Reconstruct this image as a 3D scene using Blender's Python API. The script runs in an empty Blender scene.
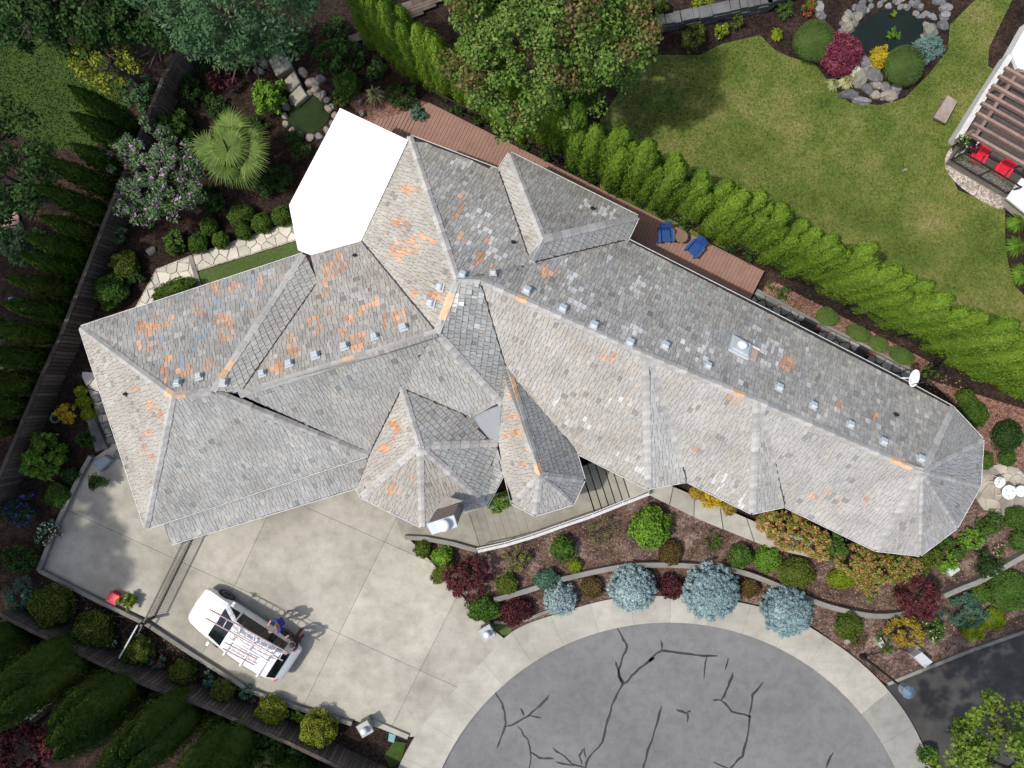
import bpy, bmesh, math, random
import numpy as np
from mathutils import Vector, Matrix
from mathutils.geometry import tessellate_polygon

random.seed(7)
scene = bpy.context.scene
col = scene.collection

# ---------------------------------------------------------------- camera
CAM_H, FPX = 31.2, 779.0          # drone height (m) and focal length (pixels at 1024 wide)
cam_data = bpy.data.cameras.new('camera')
cam = bpy.data.objects.new('camera', cam_data)
col.objects.link(cam)
cam.location = (0, 0, CAM_H)
cam.rotation_euler = (0, 0, 0)
cam_data.sensor_width = 36.0
cam_data.lens = 36.0 * FPX / 1024.0
cam_data.clip_start = 0.5
cam_data.clip_end = 5000
scene.camera = cam

# ---------------------------------------------------------------- sky and sun
SUN_EL, SUN_AZ = 62.0, 11.0        # shadows fall towards +x, 14 degrees to +y
world = bpy.data.worlds.new('World')
scene.world = world
world.use_nodes = True
wn = world.node_tree
bg = wn.nodes['Background']
sky = wn.nodes.new('ShaderNodeTexSky')
sky.sky_type = 'NISHITA'
sky.sun_disc = False
sky.sun_elevation = math.radians(SUN_EL)
sky.sun_rotation = math.radians(270 - SUN_AZ)
wn.links.new(sky.outputs[0], bg.inputs[0])
sky.dust_density = 3.0
sky.ozone_density = 0.6
bg.inputs[1].default_value = 0.15
sun_data = bpy.data.lights.new('sun', 'SUN')
sun_data.energy = 2.65
sun_data.angle = math.radians(1.3)
sun_data.color = (1.0, 0.955, 0.885)
sun = bpy.data.objects.new('sun', sun_data)
col.objects.link(sun)
az, el = math.radians(SUN_AZ), math.radians(SUN_EL)
ldir = Vector((math.cos(az) * math.cos(el), math.sin(az) * math.cos(el), -math.sin(el)))
sun.rotation_euler = ldir.to_track_quat('-Z', 'Y').to_euler()
sun.location = (-20, -5, 40)

scene.view_settings.view_transform = 'Standard'
scene.view_settings.look = 'None'
scene.view_settings.exposure = 0.33
scene.view_settings.gamma = 1.0
scene.cycles.max_bounces = 6
scene.cycles.transparent_max_bounces = 6

# ---------------------------------------------------------------- helpers
def G(px, py, z=0.0):
    """photo position of a point that stands z metres above the ground -> plan position"""
    k = (CAM_H - z) / FPX
    return Vector(((px - 512) * k, (384 - py) * k, z))

def GP(pts, z=0.0):
    return [G(p[0], p[1], z) for p in pts]

def tag(o, label=None, cat=None, group=None, kind=None):
    if label: o['label'] = label
    if cat: o['category'] = cat
    if group: o['group'] = group
    if kind: o['kind'] = kind
    return o

def empty(name, loc=(0, 0, 0), rz=0.0):
    o = bpy.data.objects.new(name, None)
    col.objects.link(o)
    o.location = loc
    o.rotation_euler = (0, 0, rz)
    o.empty_display_size = 0.2
    return o

def link(name, me, parent=None, loc=None, rz=None):
    o = bpy.data.objects.new(name, me)
    col.objects.link(o)
    if parent is not None: o.parent = parent
    if loc is not None: o.location = loc
    if rz is not None: o.rotation_euler = (0, 0, rz)
    return o

def copy_tree(o, parent=None):
    c = o.copy()
    col.objects.link(c)
    c.parent = parent
    for ch in list(o.children):
        copy_tree(ch, c)
    return c

class MB:
    def __init__(self):
        self.v, self.f, self.mi, self.cols = [], [], [], []
    def add(self, verts, faces, mi=0, colr=None):
        b = len(self.v)
        self.v.extend([tuple(p) for p in verts])
        for f in faces:
            self.f.append(tuple(b + i for i in f)); self.mi.append(mi); self.cols.append(colr)
        return self
    def box(self, c, s, rz=0.0, mi=0, tilt=None, colr=None):
        hx, hy, hz = s[0] / 2, s[1] / 2, s[2] / 2
        M = Matrix.Rotation(rz, 3, 'Z')
        if tilt is not None: M = M @ tilt
        vs = []
        for z in (-hz, hz):
            for x, y in ((-hx, -hy), (hx, -hy), (hx, hy), (-hx, hy)):
                vs.append(M @ Vector((x, y, z)) + Vector(c))
        return self.add(vs, [(3, 2, 1, 0), (4, 5, 6, 7), (0, 1, 5, 4), (1, 2, 6, 5), (2, 3, 7, 6), (3, 0, 4, 7)], mi, colr)
    def bar(self, p, q, w, h, mi=0):
        p, q = Vector(p), Vector(q)
        d = (q - p)
        L = d.length
        d.normalize()
        up = Vector((0, 0, 1)) if abs(d.z) < 0.95 else Vector((1, 0, 0))
        s = d.cross(up).normalized(); u = s.cross(d).normalized()
        vs = []
        for e in (p, q):
            for a, b in ((-1, -1), (1, -1), (1, 1), (-1, 1)):
                vs.append(e + s * a * w / 2 + u * b * h / 2)
        return self.add(vs, [(3, 2, 1, 0), (4, 5, 6, 7), (0, 1, 5, 4), (1, 2, 6, 5), (2, 3, 7, 6), (3, 0, 4, 7)], mi)
    def tube(self, pts, radii, n=8, mi=0, cap=True):
        pts = [Vector(p) for p in pts]
        rings = []
        for i, p in enumerate(pts):
            a = pts[max(i - 1, 0)]; b = pts[min(i + 1, len(pts) - 1)]
            d = (b - a).normalized()
            up = Vector((0, 0, 1)) if abs(d.z) < 0.9 else Vector((1, 0, 0))
            s = d.cross(up).normalized(); u = s.cross(d).normalized()
            r = radii[i] if hasattr(radii, '__len__') else radii
            rings.append([p + (s * math.cos(t) + u * math.sin(t)) * r for t in [2 * math.pi * k / n for k in range(n)]])
        vs = [v for r in rings for v in r]
        fs = []
        for i in range(len(pts) - 1):
            for k in range(n):
                k2 = (k + 1) % n
                fs.append((i * n + k, i * n + k2, (i + 1) * n + k2, (i + 1) * n + k))
        if cap:
            fs.append(tuple(range(n - 1, -1, -1)))
            fs.append(tuple((len(pts) - 1) * n + k for k in range(n)))
        return self.add(vs, fs, mi)
    def lathe(self, prof, c=(0, 0, 0), n=16, mi=0):
        """prof: list of (r, z)"""
        c = Vector(c)
        vs, fs = [], []
        for r, z in prof:
            for k in range(n):
                t = 2 * math.pi * k / n
                vs.append(c + Vector((r * math.cos(t), r * math.sin(t), z)))
        for i in range(len(prof) - 1):
            for k in range(n):
                k2 = (k + 1) % n
                fs.append((i * n + k, i * n + k2, (i + 1) * n + k2, (i + 1) * n + k))
        fs.append(tuple(range(n - 1, -1, -1)))
        fs.append(tuple((len(prof) - 1) * n + k for k in range(n)))
        return self.add(vs, fs, mi)
    def prism(self, pts, z0, z1, mi=0, bev=0.0):
        pts = ccw([(p[0], p[1]) for p in pts])
        n = len(pts)
        if bev > 0:
            cx = sum(p[0] for p in pts) / n; cy = sum(p[1] for p in pts) / n
            top = []
            for p in pts:
                d = math.hypot(p[0] - cx, p[1] - cy) or 1
                k = max(0.5, 1 - bev / d)
                top.append((cx + (p[0] - cx) * k, cy + (p[1] - cy) * k))
            rings = [(pts, z0), (pts, z1 - bev * 0.8), (top, z1)]
        else:
            rings = [(pts, z0), (pts, z1)]
        vs = [(p[0], p[1], z) for r, z in rings for p in r]
        fs = []
        for i in range(len(rings) - 1):
            for k in range(n):
                k2 = (k + 1) % n
                fs.append((i * n + k, i * n + k2, (i + 1) * n + k2, (i + 1) * n + k))
        b = (len(rings) - 1) * n
        if n <= 4:
            fs.append(tuple(b + k for k in range(n)))
        else:
            tr = tessellate_polygon([[Vector((p[0], p[1], 0)) for p in rings[-1][0]]])
            for t in tr:
                a = [rings[-1][0][i] for i in t]
                ar = (a[1][0] - a[0][0]) * (a[2][1] - a[0][1]) - (a[2][0] - a[0][0]) * (a[1][1] - a[0][1])
                t = t if ar > 0 else t[::-1]
                fs.append(tuple(b + i for i in t))
        return self.add(vs, fs, mi)
    def mesh(self, name, mats, smooth=False):
        me = bpy.data.meshes.new(name)
        me.from_pydata(self.v, [], self.f)
        if not isinstance(mats, (list, tuple)): mats = [mats]
        for m in mats: me.materials.append(m)
        me.polygons.foreach_set('material_index', self.mi)
        if smooth: me.polygons.foreach_set('use_smooth', [True] * len(self.f))
        if any(c is not None for c in self.cols):
            at = me.color_attributes.new('tint', 'FLOAT_COLOR', 'CORNER')
            arr = []
            for p, c in zip(me.polygons, self.cols):
                c = c or (1, 1, 1)
                arr.extend([c[0], c[1], c[2], 1.0] * p.loop_total)
            at.data.foreach_set('color', arr)
        me.update()
        return me
    def build(self, name, mats, parent=None, smooth=False, loc=None, rz=None):
        return link(name, self.mesh(name, mats, smooth), parent, loc, rz)

def area2(p):
    return sum(p[i][0] * p[(i + 1) % len(p)][1] - p[(i + 1) % len(p)][0] * p[i][1] for i in range(len(p))) / 2
def ccw(p):
    return list(p) if area2(p) > 0 else list(p)[::-1]
def clip_half(poly, a, b, c):
    """keep a*x+b*y<=c"""
    out = []
    n = len(poly)
    for i in range(n):
        p, q = poly[i], poly[(i + 1) % n]
        dp, dq = a * p[0] + b * p[1] - c, a * q[0] + b * q[1] - c
        if dp <= 0: out.append(p)
        if (dp < 0 < dq) or (dq < 0 < dp):
            t = dp / (dp - dq)
            out.append((p[0] + (q[0] - p[0]) * t, p[1] + (q[1] - p[1]) * t))
    return out
def inside(pt, poly):
    x, y = pt; r = False
    n = len(poly)
    for i in range(n):
        x1, y1 = poly[i][0], poly[i][1]; x2, y2 = poly[(i + 1) % n][0], poly[(i + 1) % n][1]
        if (y1 > y) != (y2 > y) and x < (x2 - x1) * (y - y1) / (y2 - y1) + x1: r = not r
    return r
def voronoi(poly, spacing, rnd, gap=0.03):
    """irregular stones filling poly"""
    xs = [p[0] for p in poly]; ys = [p[1] for p in poly]
    pts = []
    y = min(ys)
    row = 0
    while y < max(ys) + spacing:
        x = min(xs) + (row % 2) * spacing / 2
        while x < max(xs) + spacing:
            q = (x + rnd.uniform(-.38, .38) * spacing, y + rnd.uniform(-.38, .38) * spacing)
            pts.append(q)
            x += spacing
        y += spacing * 0.87; row += 1
    pts = [p for p in pts if inside(p, poly) or min(math.hypot(p[0] - a, p[1] - b) for a, b in zip(xs, ys)) < spacing]
    cells = []
    for p in pts:
        c = [(q[0], q[1]) for q in poly]
        for q in pts:
            if q is p: continue
            dx, dy = q[0] - p[0], q[1] - p[1]
            L = math.hypot(dx, dy)
            if L > spacing * 3.2 or L == 0: continue
            nx, ny = dx / L, dy / L
            c = clip_half(c, nx, ny, nx * (p[0] + q[0]) / 2 + ny * (p[1] + q[1]) / 2 - gap / 2)
            if len(c) < 3: break
        if len(c) >= 3 and abs(area2(c)) > 0.15 * spacing * spacing:
            cells.append(c)
    return cells

# ---------------------------------------------------------------- materials
def node_mat(name):
    m = bpy.data.materials.new(name)
    m.use_nodes = True
    nt = m.node_tree
    p = nt.nodes['Principled BSDF']
    return m, nt, p
def ramp(nt, stops):
    r = nt.nodes.new('ShaderNodeValToRGB')
    el_ = r.color_ramp.elements
    while len(el_) > 1: el_.remove(el_[-1])
    el_[0].position = stops[0][0]; el_[0].color = (*stops[0][1], 1)
    for pos, c in stops[1:]:
        e = el_.new(pos); e.color = (*c, 1)
    return r
def noise(nt, scale, detail=4, rough=0.6, coord='Object', stretch=None, rot=0.0):
    tc = nt.nodes.new('ShaderNodeTexCoord')
    src = tc.outputs[coord]
    if stretch or rot:
        mp = nt.nodes.new('ShaderNodeMapping')
        mp.inputs['Scale'].default_value = stretch or (1, 1, 1)
        mp.inputs['Rotation'].default_value = (0, 0, rot)
        nt.links.new(src, mp.inputs[0]); src = mp.outputs[0]
    n = nt.nodes.new('ShaderNodeTexNoise')
    n.inputs['Scale'].default_value = scale
    n.inputs['Detail'].default_value = detail
    n.inputs['Roughness'].default_value = rough
    nt.links.new(src, n.inputs['Vector'])
    return n
def mixc(nt, a, b, fac, mode='MIX'):
    m = nt.nodes.new('ShaderNodeMix'); m.data_type = 'RGBA'; m.blend_type = mode
    for s, v in ((m.inputs[6], a), (m.inputs[7], b)):
        if hasattr(v, 'is_output'): nt.links.new(v, s)
        else: s.default_value = (*v, 1)
    if hasattr(fac, 'is_output'): nt.links.new(fac, m.inputs[0])
    else: m.inputs[0].default_value = fac
    return m.outputs[2]
def bump(nt, p, h, dist=0.02, strength=0.6):
    b = nt.nodes.new('ShaderNodeBump')
    b.inputs['Distance'].default_value = dist
    b.inputs['Strength'].default_value = strength
    nt.links.new(h, b.inputs['Height'])
    nt.links.new(b.outputs[0], p.inputs['Normal'])

def plain(name, c, rough=0.6, metal=0.0, var=0.12, scale=6.0, spec=0.4):
    m, nt, p = node_mat(name)
    n = noise(nt, scale, 5, 0.65)
    r = ramp(nt, [(0.3, tuple(x * (1 - var) for x in c)), (0.7, tuple(min(1, x * (1 + var)) for x in c))])
    nt.links.new(n.outputs['Fac'], r.inputs[0])
    nt.links.new(r.outputs[0], p.inputs['Base Color'])
    p.inputs['Roughness'].default_value = rough
    p.inputs['Metallic'].default_value = metal
    p.inputs['Specular IOR Level'].default_value = spec
    return m

def leaf_mat(name, cols, trans=0.22, rough=0.6, patch=0.0):
    m, nt, p = node_mat(name)
    g = nt.nodes.new('ShaderNodeNewGeometry')
    k = len(cols)
    r = ramp(nt, [(i / max(1, k - 1), c) for i, c in enumerate(cols)] if k < 4 else [(i / k, c) for i, c in enumerate(cols)])
    if k >= 4: r.color_ramp.interpolation = 'CONSTANT'
    nt.links.new(g.outputs['Random Per Island'], r.inputs[0])
    base = r.outputs[0]
    n = noise(nt, 1.6, 3, 0.6)
    rr = ramp(nt, [(0.3, (0.72, 0.72, 0.72)), (0.7, (1.2, 1.2, 1.2))])
    nt.links.new(n.outputs['Fac'], rr.inputs[0])
    base = mixc(nt, base, rr.outputs[0], 1.0, 'MULTIPLY')
    oi = nt.nodes.new('ShaderNodeObjectInfo')
    r3 = ramp(nt, [(0.0, (0.82, 0.86, 0.82)), (1.0, (1.16, 1.1, 1.02))])
    nt.links.new(oi.outputs['Random'], r3.inputs[0])
    base = mixc(nt, base, r3.outputs[0], 1.0, 'MULTIPLY')
    nt.links.new(base, p.inputs['Base Color'])
    p.inputs['Roughness'].default_value = rough
    p.inputs['Specular IOR Level'].default_value = 0.06
    t = nt.nodes.new('ShaderNodeBsdfTranslucent')
    nt.links.new(base, t.inputs[0])
    mx = nt.nodes.new('ShaderNodeMixShader')
    mx.inputs[0].default_value = trans
    out = nt.nodes['Material Output']
    nt.links.new(p.outputs[0], mx.inputs[1]); nt.links.new(t.outputs[0], mx.inputs[2])
    nt.links.new(mx.outputs[0], out.inputs['Surface'])
    return m

def concrete(name, c, c2, stain=0.5, sc=0.35, rough=0.85, streak=0.3):
    m, nt, p = node_mat(name)
    n1 = noise(nt, sc, 6, 0.62)
    r1 = ramp(nt, [(0.32, c2), (0.62, c)])
    nt.links.new(n1.outputs['Fac'], r1.inputs[0])
    n2 = noise(nt, 2.2, 6, 0.7)
    r2 = ramp(nt, [(0.3, (0.80, 0.80, 0.79)), (0.55, (1, 1, 1)), (0.75, (1.08, 1.08, 1.07))])
    nt.links.new(n2.outputs['Fac'], r2.inputs[0])
    n3 = noise(nt, 45, 3, 0.7)
    r3 = ramp(nt, [(0.3, (0.88, 0.88, 0.88)), (0.7, (1.08, 1.08, 1.08))])
    nt.links.new(n3.outputs['Fac'], r3.inputs[0])
    b = mixc(nt, r1.outputs[0], r2.outputs[0], stain, 'MULTIPLY')
    b = mixc(nt, b, r3.outputs[0], 0.8, 'MULTIPLY')
    n4 = noise(nt, 0.9, 2, 0.5, stretch=(1, 5, 1), rot=0.5)
    r4 = ramp(nt, [(0.38, (0.86, 0.855, 0.84)), (0.55, (1, 1, 1))])
    nt.links.new(n4.outputs['Fac'], r4.inputs[0])
    b = mixc(nt, b, r4.outputs[0], streak, 'MULTIPLY')
    oi = nt.nodes.new('ShaderNodeObjectInfo')
    r5 = ramp(nt, [(0.0, (0.90, 0.90, 0.895)), (1.0, (1.06, 1.06, 1.05))])
    nt.links.new(oi.outputs['Random'], r5.inputs[0])
    b = mixc(nt, b, r5.outputs[0], 1.0, 'MULTIPLY')
    nt.links.new(b, p.inputs['Base Color'])
    p.inputs['Roughness'].default_value = rough
    p.inputs['Specular IOR Level'].default_value = 0.25
    bump(nt, p, n3.outputs['Fac'], 0.004, 0.4)
    return m

def mulch(name, stops, speck=(0.42, 0.36, 0.32), amt=0.35):
    m, nt, p = node_mat(name)
    n1 = noise(nt, 0.8, 6, 0.7)
    r1 = ramp(nt, stops)
    nt.links.new(n1.outputs['Fac'], r1.inputs[0])
    tc = nt.nodes.new('ShaderNodeTexCoord')
    vo = nt.nodes.new('ShaderNodeTexVoronoi')
    vo.inputs['Scale'].default_value = 16
    nt.links.new(tc.outputs['Object'], vo.inputs['Vector'])
    r2 = ramp(nt, [(0.0, (0.45, 0.43, 0.42)), (0.5, (0.95, 0.92, 0.9)), (1.0, (1.7, 1.6, 1.5))])
    sp = nt.nodes.new('ShaderNodeSeparateColor')
    nt.links.new(vo.outputs['Color'], sp.inputs[0])
    nt.links.new(sp.outputs[0], r2.inputs[0])
    b = mixc(nt, r1.outputs[0], r2.outputs[0], 0.85, 'MULTIPLY')
    n3 = noise(nt, 22, 4, 0.7)
    r3 = ramp(nt, [(0.60, (0, 0, 0)), (0.72, (1, 1, 1))])
    nt.links.new(n3.outputs['Fac'], r3.inputs[0])
    bw = nt.nodes.new('ShaderNodeMath'); bw.operation = 'MULTIPLY'
    nt.links.new(r3.outputs[0], bw.inputs[0]); bw.inputs[1].default_value = amt
    b = mixc(nt, b, speck, bw.outputs[0])
    nt.links.new(b, p.inputs['Base Color'])
    p.inputs['Roughness'].default_value = 0.95
    p.inputs['Specular IOR Level'].default_value = 0.1
    bump(nt, p, vo.outputs['Distance'], 0.05, 0.8)
    return m

M = {}
M['ground'] = mulch('shade_toned_mulch', [(0.3, (0.014, 0.010, 0.008)), (0.55, (0.034, 0.023, 0.018)), (0.75, (0.072, 0.046, 0.036))], amt=.2)  # mulch browns lowered so the colour carries the left garden's shade
M['bed'] = mulch('front_mulch', [(0.32, (0.045, 0.029, 0.024)), (0.5, (0.115, 0.076, 0.062)), (0.68, (0.24, 0.18, 0.15))], amt=0.45)
M['bed_red'] = mulch('red_mulch', [(0.3, (0.12, 0.065, 0.05)), (0.55, (0.22, 0.125, 0.098)), (0.75, (0.30, 0.20, 0.16))], amt=0.3)
M['concrete'] = concrete('driveway_concrete', (0.425, 0.405, 0.345), (0.295, 0.28, 0.235), stain=1.0, streak=0.2)
M['sidewalk'] = concrete('sidewalk_concrete', (0.41, 0.395, 0.348), (0.31, 0.298, 0.258), stain=0.8, sc=0.6)
M['walk'] = concrete('walk_concrete', (0.30, 0.29, 0.245), (0.22, 0.21, 0.175), stain=0.9, sc=0.8)
M['kerb'] = concrete('kerb_concrete', (0.27, 0.26, 0.235), (0.17, 0.165, 0.15), stain=0.9, sc=0.9)
M['joint'] = plain('joint_filler', (0.17, 0.16, 0.14), 0.9)
M['asphalt'] = concrete('road_asphalt', (0.195, 0.195, 0.195), (0.150, 0.150, 0.150), stain=1.0, sc=0.25, rough=0.8, streak=0.0)
M['asphalt_shaded'] = concrete('drive_asphalt', (0.075, 0.072, 0.068), (0.038, 0.037, 0.036), stain=0.9, sc=0.4, rough=0.85)  # asphalt greys lowered to deepen the tree's shade on the drive
M['tar'] = plain('tar_seal', (0.026, 0.026, 0.027), 0.55, var=0.4)
M['flag'] = concrete('pale_flagstone', (0.62, 0.60, 0.53), (0.50, 0.485, 0.43), stain=0.7, sc=1.5)
M['slate'] = concrete('slate_flagstone', (0.26, 0.275, 0.285), (0.17, 0.18, 0.185), stain=0.9, sc=1.2)
M['patio'] = concrete('patio_stone', (0.42, 0.39, 0.33), (0.27, 0.25, 0.215), stain=1.0, sc=1.3)
M['rock'] = concrete('grey_rock', (0.22, 0.225, 0.23), (0.12, 0.12, 0.125), stain=1.0, sc=1.4)
M['rock_pale'] = concrete('pale_rock', (0.30, 0.29, 0.24), (0.17, 0.16, 0.13), stain=1.0, sc=1.2)
M['rock_pink'] = concrete('pinkish_rock', (0.36, 0.30, 0.26), (0.22, 0.18, 0.16), stain=1.0, sc=1.2)
M['gravel'] = mulch('pale_gravel', [(0.3, (0.30, 0.27, 0.24)), (0.6, (0.44, 0.40, 0.36))], amt=0.3)
M['white'] = plain('white_paint', (0.80, 0.80, 0.79), 0.35, var=0.03)
M['membrane'] = plain('white_membrane', (0.90, 0.90, 0.90), 0.6, var=0.01)
M['wall'] = plain('cream_siding', (0.42, 0.39, 0.34), 0.8)
M['black'] = plain('black_metal', (0.015, 0.015, 0.016), 0.45)
M['dark'] = plain('dark_rubber', (0.02, 0.02, 0.021), 0.7)
M['steel'] = plain('galvanised_steel', (0.46, 0.50, 0.515), 0.5, metal=0.0, var=0.1)
M['alu'] = plain('aluminium', (0.68, 0.69, 0.70), 0.4, metal=0.4, var=0.05)
M['glass'] = plain('dark_glass', (0.008, 0.012, 0.014), 0.05, var=0.2, spec=0.45)
M['blue'] = plain('blue_paint', (0.014, 0.070, 0.26), 0.5, var=0.15)
M['red'] = plain('red_paint', (0.62, 0.018, 0.045), 0.5, var=0.1)
M['deckwood'] = plain('deck_board', (0.265, 0.155, 0.122), 0.75, var=0.12, scale=3.0)
M['fencewood'] = plain('weathered_fence_board', (0.115, 0.092, 0.075), 0.9, var=0.35, scale=3.0)
M['pergola'] = plain('pergola_timber', (0.24, 0.165, 0.135), 0.8, var=0.2, scale=3.0)
M['bark'] = plain('bark', (0.075, 0.055, 0.042), 0.95, var=0.35, scale=9.0)
M['water'] = plain('pond_water', (0.008, 0.012, 0.007), 0.05, var=0.2, scale=1.2, spec=0.5)
M['algae'] = plain('algae_water', (0.020, 0.035, 0.010), 0.18, var=0.3, scale=1.5, spec=0.4)
M['brick'] = plain('chimney_masonry', (0.22, 0.175, 0.15), 0.9, var=0.25, scale=14.0)
M['terracotta'] = plain('clay_pot', (0.30, 0.16, 0.10), 0.8)
M['skin'] = plain('skin', (0.46, 0.27, 0.19), 0.6, var=0.05)
M['hair'] = plain('brown_hair', (0.05, 0.032, 0.022), 0.7)
M['fibreglass'] = plain('red_fibreglass', (0.52, 0.36, 0.35), 0.5)

def shake_material():
    m, nt, p = node_mat('cedar_shake')
    a = nt.nodes.new('ShaderNodeVertexColor'); a.layer_name = 'tint'
    n = noise(nt, 9, 4, 0.7)
    r = ramp(nt, [(0.3, (0.80, 0.80, 0.80)), (0.7, (1.16, 1.15, 1.14))])
    nt.links.new(n.outputs['Fac'], r.inputs[0])
    b = mixc(nt, a.outputs['Color'], r.outputs[0], 1.0, 'MULTIPLY')
    n2 = noise(nt, 0.6, 6, 0.72)
    r2 = ramp(nt, [(0.32, (0.78, 0.765, 0.745)), (0.66, (1.07, 1.065, 1.06))])
    nt.links.new(n2.outputs['Fac'], r2.inputs[0])
    b = mixc(nt, b, r2.outputs[0], 1.0, 'MULTIPLY')
    nt.links.new(b, p.inputs['Base Color'])
    p.inputs['Roughness'].default_value = 0.85
    p.inputs['Specular IOR Level'].default_value = 0.2
    n3 = noise(nt, 40, 3, 0.7)
    bump(nt, p, n3.outputs['Fac'], 0.004, 0.5)
    return m
M['shake'] = shake_material()
M['underlay'] = plain('roof_underlay', (0.055, 0.052, 0.05), 0.95)
M['flatroof'] = plain('grey_membrane', (0.30, 0.315, 0.33), 0.7, var=0.06)

def grass_mat(name, stops, sc=0.5):
    m, nt, p = node_mat(name)
    n1 = noise(nt, sc, 6, 0.68)
    r1 = ramp(nt, stops)
    nt.links.new(n1.outputs['Fac'], r1.inputs[0])
    n2 = noise(nt, 9, 5, 0.75)
    r2 = ramp(nt, [(0.3, (0.6, 0.62, 0.55)), (0.7, (1.3, 1.28, 1.25))])
    nt.links.new(n2.outputs['Fac'], r2.inputs[0])
    b = mixc(nt, r1.outputs[0], r2.outputs[0], 0.9, 'MULTIPLY')
    nt.links.new(b, p.inputs['Base Color'])
    p.inputs['Roughness'].default_value = 0.9
    p.inputs['Specular IOR Level'].default_value = 0.12
    bump(nt, p, n2.outputs['Fac'], 0.05, 0.7)
    return m
M['lawn'] = grass_mat('dry_lawn', [(0.30, (0.060, 0.098, 0.018)), (0.46, (0.105, 0.142, 0.030)), (0.60, (0.165, 0.178, 0.052)), (0.75, (0.235, 0.21, 0.095))])
M['lawn_green'] = grass_mat('shade_toned_lawn', [(0.3, (0.030, 0.058, 0.014)), (0.7, (0.058, 0.098, 0.022))])  # greens lowered in place of a tree shadow over the side lawn
M['turf'] = grass_mat('clipped_turf', [(0.3, (0.06, 0.095, 0.028)), (0.7, (0.095, 0.135, 0.042))])

LP = {   # leaf palettes
 'box':    [(0.050, 0.105, 0.018), (0.080, 0.150, 0.026), (0.120, 0.190, 0.040)],
 'hedge':  [(0.125, 0.225, 0.024), (0.170, 0.285, 0.034), (0.225, 0.335, 0.050)],
 'bfly':   [(0.060, 0.140, 0.045), (0.105, 0.205, 0.075), (0.165, 0.270, 0.120)],
 'dome':   [(0.080, 0.140, 0.035), (0.110, 0.175, 0.045), (0.140, 0.205, 0.058)],
 'screen': [(0.026, 0.058, 0.010), (0.045, 0.085, 0.015), (0.075, 0.115, 0.022)],
 'dkhedge':[(0.040, 0.085, 0.012), (0.068, 0.120, 0.018), (0.110, 0.155, 0.026)],
 'green':  [(0.045, 0.105, 0.020), (0.075, 0.150, 0.028), (0.115, 0.190, 0.042)],
 'bright': [(0.090, 0.200, 0.024), (0.140, 0.270, 0.034), (0.200, 0.340, 0.055)],
 'lime':   [(0.130, 0.200, 0.015), (0.200, 0.270, 0.020), (0.270, 0.320, 0.035)],
 'olive':  [(0.062, 0.098, 0.018), (0.100, 0.142, 0.026), (0.160, 0.195, 0.042)],
 'dark':   [(0.022, 0.055, 0.016), (0.040, 0.085, 0.024), (0.065, 0.120, 0.034)],
 'blue':   [(0.170, 0.265, 0.300), (0.270, 0.380, 0.415), (0.380, 0.490, 0.520)],
 'bluegr': [(0.055, 0.130, 0.090), (0.090, 0.180, 0.130), (0.140, 0.240, 0.180)],
 'teal':   [(0.110, 0.200, 0.180), (0.160, 0.270, 0.250), (0.220, 0.330, 0.310)],
 'maroon': [(0.042, 0.014, 0.018), (0.080, 0.024, 0.030), (0.140, 0.045, 0.050)],
 'crimson':[(0.085, 0.014, 0.034), (0.165, 0.032, 0.062), (0.270, 0.085, 0.115)],
 'rust':   [(0.085, 0.060, 0.024), (0.130, 0.080, 0.036), (0.100, 0.110, 0.028), (0.150, 0.090, 0.045)],
 'orange': [(0.130, 0.205, 0.030), (0.480, 0.170, 0.090), (0.210, 0.265, 0.042), (0.540, 0.240, 0.150), (0.240, 0.280, 0.050), (0.150, 0.225, 0.035), (0.560, 0.290, 0.200), (0.280, 0.285, 0.055)],
 'gold':   [(0.220, 0.190, 0.030), (0.360, 0.250, 0.040), (0.280, 0.230, 0.050)],
 'yellow': [(0.380, 0.280, 0.020), (0.520, 0.380, 0.030), (0.600, 0.460, 0.060)],
 'cream':  [(0.360, 0.380, 0.180), (0.500, 0.500, 0.280), (0.280, 0.340, 0.120)],
 'varieg': [(0.090, 0.120, 0.030), (0.220, 0.220, 0.090), (0.110, 0.140, 0.035)],
 'maple':  [(0.070, 0.145, 0.026), (0.105, 0.190, 0.038), (0.150, 0.240, 0.056), (0.090, 0.170, 0.034), (0.190, 0.245, 0.075)],
 'redtip': [(0.110, 0.100, 0.036), (0.170, 0.105, 0.055), (0.095, 0.140, 0.032), (0.210, 0.150, 0.080), (0.080, 0.130, 0.030)],
 'conifer':[(0.060, 0.130, 0.060), (0.090, 0.175, 0.080), (0.130, 0.225, 0.105)],
 'silver': [(0.080, 0.160, 0.065), (0.140, 0.230, 0.110), (0.210, 0.300, 0.170)],
 'palm':   [(0.075, 0.130, 0.030), (0.115, 0.175, 0.042), (0.170, 0.225, 0.070)],
 'ylw_grn':[(0.120, 0.160, 0.018), (0.200, 0.235, 0.030), (0.290, 0.310, 0.055)],
 'orangetree': [(0.080, 0.145, 0.022), (0.120, 0.195, 0.030), (0.180, 0.240, 0.045), (0.130, 0.205, 0.030)],
}
LM = {k: leaf_mat('leaf_' + k, v, trans=(0.1 if k in ('blue', 'maroon', 'crimson') else 0.22)) for k, v in LP.items()}
FM = {k: leaf_mat('petal_' + k, [c, tuple(min(1, x * 1.2) for x in c)], trans=0.1) for k, c in {
    'purple': (0.40, 0.22, 0.42), 'violet': (0.12, 0.09, 0.50), 'white': (0.75, 0.76, 0.74), 'red': (0.62, 0.03, 0.05),
    'pink': (0.62, 0.34, 0.38), 'cream': (0.70, 0.66, 0.48), 'yellow': (0.55, 0.42, 0.04)}.items()}
# ---------------------------------------------------------------- foliage
def unit(a):
    return a / np.maximum(np.linalg.norm(a, axis=1, keepdims=True), 1e-9)

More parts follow.
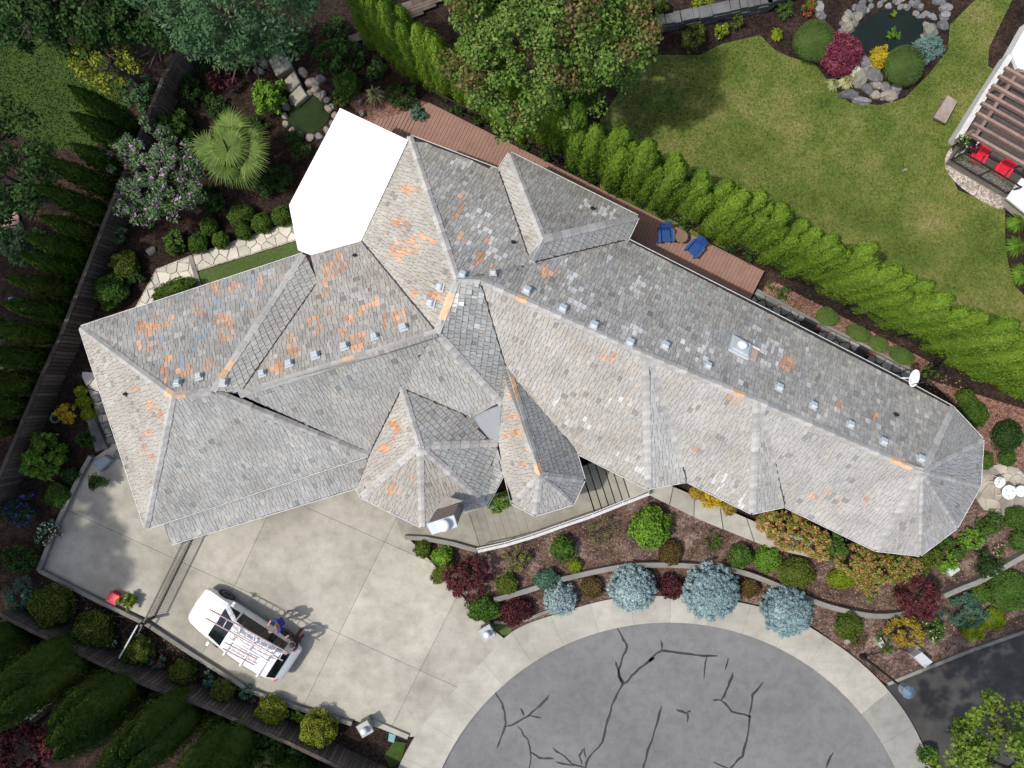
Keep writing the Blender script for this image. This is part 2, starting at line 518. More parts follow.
def icos(sub=2):
    bm = bmesh.new()
    bmesh.ops.create_icosphere(bm, subdivisions=sub, radius=1.0)
    v = np.array([p.co[:] for p in bm.verts]); f = np.array([[q.index for q in t.verts] for t in bm.faces])
    bm.free()
    return v, f
ICO = {1: icos(1), 2: icos(2), 3: icos(3)}

def leaf_mesh(name, C, N, L, W, mats, mi=None, cores=(), rs=None, T=None):
    """rhombic leaves: centres C, normals N, lengths L, widths W; cores: list of (verts, faces)"""
    rs = rs or np.random.RandomState(1)
    n = len(C)
    N = unit(N)
    if T is None: T = rs.normal(size=(n, 3))
    T = unit(T - N * np.sum(T * N, axis=1, keepdims=True))
    B = np.cross(N, T)
    L = np.broadcast_to(L, (n,)).reshape(-1, 1); W = np.broadcast_to(W, (n,)).reshape(-1, 1)
    V = np.empty((n, 4, 3))
    V[:, 0] = C - T * L / 2; V[:, 1] = C + B * W / 2 - T * L * .05; V[:, 2] = C + T * L / 2; V[:, 3] = C - B * W / 2 - T * L * .05
    V = V.reshape(-1, 3)
    nf = n
    loops = np.arange(4 * n)
    starts = np.arange(n) * 4
    mis = np.zeros(n, int) if mi is None else np.asarray(mi)
    for cv, cf in cores:
        b = len(V)
        V = np.vstack([V, cv])
        starts = np.concatenate([starts, len(loops) + np.arange(len(cf)) * 3])
        loops = np.concatenate([loops, (cf + b).ravel()])
        mis = np.concatenate([mis, np.zeros(len(cf), int)])
    me = bpy.data.meshes.new(name)
    me.vertices.add(len(V)); me.vertices.foreach_set('co', V.ravel())
    me.loops.add(len(loops)); me.loops.foreach_set('vertex_index', loops.astype(np.int32))
    me.polygons.add(len(starts)); me.polygons.foreach_set('loop_start', starts.astype(np.int32))
    for m in (mats if isinstance(mats, (list, tuple)) else [mats]): me.materials.append(m)
    me.polygons.foreach_set('material_index', mis.astype(np.int32))
    me.update(calc_edges=True)
    me.validate()
    return me

def lumpf(rs, k=7, amp=0.12, freq=3.0):
    D = unit(rs.normal(size=(k, 3))); F = rs.uniform(freq * .6, freq * 1.5, k); P = rs.uniform(0, 6.28, k)
    def f(U):
        return 1 + amp * np.sum(np.sin((U @ D.T) * F + P), axis=1) / math.sqrt(k)
    return f

def ball_mesh(name, rx, ry, h, mats, leaf=0.07, dens=1.0, seed=1, lump=0.08, jit=0.5, flower=0.0, depth=0.16, aspect=0.6, flat=2.0, freq=4.0, core=0.86):
    """clipped shrub standing on z=0"""
    rs = np.random.RandomState(seed)
    area = 2.2 * math.pi * (rx * ry) + 2.2 * (rx + ry) * h
    n = int(min(9000, dens * 2.6 * area / (leaf * leaf * aspect)))
    U = unit(rs.normal(size=(n, 3))); U[:, 2] = np.abs(U[:, 2]) * np.where(rs.rand(n) < .2, -0.35, 1)
    f = lumpf(rs, amp=lump, freq=freq)
    def shape(U):
        zz = np.sign(U[:, 2]) * np.abs(U[:, 2]) ** (2.0 / flat)
        rad = (1 - np.abs(zz) ** flat).clip(0) ** (1.0 / flat)
        xy = unit(U[:, :2] + 1e-9)
        return np.stack([xy[:, 0] * rad, xy[:, 1] * rad, zz], 1)
    R = f(U)[:, None] * (1 - depth * rs.rand(n, 1) ** 2)
    S = shape(U)
    base = h * 0.42
    C = S * R * np.array([rx, ry, 1.0])
    C[:, 2] = base + np.where(S[:, 2] > 0, S[:, 2] * (h - base), S[:, 2] * base) * R[:, 0]
    Nn = S / np.array([rx, ry, h * .6]) ; Nn = unit(Nn) + rs.normal(size=(n, 3)) * jit
    mi = (rs.rand(n) < flower).astype(int) if flower > 0 else None
    if mi is not None: mi[C[:, 2] < h * .45] = 0
    cv, cf = ICO[2]
    cS = shape(cv); cv2 = cS * (f(cv)[:, None]) * core * np.array([rx, ry, 1.0])
    cv2[:, 2] = base + np.where(cS[:, 2] > 0, cS[:, 2] * (h - base), cS[:, 2] * base) * core
    sz = leaf * rs.uniform(.7, 1.35, n)
    return leaf_mesh(name, C, Nn, sz, sz * aspect, mats, mi, [(cv2, cf)], rs)

def clump_mesh(name, centers, radii, per, mats, leaf=0.09, aspect=0.6, seed=1, flower=0.0, jit=0.7, core=0.0, squash=0.8, mi_c=None):
    """foliage made of many leafy clumps"""
    rs = np.random.RandomState(seed)
    centers = np.asarray(centers, float); k = len(centers)
    radii = np.broadcast_to(radii, (k,))
    idx = np.repeat(np.arange(k), per)
    n = len(idx)
    U = unit(rs.normal(size=(n, 3)))
    rr = radii[idx][:, None] * (rs.rand(n, 1) ** 0.45)
    C = centers[idx] + U * rr * np.array([1, 1, squash])
    Nn = U * .8 + np.array([0, 0, .55]) + rs.normal(size=(n, 3)) * jit
    mi = (rs.rand(n) < flower).astype(int) if flower > 0 else (np.asarray(mi_c)[idx] if mi_c is not None else None)
    cores = []
    if core > 0:
        cv, cf = ICO[1]
        for c, r in zip(centers, radii): cores.append((cv * r * core * np.array([1, 1, squash]) + c, cf))
    sz = leaf * rs.uniform(.65, 1.4, n)
    return leaf_mesh(name, C, Nn, sz, sz * aspect, mats, mi, cores, rs)

def crown_centers(rs, n, rx, ry, rz, cz, hollow=0.45, drop=0.15, amp=0.2):
    U = unit(rs.normal(size=(n * 2, 3)))
    f = lumpf(rs, amp=amp, freq=4)
    R = (hollow + (1 - hollow) * rs.rand(n * 2, 1) ** .6) * f(U)[:, None]
    C = U * R * np.array([rx, ry, rz]); C[:, 2] += cz
    keep = (U[:, 2] > -0.55)
    C = C[keep][:n]
    return C[rs.rand(len(C)) > drop]

def trunk_mesh(seed, h, r, crown_z, spread, limbs=7):
    rs = random.Random(seed)
    mb = MB()
    pts = [(0, 0, -0.05)]
    x = y = 0
    for i in range(1, 6):
        x += rs.uniform(-.06, .06) * h * .2; y += rs.uniform(-.06, .06) * h * .2
        pts.append((x, y, h * i / 5))
    mb.tube(pts, [r * (1.25 if i == 0 else 1 - .8 * i / 5) for i in range(6)], 9)
    for k in range(limbs):
        t = rs.uniform(.35, .9); a = k * 2.4 + rs.uniform(-.4, .4)
        i = min(4, int(t * 5)); p = Vector(pts[i]).lerp(Vector(pts[i + 1]), t * 5 - i)
        L = spread * rs.uniform(.55, .95)
        d = Vector((math.cos(a), math.sin(a), rs.uniform(.25, .7)))
        q = p + d * L * .5; e = q + Vector((d.x, d.y, d.z * .5)) * L * .5
        r0 = r * (1 - .8 * t) * .75
        mb.tube([p, q, e], [r0, r0 * .6, r0 * .2], 6)
        for s in (-.6, .6):
            d2 = Vector((math.cos(a + s), math.sin(a + s), .4)) * L * .4
            mb.tube([q, q + d2], [r0 * .45, r0 * .12], 5)
    return mb.mesh('trunk', M['bark'], True)

def ground_of(px, py, zvis):
    """plan position of something seen at (px, py) whose visible middle is zvis above ground"""
    p = G(px, py, zvis)
    return Vector((p.x, p.y, 0))

def pxm(z):  # metres per pixel at height z
    return (CAM_H - z) / FPX

_ball_cache = {}
PLANT_N = [0]
def shrub(name, px, py, r, h, pal, label, cat='shrub', group=None, ry=None, rz=0.0, leaf=0.07, lump=0.08, jit=0.5, flower=None, fl=0.0,
          dens=1.0, zb=0.0, depth=0.16, flat=2.0, aspect=0.6, freq=4.0, core=0.86):
    PLANT_N[0] += 1
    zv = zb + h * 0.6
    loc = ground_of(px, py, zv); loc.z = zb
    rm = r * pxm(zv); rym = (ry or r) * pxm(zv)
    mats = [LM[pal]] + ([FM[flower]] if flower else [])
    if jit >= .5:
        leaf *= 1.4; lump += .05; jit = max(jit, .75); freq = 8.0; depth = max(depth, .24); core = min(core, .8)
    me = ball_mesh(name, rm, rym, h, mats, leaf, dens, PLANT_N[0] * 13 + 5, lump, jit, fl, depth, aspect, flat, freq, core)
    o = link(name, me, None, loc, rz)
    return tag(o, label, cat, group)

def clumpy(name, px, py, r, h, pal, label, cat='shrub', group=None, ry=None, n=40, per=45, cr=0.22, leaf=0.09, flower=None, fl=0.0, zb=0.0,
           drop=0.1, core=0.45, hollow=0.5, stem=True, rz=0.0, aspect=0.6, amp=0.2, zv=None, squash=0.8, jit=0.7):
    """looser shrub: leafy clumps on stems"""
    PLANT_N[0] += 1
    rs = np.random.RandomState(PLANT_N[0] * 7 + 3)
    zv = zb + h * .6 if zv is None else zv
    loc = ground_of(px, py, zv); loc.z = zb
    rm = r * pxm(zv); rym = (ry or r) * pxm(zv)
    C = crown_centers(rs, n, rm * .85, rym * .85, h * .45, h * .52, hollow, drop, amp)
    C[:, 2] = C[:, 2].clip(cr * .6, None)
    mats = [LM[pal]] + ([FM[flower]] if flower else [])
    me = clump_mesh(name, C, cr * rs.uniform(.7, 1.25, len(C)), per, mats, leaf, aspect, PLANT_N[0], fl, jit, core, squash)
    t = empty(name, loc, rz)
    link('foliage', me, t)
    if stem:
        mb = MB()
        for k in range(6):
            c = C[rs.randint(len(C))]
            mb.tube([(0.03 * math.cos(k), 0.03 * math.sin(k), -.02), (c[0] * .4, c[1] * .4, c[2] * .5), tuple(c)], [0.03, 0.022, 0.008], 5)
        mb.build('stem', M['bark'], t)
    return tag(t, label, cat, group)

def grassy(name, px, py, r, h, pal, label, cat='grass clump', n=260, w=0.035, group=None, zb=0.0, arch=0.5, petals=None):
    """tuft of arching blades radiating from the centre"""
    PLANT_N[0] += 1
    rs = np.random.RandomState(PLANT_N[0] * 3 + 1)
    loc = ground_of(px, py, zb + h * .55); loc.z = zb
    rm = r * pxm(h * .5)
    mb = MB()
    for i in range(n):
        a = rs.uniform(0, 6.283); reach = rm * rs.uniform(.35, 1.02); hh = h * rs.uniform(.6, 1.0) * (1.15 - .5 * reach / rm)
        d = np.array([math.cos(a), math.sin(a), 0]); s = np.array([-d[1], d[0], 0]) * w * rs.uniform(.6, 1.2)
        p0 = d * .04; p1 = d * reach * .45 + np.array([0, 0, hh]); p2 = d * reach + np.array([0, 0, hh * (1 - arch)])
        mb.add([p0 - s * .5, p0 + s * .5, p1 + s, p1 - s, p2], [(0, 1, 2, 3), (3, 2, 4)])
    o = mb.build(name, LM[pal], None, loc=loc)
    return tag(o, label, cat, group)

def arbor_mesh(name, h, r, mat, seed, tips=1, n=5200, leaf=0.13, point=0.55, spread=.42):
    """columnar conifer: flattened upright sprays over a tapering column"""
    rs = np.random.RandomState(seed)
    stems = [(0, 0, 1.0)] if tips == 1 else [(spread * r * math.cos(q * 6.283 / tips + seed), spread * r * math.sin(q * 6.283 / tips + seed), 1.0 if q == 0 else rs.uniform(.76, .96)) for q in range(tips)]
    Cs, Ns, Ts, cores = [], [], [], []
    for (sx, sy, sh) in stems:
        hh = h * sh; rr = r * (1 if tips == 1 else .72)
        k = n // len(stems)
        t = rs.rand(k) ** 0.8
        th = rs.uniform(0, 6.283, k)
        def prof(t):
            return np.where(t < .25, .75 + t, 1.0) * (1 - np.clip((t - .38) / .62, 0, 1) ** (1.25 / point)).clip(.004) ** point
        lum = 1 + .13 * np.sin(th * 5 + t * 9 + seed) + .10 * np.sin(th * 9 - t * 31) + .06 * np.sin(th * 3 + t * 55)
        R = rr * prof(t) * lum * (1 - .22 * rs.rand(k) ** 2)
        C = np.stack([sx + R * np.cos(th), sy + R * np.sin(th), t * hh], 1)
        out = np.stack([np.cos(th), np.sin(th), .15 + .9 * np.clip(t - .6, 0, 1)], 1)
        tang = np.stack([-np.sin(th), np.cos(th), np.zeros(k)], 1)
        Ns.append(out * 1.0 + tang * rs.normal(size=(k, 1)) * .9 + rs.normal(size=(k, 3)) * .2)
        Ts.append(np.stack([np.cos(th) * .35, np.sin(th) * .35, np.ones(k)], 1) + rs.normal(size=(k, 3)) * .25)
        Cs.append(C)
        m = MB(); zs = np.linspace(0, .97, 9)
        rad = [rr * float(prof(np.array([z]))[0]) * .84 for z in zs]
        ring = 10
        cv = np.array([[sx + q * math.cos(2 * math.pi * j / ring), sy + q * math.sin(2 * math.pi * j / ring), z * hh] for z, q in zip(zs, rad) for j in range(ring)])
        cf = []
        for i in range(len(zs) - 1):
            for j in range(ring):
                j2 = (j + 1) % ring
                cf += [(i * ring + j, i * ring + j2, (i + 1) * ring + j2), (i * ring + j, (i + 1) * ring + j2, (i + 1) * ring + j)]
        cores.append((cv, np.array(cf)))
    C = np.vstack(Cs); Nn = np.vstack(Ns); T = np.vstack(Ts)
    sz = leaf * rs.uniform(.7, 1.4, len(C))
    return leaf_mesh(name, C, Nn, sz, sz * .5, mat, None, cores, rs, T)

def tree(name, px, py, zv, rx, ry, rzv, pal, label, n=150, per=110, cr=0.5, leaf=0.13, seed=1, base=None, trunk_r=0.16, cat='tree', group=None,
         drop=0.15, hollow=0.45, aspect=0.7, flower=None, fl=0.0, limbs=8, amp=0.2, squash=0.75, core=0.0, world=None, alt=None):
    """broadleaf tree: crown centred zv above ground where it is seen at (px,py)"""
    rs = np.random.RandomState(seed)
    loc = ground_of(px, py, zv) if world is None else Vector((world[0], world[1], 0))
    b = G(*base) if base else loc
    t = empty(name, (b.x, b.y, 0))
    off = np.array([loc.x - b.x, loc.y - b.y, 0])
    C = crown_centers(rs, n, rx, ry, rzv, zv, hollow, drop, amp) + off
    mats = [LM[pal]] + ([FM[flower]] if flower else []) + ([LM[alt[0]]] if alt else [])
    mi_c = (rs.rand(len(C)) < alt[1]).astype(int) if alt else None
    link('crown', clump_mesh('crown', C, cr * rs.uniform(.6, 1.3, len(C)), per, mats, leaf, aspect, seed, fl, .7, core, squash, mi_c), t)
    tm = trunk_mesh(seed, zv + rzv * .5, trunk_r, zv, max(rx, ry), limbs)
    tr = link('trunk', tm, t)
    # lean the trunk towards the crown
    if np.linalg.norm(off) > .1:
        v = np.empty(len(tm.vertices) * 3); tm.vertices.foreach_get('co', v); v = v.reshape(-1, 3)
        k = np.clip(v[:, 2] / zv, 0, 1.2); v[:, 0] += off[0] * k; v[:, 1] += off[1] * k
        tm.vertices.foreach_set('co', v.ravel()); tm.update()
    return tag(t, label, cat, group)
# ---------------------------------------------------------------- ground and paving
def sheet(name, pts, z, mat, kind='structure', parent=None, px=True):
    P = [(q.x, q.y) for q in GP(pts, z)] if px else pts
    P = ccw(P)
    tr = tessellate_polygon([[Vector((p[0], p[1], 0)) for p in P]])
    mb = MB()
    fs = []
    for t in tr:
        a = [P[i] for i in t]
        ar = (a[1][0] - a[0][0]) * (a[2][1] - a[0][1]) - (a[2][0] - a[0][0]) * (a[1][1] - a[0][1])
        if abs(ar) < 1e-9: continue
        fs.append(t if ar > 0 else t[::-1])
    mb.add([(p[0], p[1], z) for p in P], fs)
    o = mb.build(name, mat, parent)
    if parent is None: tag(o, kind=kind)
    return o

def spline(pts, n=6, closed=False):
    """Catmull-Rom through pixel points"""
    out = []
    P = [Vector((p[0], p[1], 0)) for p in pts]
    N = len(P)
    rng = range(N if closed else N - 1)
    for i in rng:
        p0 = P[(i - 1) % N] if closed or i > 0 else P[i]
        p1, p2 = P[i], P[(i + 1) % N]
        p3 = P[(i + 2) % N] if closed or i + 2 < N else p2
        for k in range(n):
            t = k / n
            q = 0.5 * ((2 * p1) + (p2 - p0) * t + (2 * p0 - 5 * p1 + 4 * p2 - p3) * t * t + (3 * p1 - p0 - 3 * p2 + p3) * t ** 3)
            out.append((q.x, q.y))
    if not closed: out.append((P[-1].x, P[-1].y))
    return out

def ribbon(mb, pts, w, z, mi=0, taper=False, rnd=None):
    """flat strip along world points"""
    n = len(pts)
    L, R = [], []
    for i in range(n):
        a = pts[max(0, i - 1)]; b = pts[min(n - 1, i + 1)]
        d = Vector((b[0] - a[0], b[1] - a[1])).normalized()
        s = Vector((-d.y, d.x))
        ww = w * (rnd.uniform(.6, 1.35) if rnd else 1)
        if taper and i in (0, n - 1): ww *= .35
        L.append((pts[i][0] + s.x * ww / 2, pts[i][1] + s.y * ww / 2, z)); R.append((pts[i][0] - s.x * ww / 2, pts[i][1] - s.y * ww / 2, z))
    mb.add(L + R, [(i, n + i, n + i + 1, i + 1) for i in range(n - 1)], mi)

def wall_strip(mb, pts, w, z0, z1, mi=0):
    """low wall following world points"""
    n = len(pts)
    L, R = [], []
    for i in range(n):
        a = pts[max(0, i - 1)]; b = pts[min(n - 1, i + 1)]
        d = Vector((b[0] - a[0], b[1] - a[1])).normalized()
        s = Vector((-d.y, d.x)) * w / 2
        L.append((pts[i][0] + s.x, pts[i][1] + s.y)); R.append((pts[i][0] - s.x, pts[i][1] - s.y))
    vs = [(*p, z0) for p in L] + [(*p, z1) for p in L] + [(*p, z1) for p in R] + [(*p, z0) for p in R]
    fs = []
    for i in range(n - 1):
        for r in range(3):
            fs.append((r * n + i, (r + 1) * n + i, (r + 1) * n + i + 1, r * n + i + 1))
    fs += [(0, 3 * n, 2 * n, n), (n - 1, 2 * n - 1, 3 * n - 1, 4 * n - 1)]
    mb.add(vs, fs, mi)

g = MB()
S = 2000
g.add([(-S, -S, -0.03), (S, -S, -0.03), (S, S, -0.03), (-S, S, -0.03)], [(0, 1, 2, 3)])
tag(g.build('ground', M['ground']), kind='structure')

# lawns
LAWN = [(600, 190), (600, 120), (640, 62), (660, 55), (700, 55), (722, 44), (760, 35), (775, 50), (790, 57), (815, 64), (835, 90), (850, 103), (880, 105),
        (905, 98), (928, 75), (948, 50), (950, 25), (975, 0), (1030, -40), (1060, -40), (1060, 0), (1012, 0), (1000, 25), (989, 48), (988, 66), (1002, 74), (975, 100), (950, 150),
        (944, 160), (958, 190), (1005, 210), (1005, 240), (1008, 262), (1014, 285), (1024, 295), (1060, 310), (1060, 400), (960, 350), (850, 290), (700, 240)]
sheet('lawn', LAWN, -0.012, M['lawn'])
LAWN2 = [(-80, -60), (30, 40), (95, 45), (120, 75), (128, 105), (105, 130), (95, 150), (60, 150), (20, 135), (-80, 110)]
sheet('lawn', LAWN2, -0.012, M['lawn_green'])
sheet('lawn', [(198, 272), (297, 241), (305, 258), (205, 292)], 0.012, M['turf'])
sheet('lawn', [(470, 612), (500, 600), (512, 632), (490, 641)], -0.008, M['turf'])
sheet('lawn', [(394, 741), (406, 743), (400, 764), (390, 768), (384, 756)], -0.008, M['lawn_green'])

def tufts(name, poly, n, mat, seed, h=0.05, w=0.05, z=-0.012):
    rs = np.random.RandomState(seed)
    P = [(q.x, q.y) for q in GP(poly)]
    xs = [p[0] for p in P]; ys = [p[1] for p in P]
    out = []
    A = np.array(P); B = np.roll(A, -1, 0)
    while len(out) < n:
        Q = np.stack([rs.uniform(min(xs), max(xs), n), rs.uniform(min(ys), max(ys), n)], 1)
        c = np.zeros(n, bool)
        for (x1, y1), (x2, y2) in zip(A, B):
            if y1 == y2: continue
            hit = ((y1 > Q[:, 1]) != (y2 > Q[:, 1])) & (Q[:, 0] < (x2 - x1) * (Q[:, 1] - y1) / (y2 - y1) + x1)
            c ^= hit
        out.extend(Q[c].tolist())
    Q = np.array(out[:n])
    C = np.concatenate([Q, np.full((n, 1), z + h * .4)], 1)
    Nn = rs.normal(size=(n, 3)) * np.array([1, 1, .45]); T = rs.normal(size=(n, 3)) * .5 + np.array([0, 0, 1])
    me = leaf_mesh(name, C, Nn, h * rs.uniform(.6, 1.4, n), w * rs.uniform(.6, 1.4, n), mat, None, (), rs, T)
    return link(name, me)
tag(tufts('grass', LAWN, 60000, M['lawn'], 3), 'dry mottled green grass of the big lawn beyond the hedge', 'grass', kind='stuff')
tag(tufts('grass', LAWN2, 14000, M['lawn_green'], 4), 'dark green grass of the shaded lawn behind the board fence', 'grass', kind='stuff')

# planting beds
BED = [(415, 545), (440, 543), (478, 550), (560, 530), (640, 497), (660, 497), (700, 510), (840, 556), (880, 562), (930, 545), (975, 500), (985, 470), (975, 400), (1060, 440),
       (1060, 620), (940, 666), (886, 684), (830, 640), (812, 626), (770, 607), (735, 600), (690, 597), (640, 597), (600, 603), (560, 613), (512, 632), (495, 625), (478, 608), (455, 590), (440, 572)]
sheet('planting_bed', BED, -0.018, M['bed'])
sheet('planting_bed', [(765, 285), (775, 282), (930, 362), (915, 378), (900, 372), (760, 300)], -0.018, M['bed_red'])
sheet('planting_bed', [(340, 95), (395, 90), (440, 108), (425, 122), (370, 125)], -0.018, M['bed_red'])
sheet('planting_bed', [(930, 380), (1060, 420), (1060, 480), (985, 470), (960, 410)], -0.016, M['bed_red'])

# cul-de-sac road
RC, RR = (668, 870), 249
def rc_xy(r, a):
    return (RC[0] + r * math.cos(a), RC[1] - r * math.sin(a))
road_pts = [rc_xy(RR, math.radians(a)) for a in range(-40, 221, 4)] + [(480, 1300), (860, 1300)]
road = sheet('road', road_pts, -0.008, M['asphalt'])
rnd = random.Random(5)
CR = [[(616, 626), (624, 640), (627, 648), (622, 660), (618, 672), (622, 684), (612, 705), (608, 720), (603, 742), (596, 750), (588, 758), (585, 772)],
      [(615, 661), (619, 672), (624, 684), (632, 676), (643, 665), (654, 658), (648, 661), (662, 650), (675, 652), (697, 655), (718, 656)],
      [(661, 640), (662, 650)], [(707, 655), (704, 679)], [(729, 658), (725, 670)], [(733, 673), (729, 686), (721, 700), (713, 700)],
      [(721, 700), (732, 711), (750, 716), (750, 716), (748, 735), (742, 756), (731, 768), (728, 775)], [(763, 682), (753, 695), (749, 716)],
      [(662, 706), (655, 730), (645, 760), (641, 775)], [(676, 710), (686, 713), (691, 711)], [(687, 722), (688, 713)],
      [(550, 695), (540, 706), (528, 716), (515, 724), (505, 727)], [(520, 708), (524, 716)], [(528, 716), (541, 718)],
      [(492, 688), (500, 700), (505, 712), (506, 722), (502, 736), (497, 748)], [(517, 726), (528, 740), (531, 752), (529, 770)], [(531, 752), (540, 758), (554, 759)],
      [(552, 748), (565, 757), (572, 764), (585, 768)], [(582, 764), (579, 755), (584, 748), (586, 758)], [(833, 752), (826, 768)], [(714, 762), (728, 768)], [(556, 762), (574, 766)]]
for pl in CR:
    mb = MB()
    P = []
    for i in range(len(pl) - 1):
        for k in range(3):
            t = k / 3
            P.append((pl[i][0] + (pl[i + 1][0] - pl[i][0]) * t + rnd.uniform(-.7, .7), pl[i][1] + (pl[i + 1][1] - pl[i][1]) * t + rnd.uniform(-.7, .7)))
    P.append(pl[-1])
    W_ = [(v.x, v.y) for v in GP(P)]
    ribbon(mb, W_, 0.085, -0.003, taper=True, rnd=rnd)
    mb.build('crack_seal', M['tar'], road)

# neighbour's asphalt drive
sheet('neighbour_drive', [(880, 690), (888, 684), (930, 667), (1024, 633), (1300, 540), (1300, 760), (1000, 800), (940, 770), (925, 745), (905, 712)], -0.004, M['asphalt_shaded'])

M['apron'] = concrete('apron_concrete', (0.30, 0.295, 0.27), (0.22, 0.215, 0.195), stain=0.9, sc=0.6)
# sidewalk ring: panels
side = empty('sidewalk'); tag(side, kind='structure')
OUT = spline([(380, 815), (398, 768), (425, 722), (470, 675), (512, 632), (560, 613), (612, 599), (667, 596), (737, 602), (790, 617), (830, 640), (862, 664), (888, 690), (910, 720), (928, 758), (945, 810)], 8)
outW = [(v.x, v.y) for v in GP(OUT, .1)]
cW = G(*RC); rW = RR * pxm(.1)
def out_at(a):
    best = None
    d = (math.cos(a), math.sin(a))
    for i in range(len(outW) - 1):
        p, q = outW[i], outW[i + 1]
        ax, ay = p[0] - cW.x, p[1] - cW.y; bx, by = q[0] - cW.x, q[1] - cW.y
        ca = ax * d[1] - ay * d[0]; cb = bx * d[1] - by * d[0]
        if ca * cb <= 0 and ca != cb:
            t = ca / (ca - cb); x, y = ax + (bx - ax) * t, ay + (by - ay) * t
            if x * d[0] + y * d[1] > 0: best = math.hypot(x, y)
    return best or rW + 1.8
a = math.radians(14)
while a < math.radians(163):
    a2 = a + math.radians(8.4)
    pin, pout = [], []
    for k in range(6):
        t = a + .0003 + (a2 - a - .0006) * k / 5
        pin.append((cW.x + rW * math.cos(t), cW.y + rW * math.sin(t)))
        ro = out_at(t); pout.append((cW.x + ro * math.cos(t), cW.y + ro * math.sin(t)))
    mb = MB(); mb.prism(pin + pout[::-1], -0.06, 0.105)
    mb.build('panel', M['sidewalk' if a2 > math.radians(44) else 'apron'], side)
    a = a2
sheet('sidewalk_base', [(v[0], v[1]) for v in [(cW.x + (rW + .02) * math.cos(math.radians(t)), cW.y + (rW + .02) * math.sin(math.radians(t))) for t in range(14, 165, 4)] +
      [(cW.x + (out_at(math.radians(t)) - .02) * math.cos(math.radians(t)), cW.y + (out_at(math.radians(t)) - .02) * math.sin(math.radians(t))) for t in range(164, 13, -4)]], 0.07, M['joint'], px=False)

# driveway slabs
DRV = [(88, 462), (42, 568), (100, 597), (150, 620), (195, 652), (250, 687), (300, 704), (350, 719), (408, 737), (435, 735), (480, 688), (513, 652), (506, 640), (488, 626), (470, 605), (448, 580), (420, 550),
       (407, 537), (440, 500), (300, 430), (180, 480), (120, 440)]
drive = empty('driveway'); tag(drive, kind='structure')
dW = [(v.x, v.y) for v in GP(DRV, .1)]
sheet('driveway_base', [(p[0], p[1]) for p in dW], 0.07, M['joint'], px=False)
A1 = [(40, 497), (105, 526), (256, 597), (336, 637), (448, 684), (520, 712)]
def cells():
    def hp(p, q):
        p, q = G(*p), G(*q)
        nx, ny = -(q.y - p.y), q.x - p.x
        L = math.hypot(nx, ny); nx /= L; ny /= L
        return nx, ny, nx * p.x + ny * p.y
    a_lines = [hp((105, 526), (448, 682)), hp((298, 503), (418, 556))]
    b_lines = [hp((193, 535), (150, 617)), hp((268, 516), (205, 650)), hp((396, 519), (311, 691)), hp((470, 570), (385, 740))]
    return a_lines, b_lines
AL, BL = cells()
gp = 0.006
def bands(poly, lines):
    out = []
    rest = poly
    for nx, ny, c in lines:
        out.append(clip_half(rest, nx, ny, c - gp)); rest = clip_half(rest, -nx, -ny, -(c + gp))
    out.append(rest)
    return [o for o in out if len(o) >= 3 and abs(area2(o)) > 0.05]
# order across: lines ascending along their normals
AL = sorted(AL, key=lambda l: l[2]); BL = sorted(BL, key=lambda l: l[2])
for pa in bands(dW, AL):
    for pb in bands(pa, BL):
        mb = MB(); mb.prism(pb, 0.02, 0.10)
        mb.build('slab', M['concrete'], drive)

# concrete kerb wall round the driveway
KW = [(92, 456), (84, 470), (60, 520), (40, 570)]
KW2 = [(40, 570), (98, 600), (148, 624), (195, 655), (250, 690), (300, 708), (352, 723)]
mb = MB(); wall_strip(mb, [(v.x, v.y) for v in GP(KW, .2)], .16, -.05, .34)
tag(mb.build('kerb_wall', M['kerb']), 'weathered concrete kerb wall along the shaded end of the driveway', 'wall')
mb = MB(); wall_strip(mb, [(v.x, v.y) for v in GP(KW2, .2)], .16, -.05, .30)
tag(mb.build('kerb_wall', M['kerb']), 'long low concrete kerb wall beside the parked van', 'wall')
mb = MB(); wall_strip(mb, [(v.x, v.y) for v in GP([(372, 722), (408, 737)], .2)], .2, -.05, .22)
tag(mb.build('kerb_wall', M['sidewalk']), 'short pale kerb wall between lamp pillar and sidewalk', 'wall')

# retaining walls in the front garden (curved concrete)
RW = spline([(494, 600), (529, 590), (563, 579), (620, 567), (655, 565), (690, 566), (737, 571), (784, 588), (821, 604), (860, 614), (885, 616), (908, 613)], 5)
mb = MB(); wall_strip(mb, [(v.x, v.y) for v in GP(RW, .3)], .2, -.05, .34)
tag(mb.build('retaining_wall', M['kerb']), 'long curved concrete retaining wall behind the blue spruces', 'wall')
RW2 = spline([(944, 596), (962, 588), (982, 580), (1024, 556), (1050, 545)], 4)
mb = MB(); wall_strip(mb, [(v.x, v.y) for v in GP(RW2, .3)], .2, -.05, .34)
tag(mb.build('retaining_wall', M['kerb']), 'short curved retaining wall beside the crimson shrub and juniper', 'wall')
RW3 = spline([(494, 622), (520, 621), (545, 612), (575, 603)], 4)
mb = MB(); wall_strip(mb, [(v.x, v.y) for v in GP(RW3, .1)], .12, -.05, .16)
tag(mb.build('garden_edging', M['kerb']), 'thin concrete edging beside the sidewalk below the dark red barberry', 'edging')
mb = MB(); wall_strip(mb, [(v.x, v.y) for v in GP([(888, 684), (930, 667), (975, 649), (1024, 632), (1100, 606)], .1)], .13, -.05, .12)
tag(mb.build('garden_edging', M['kerb']), 'straight concrete edging along the dark asphalt drive', 'edging')

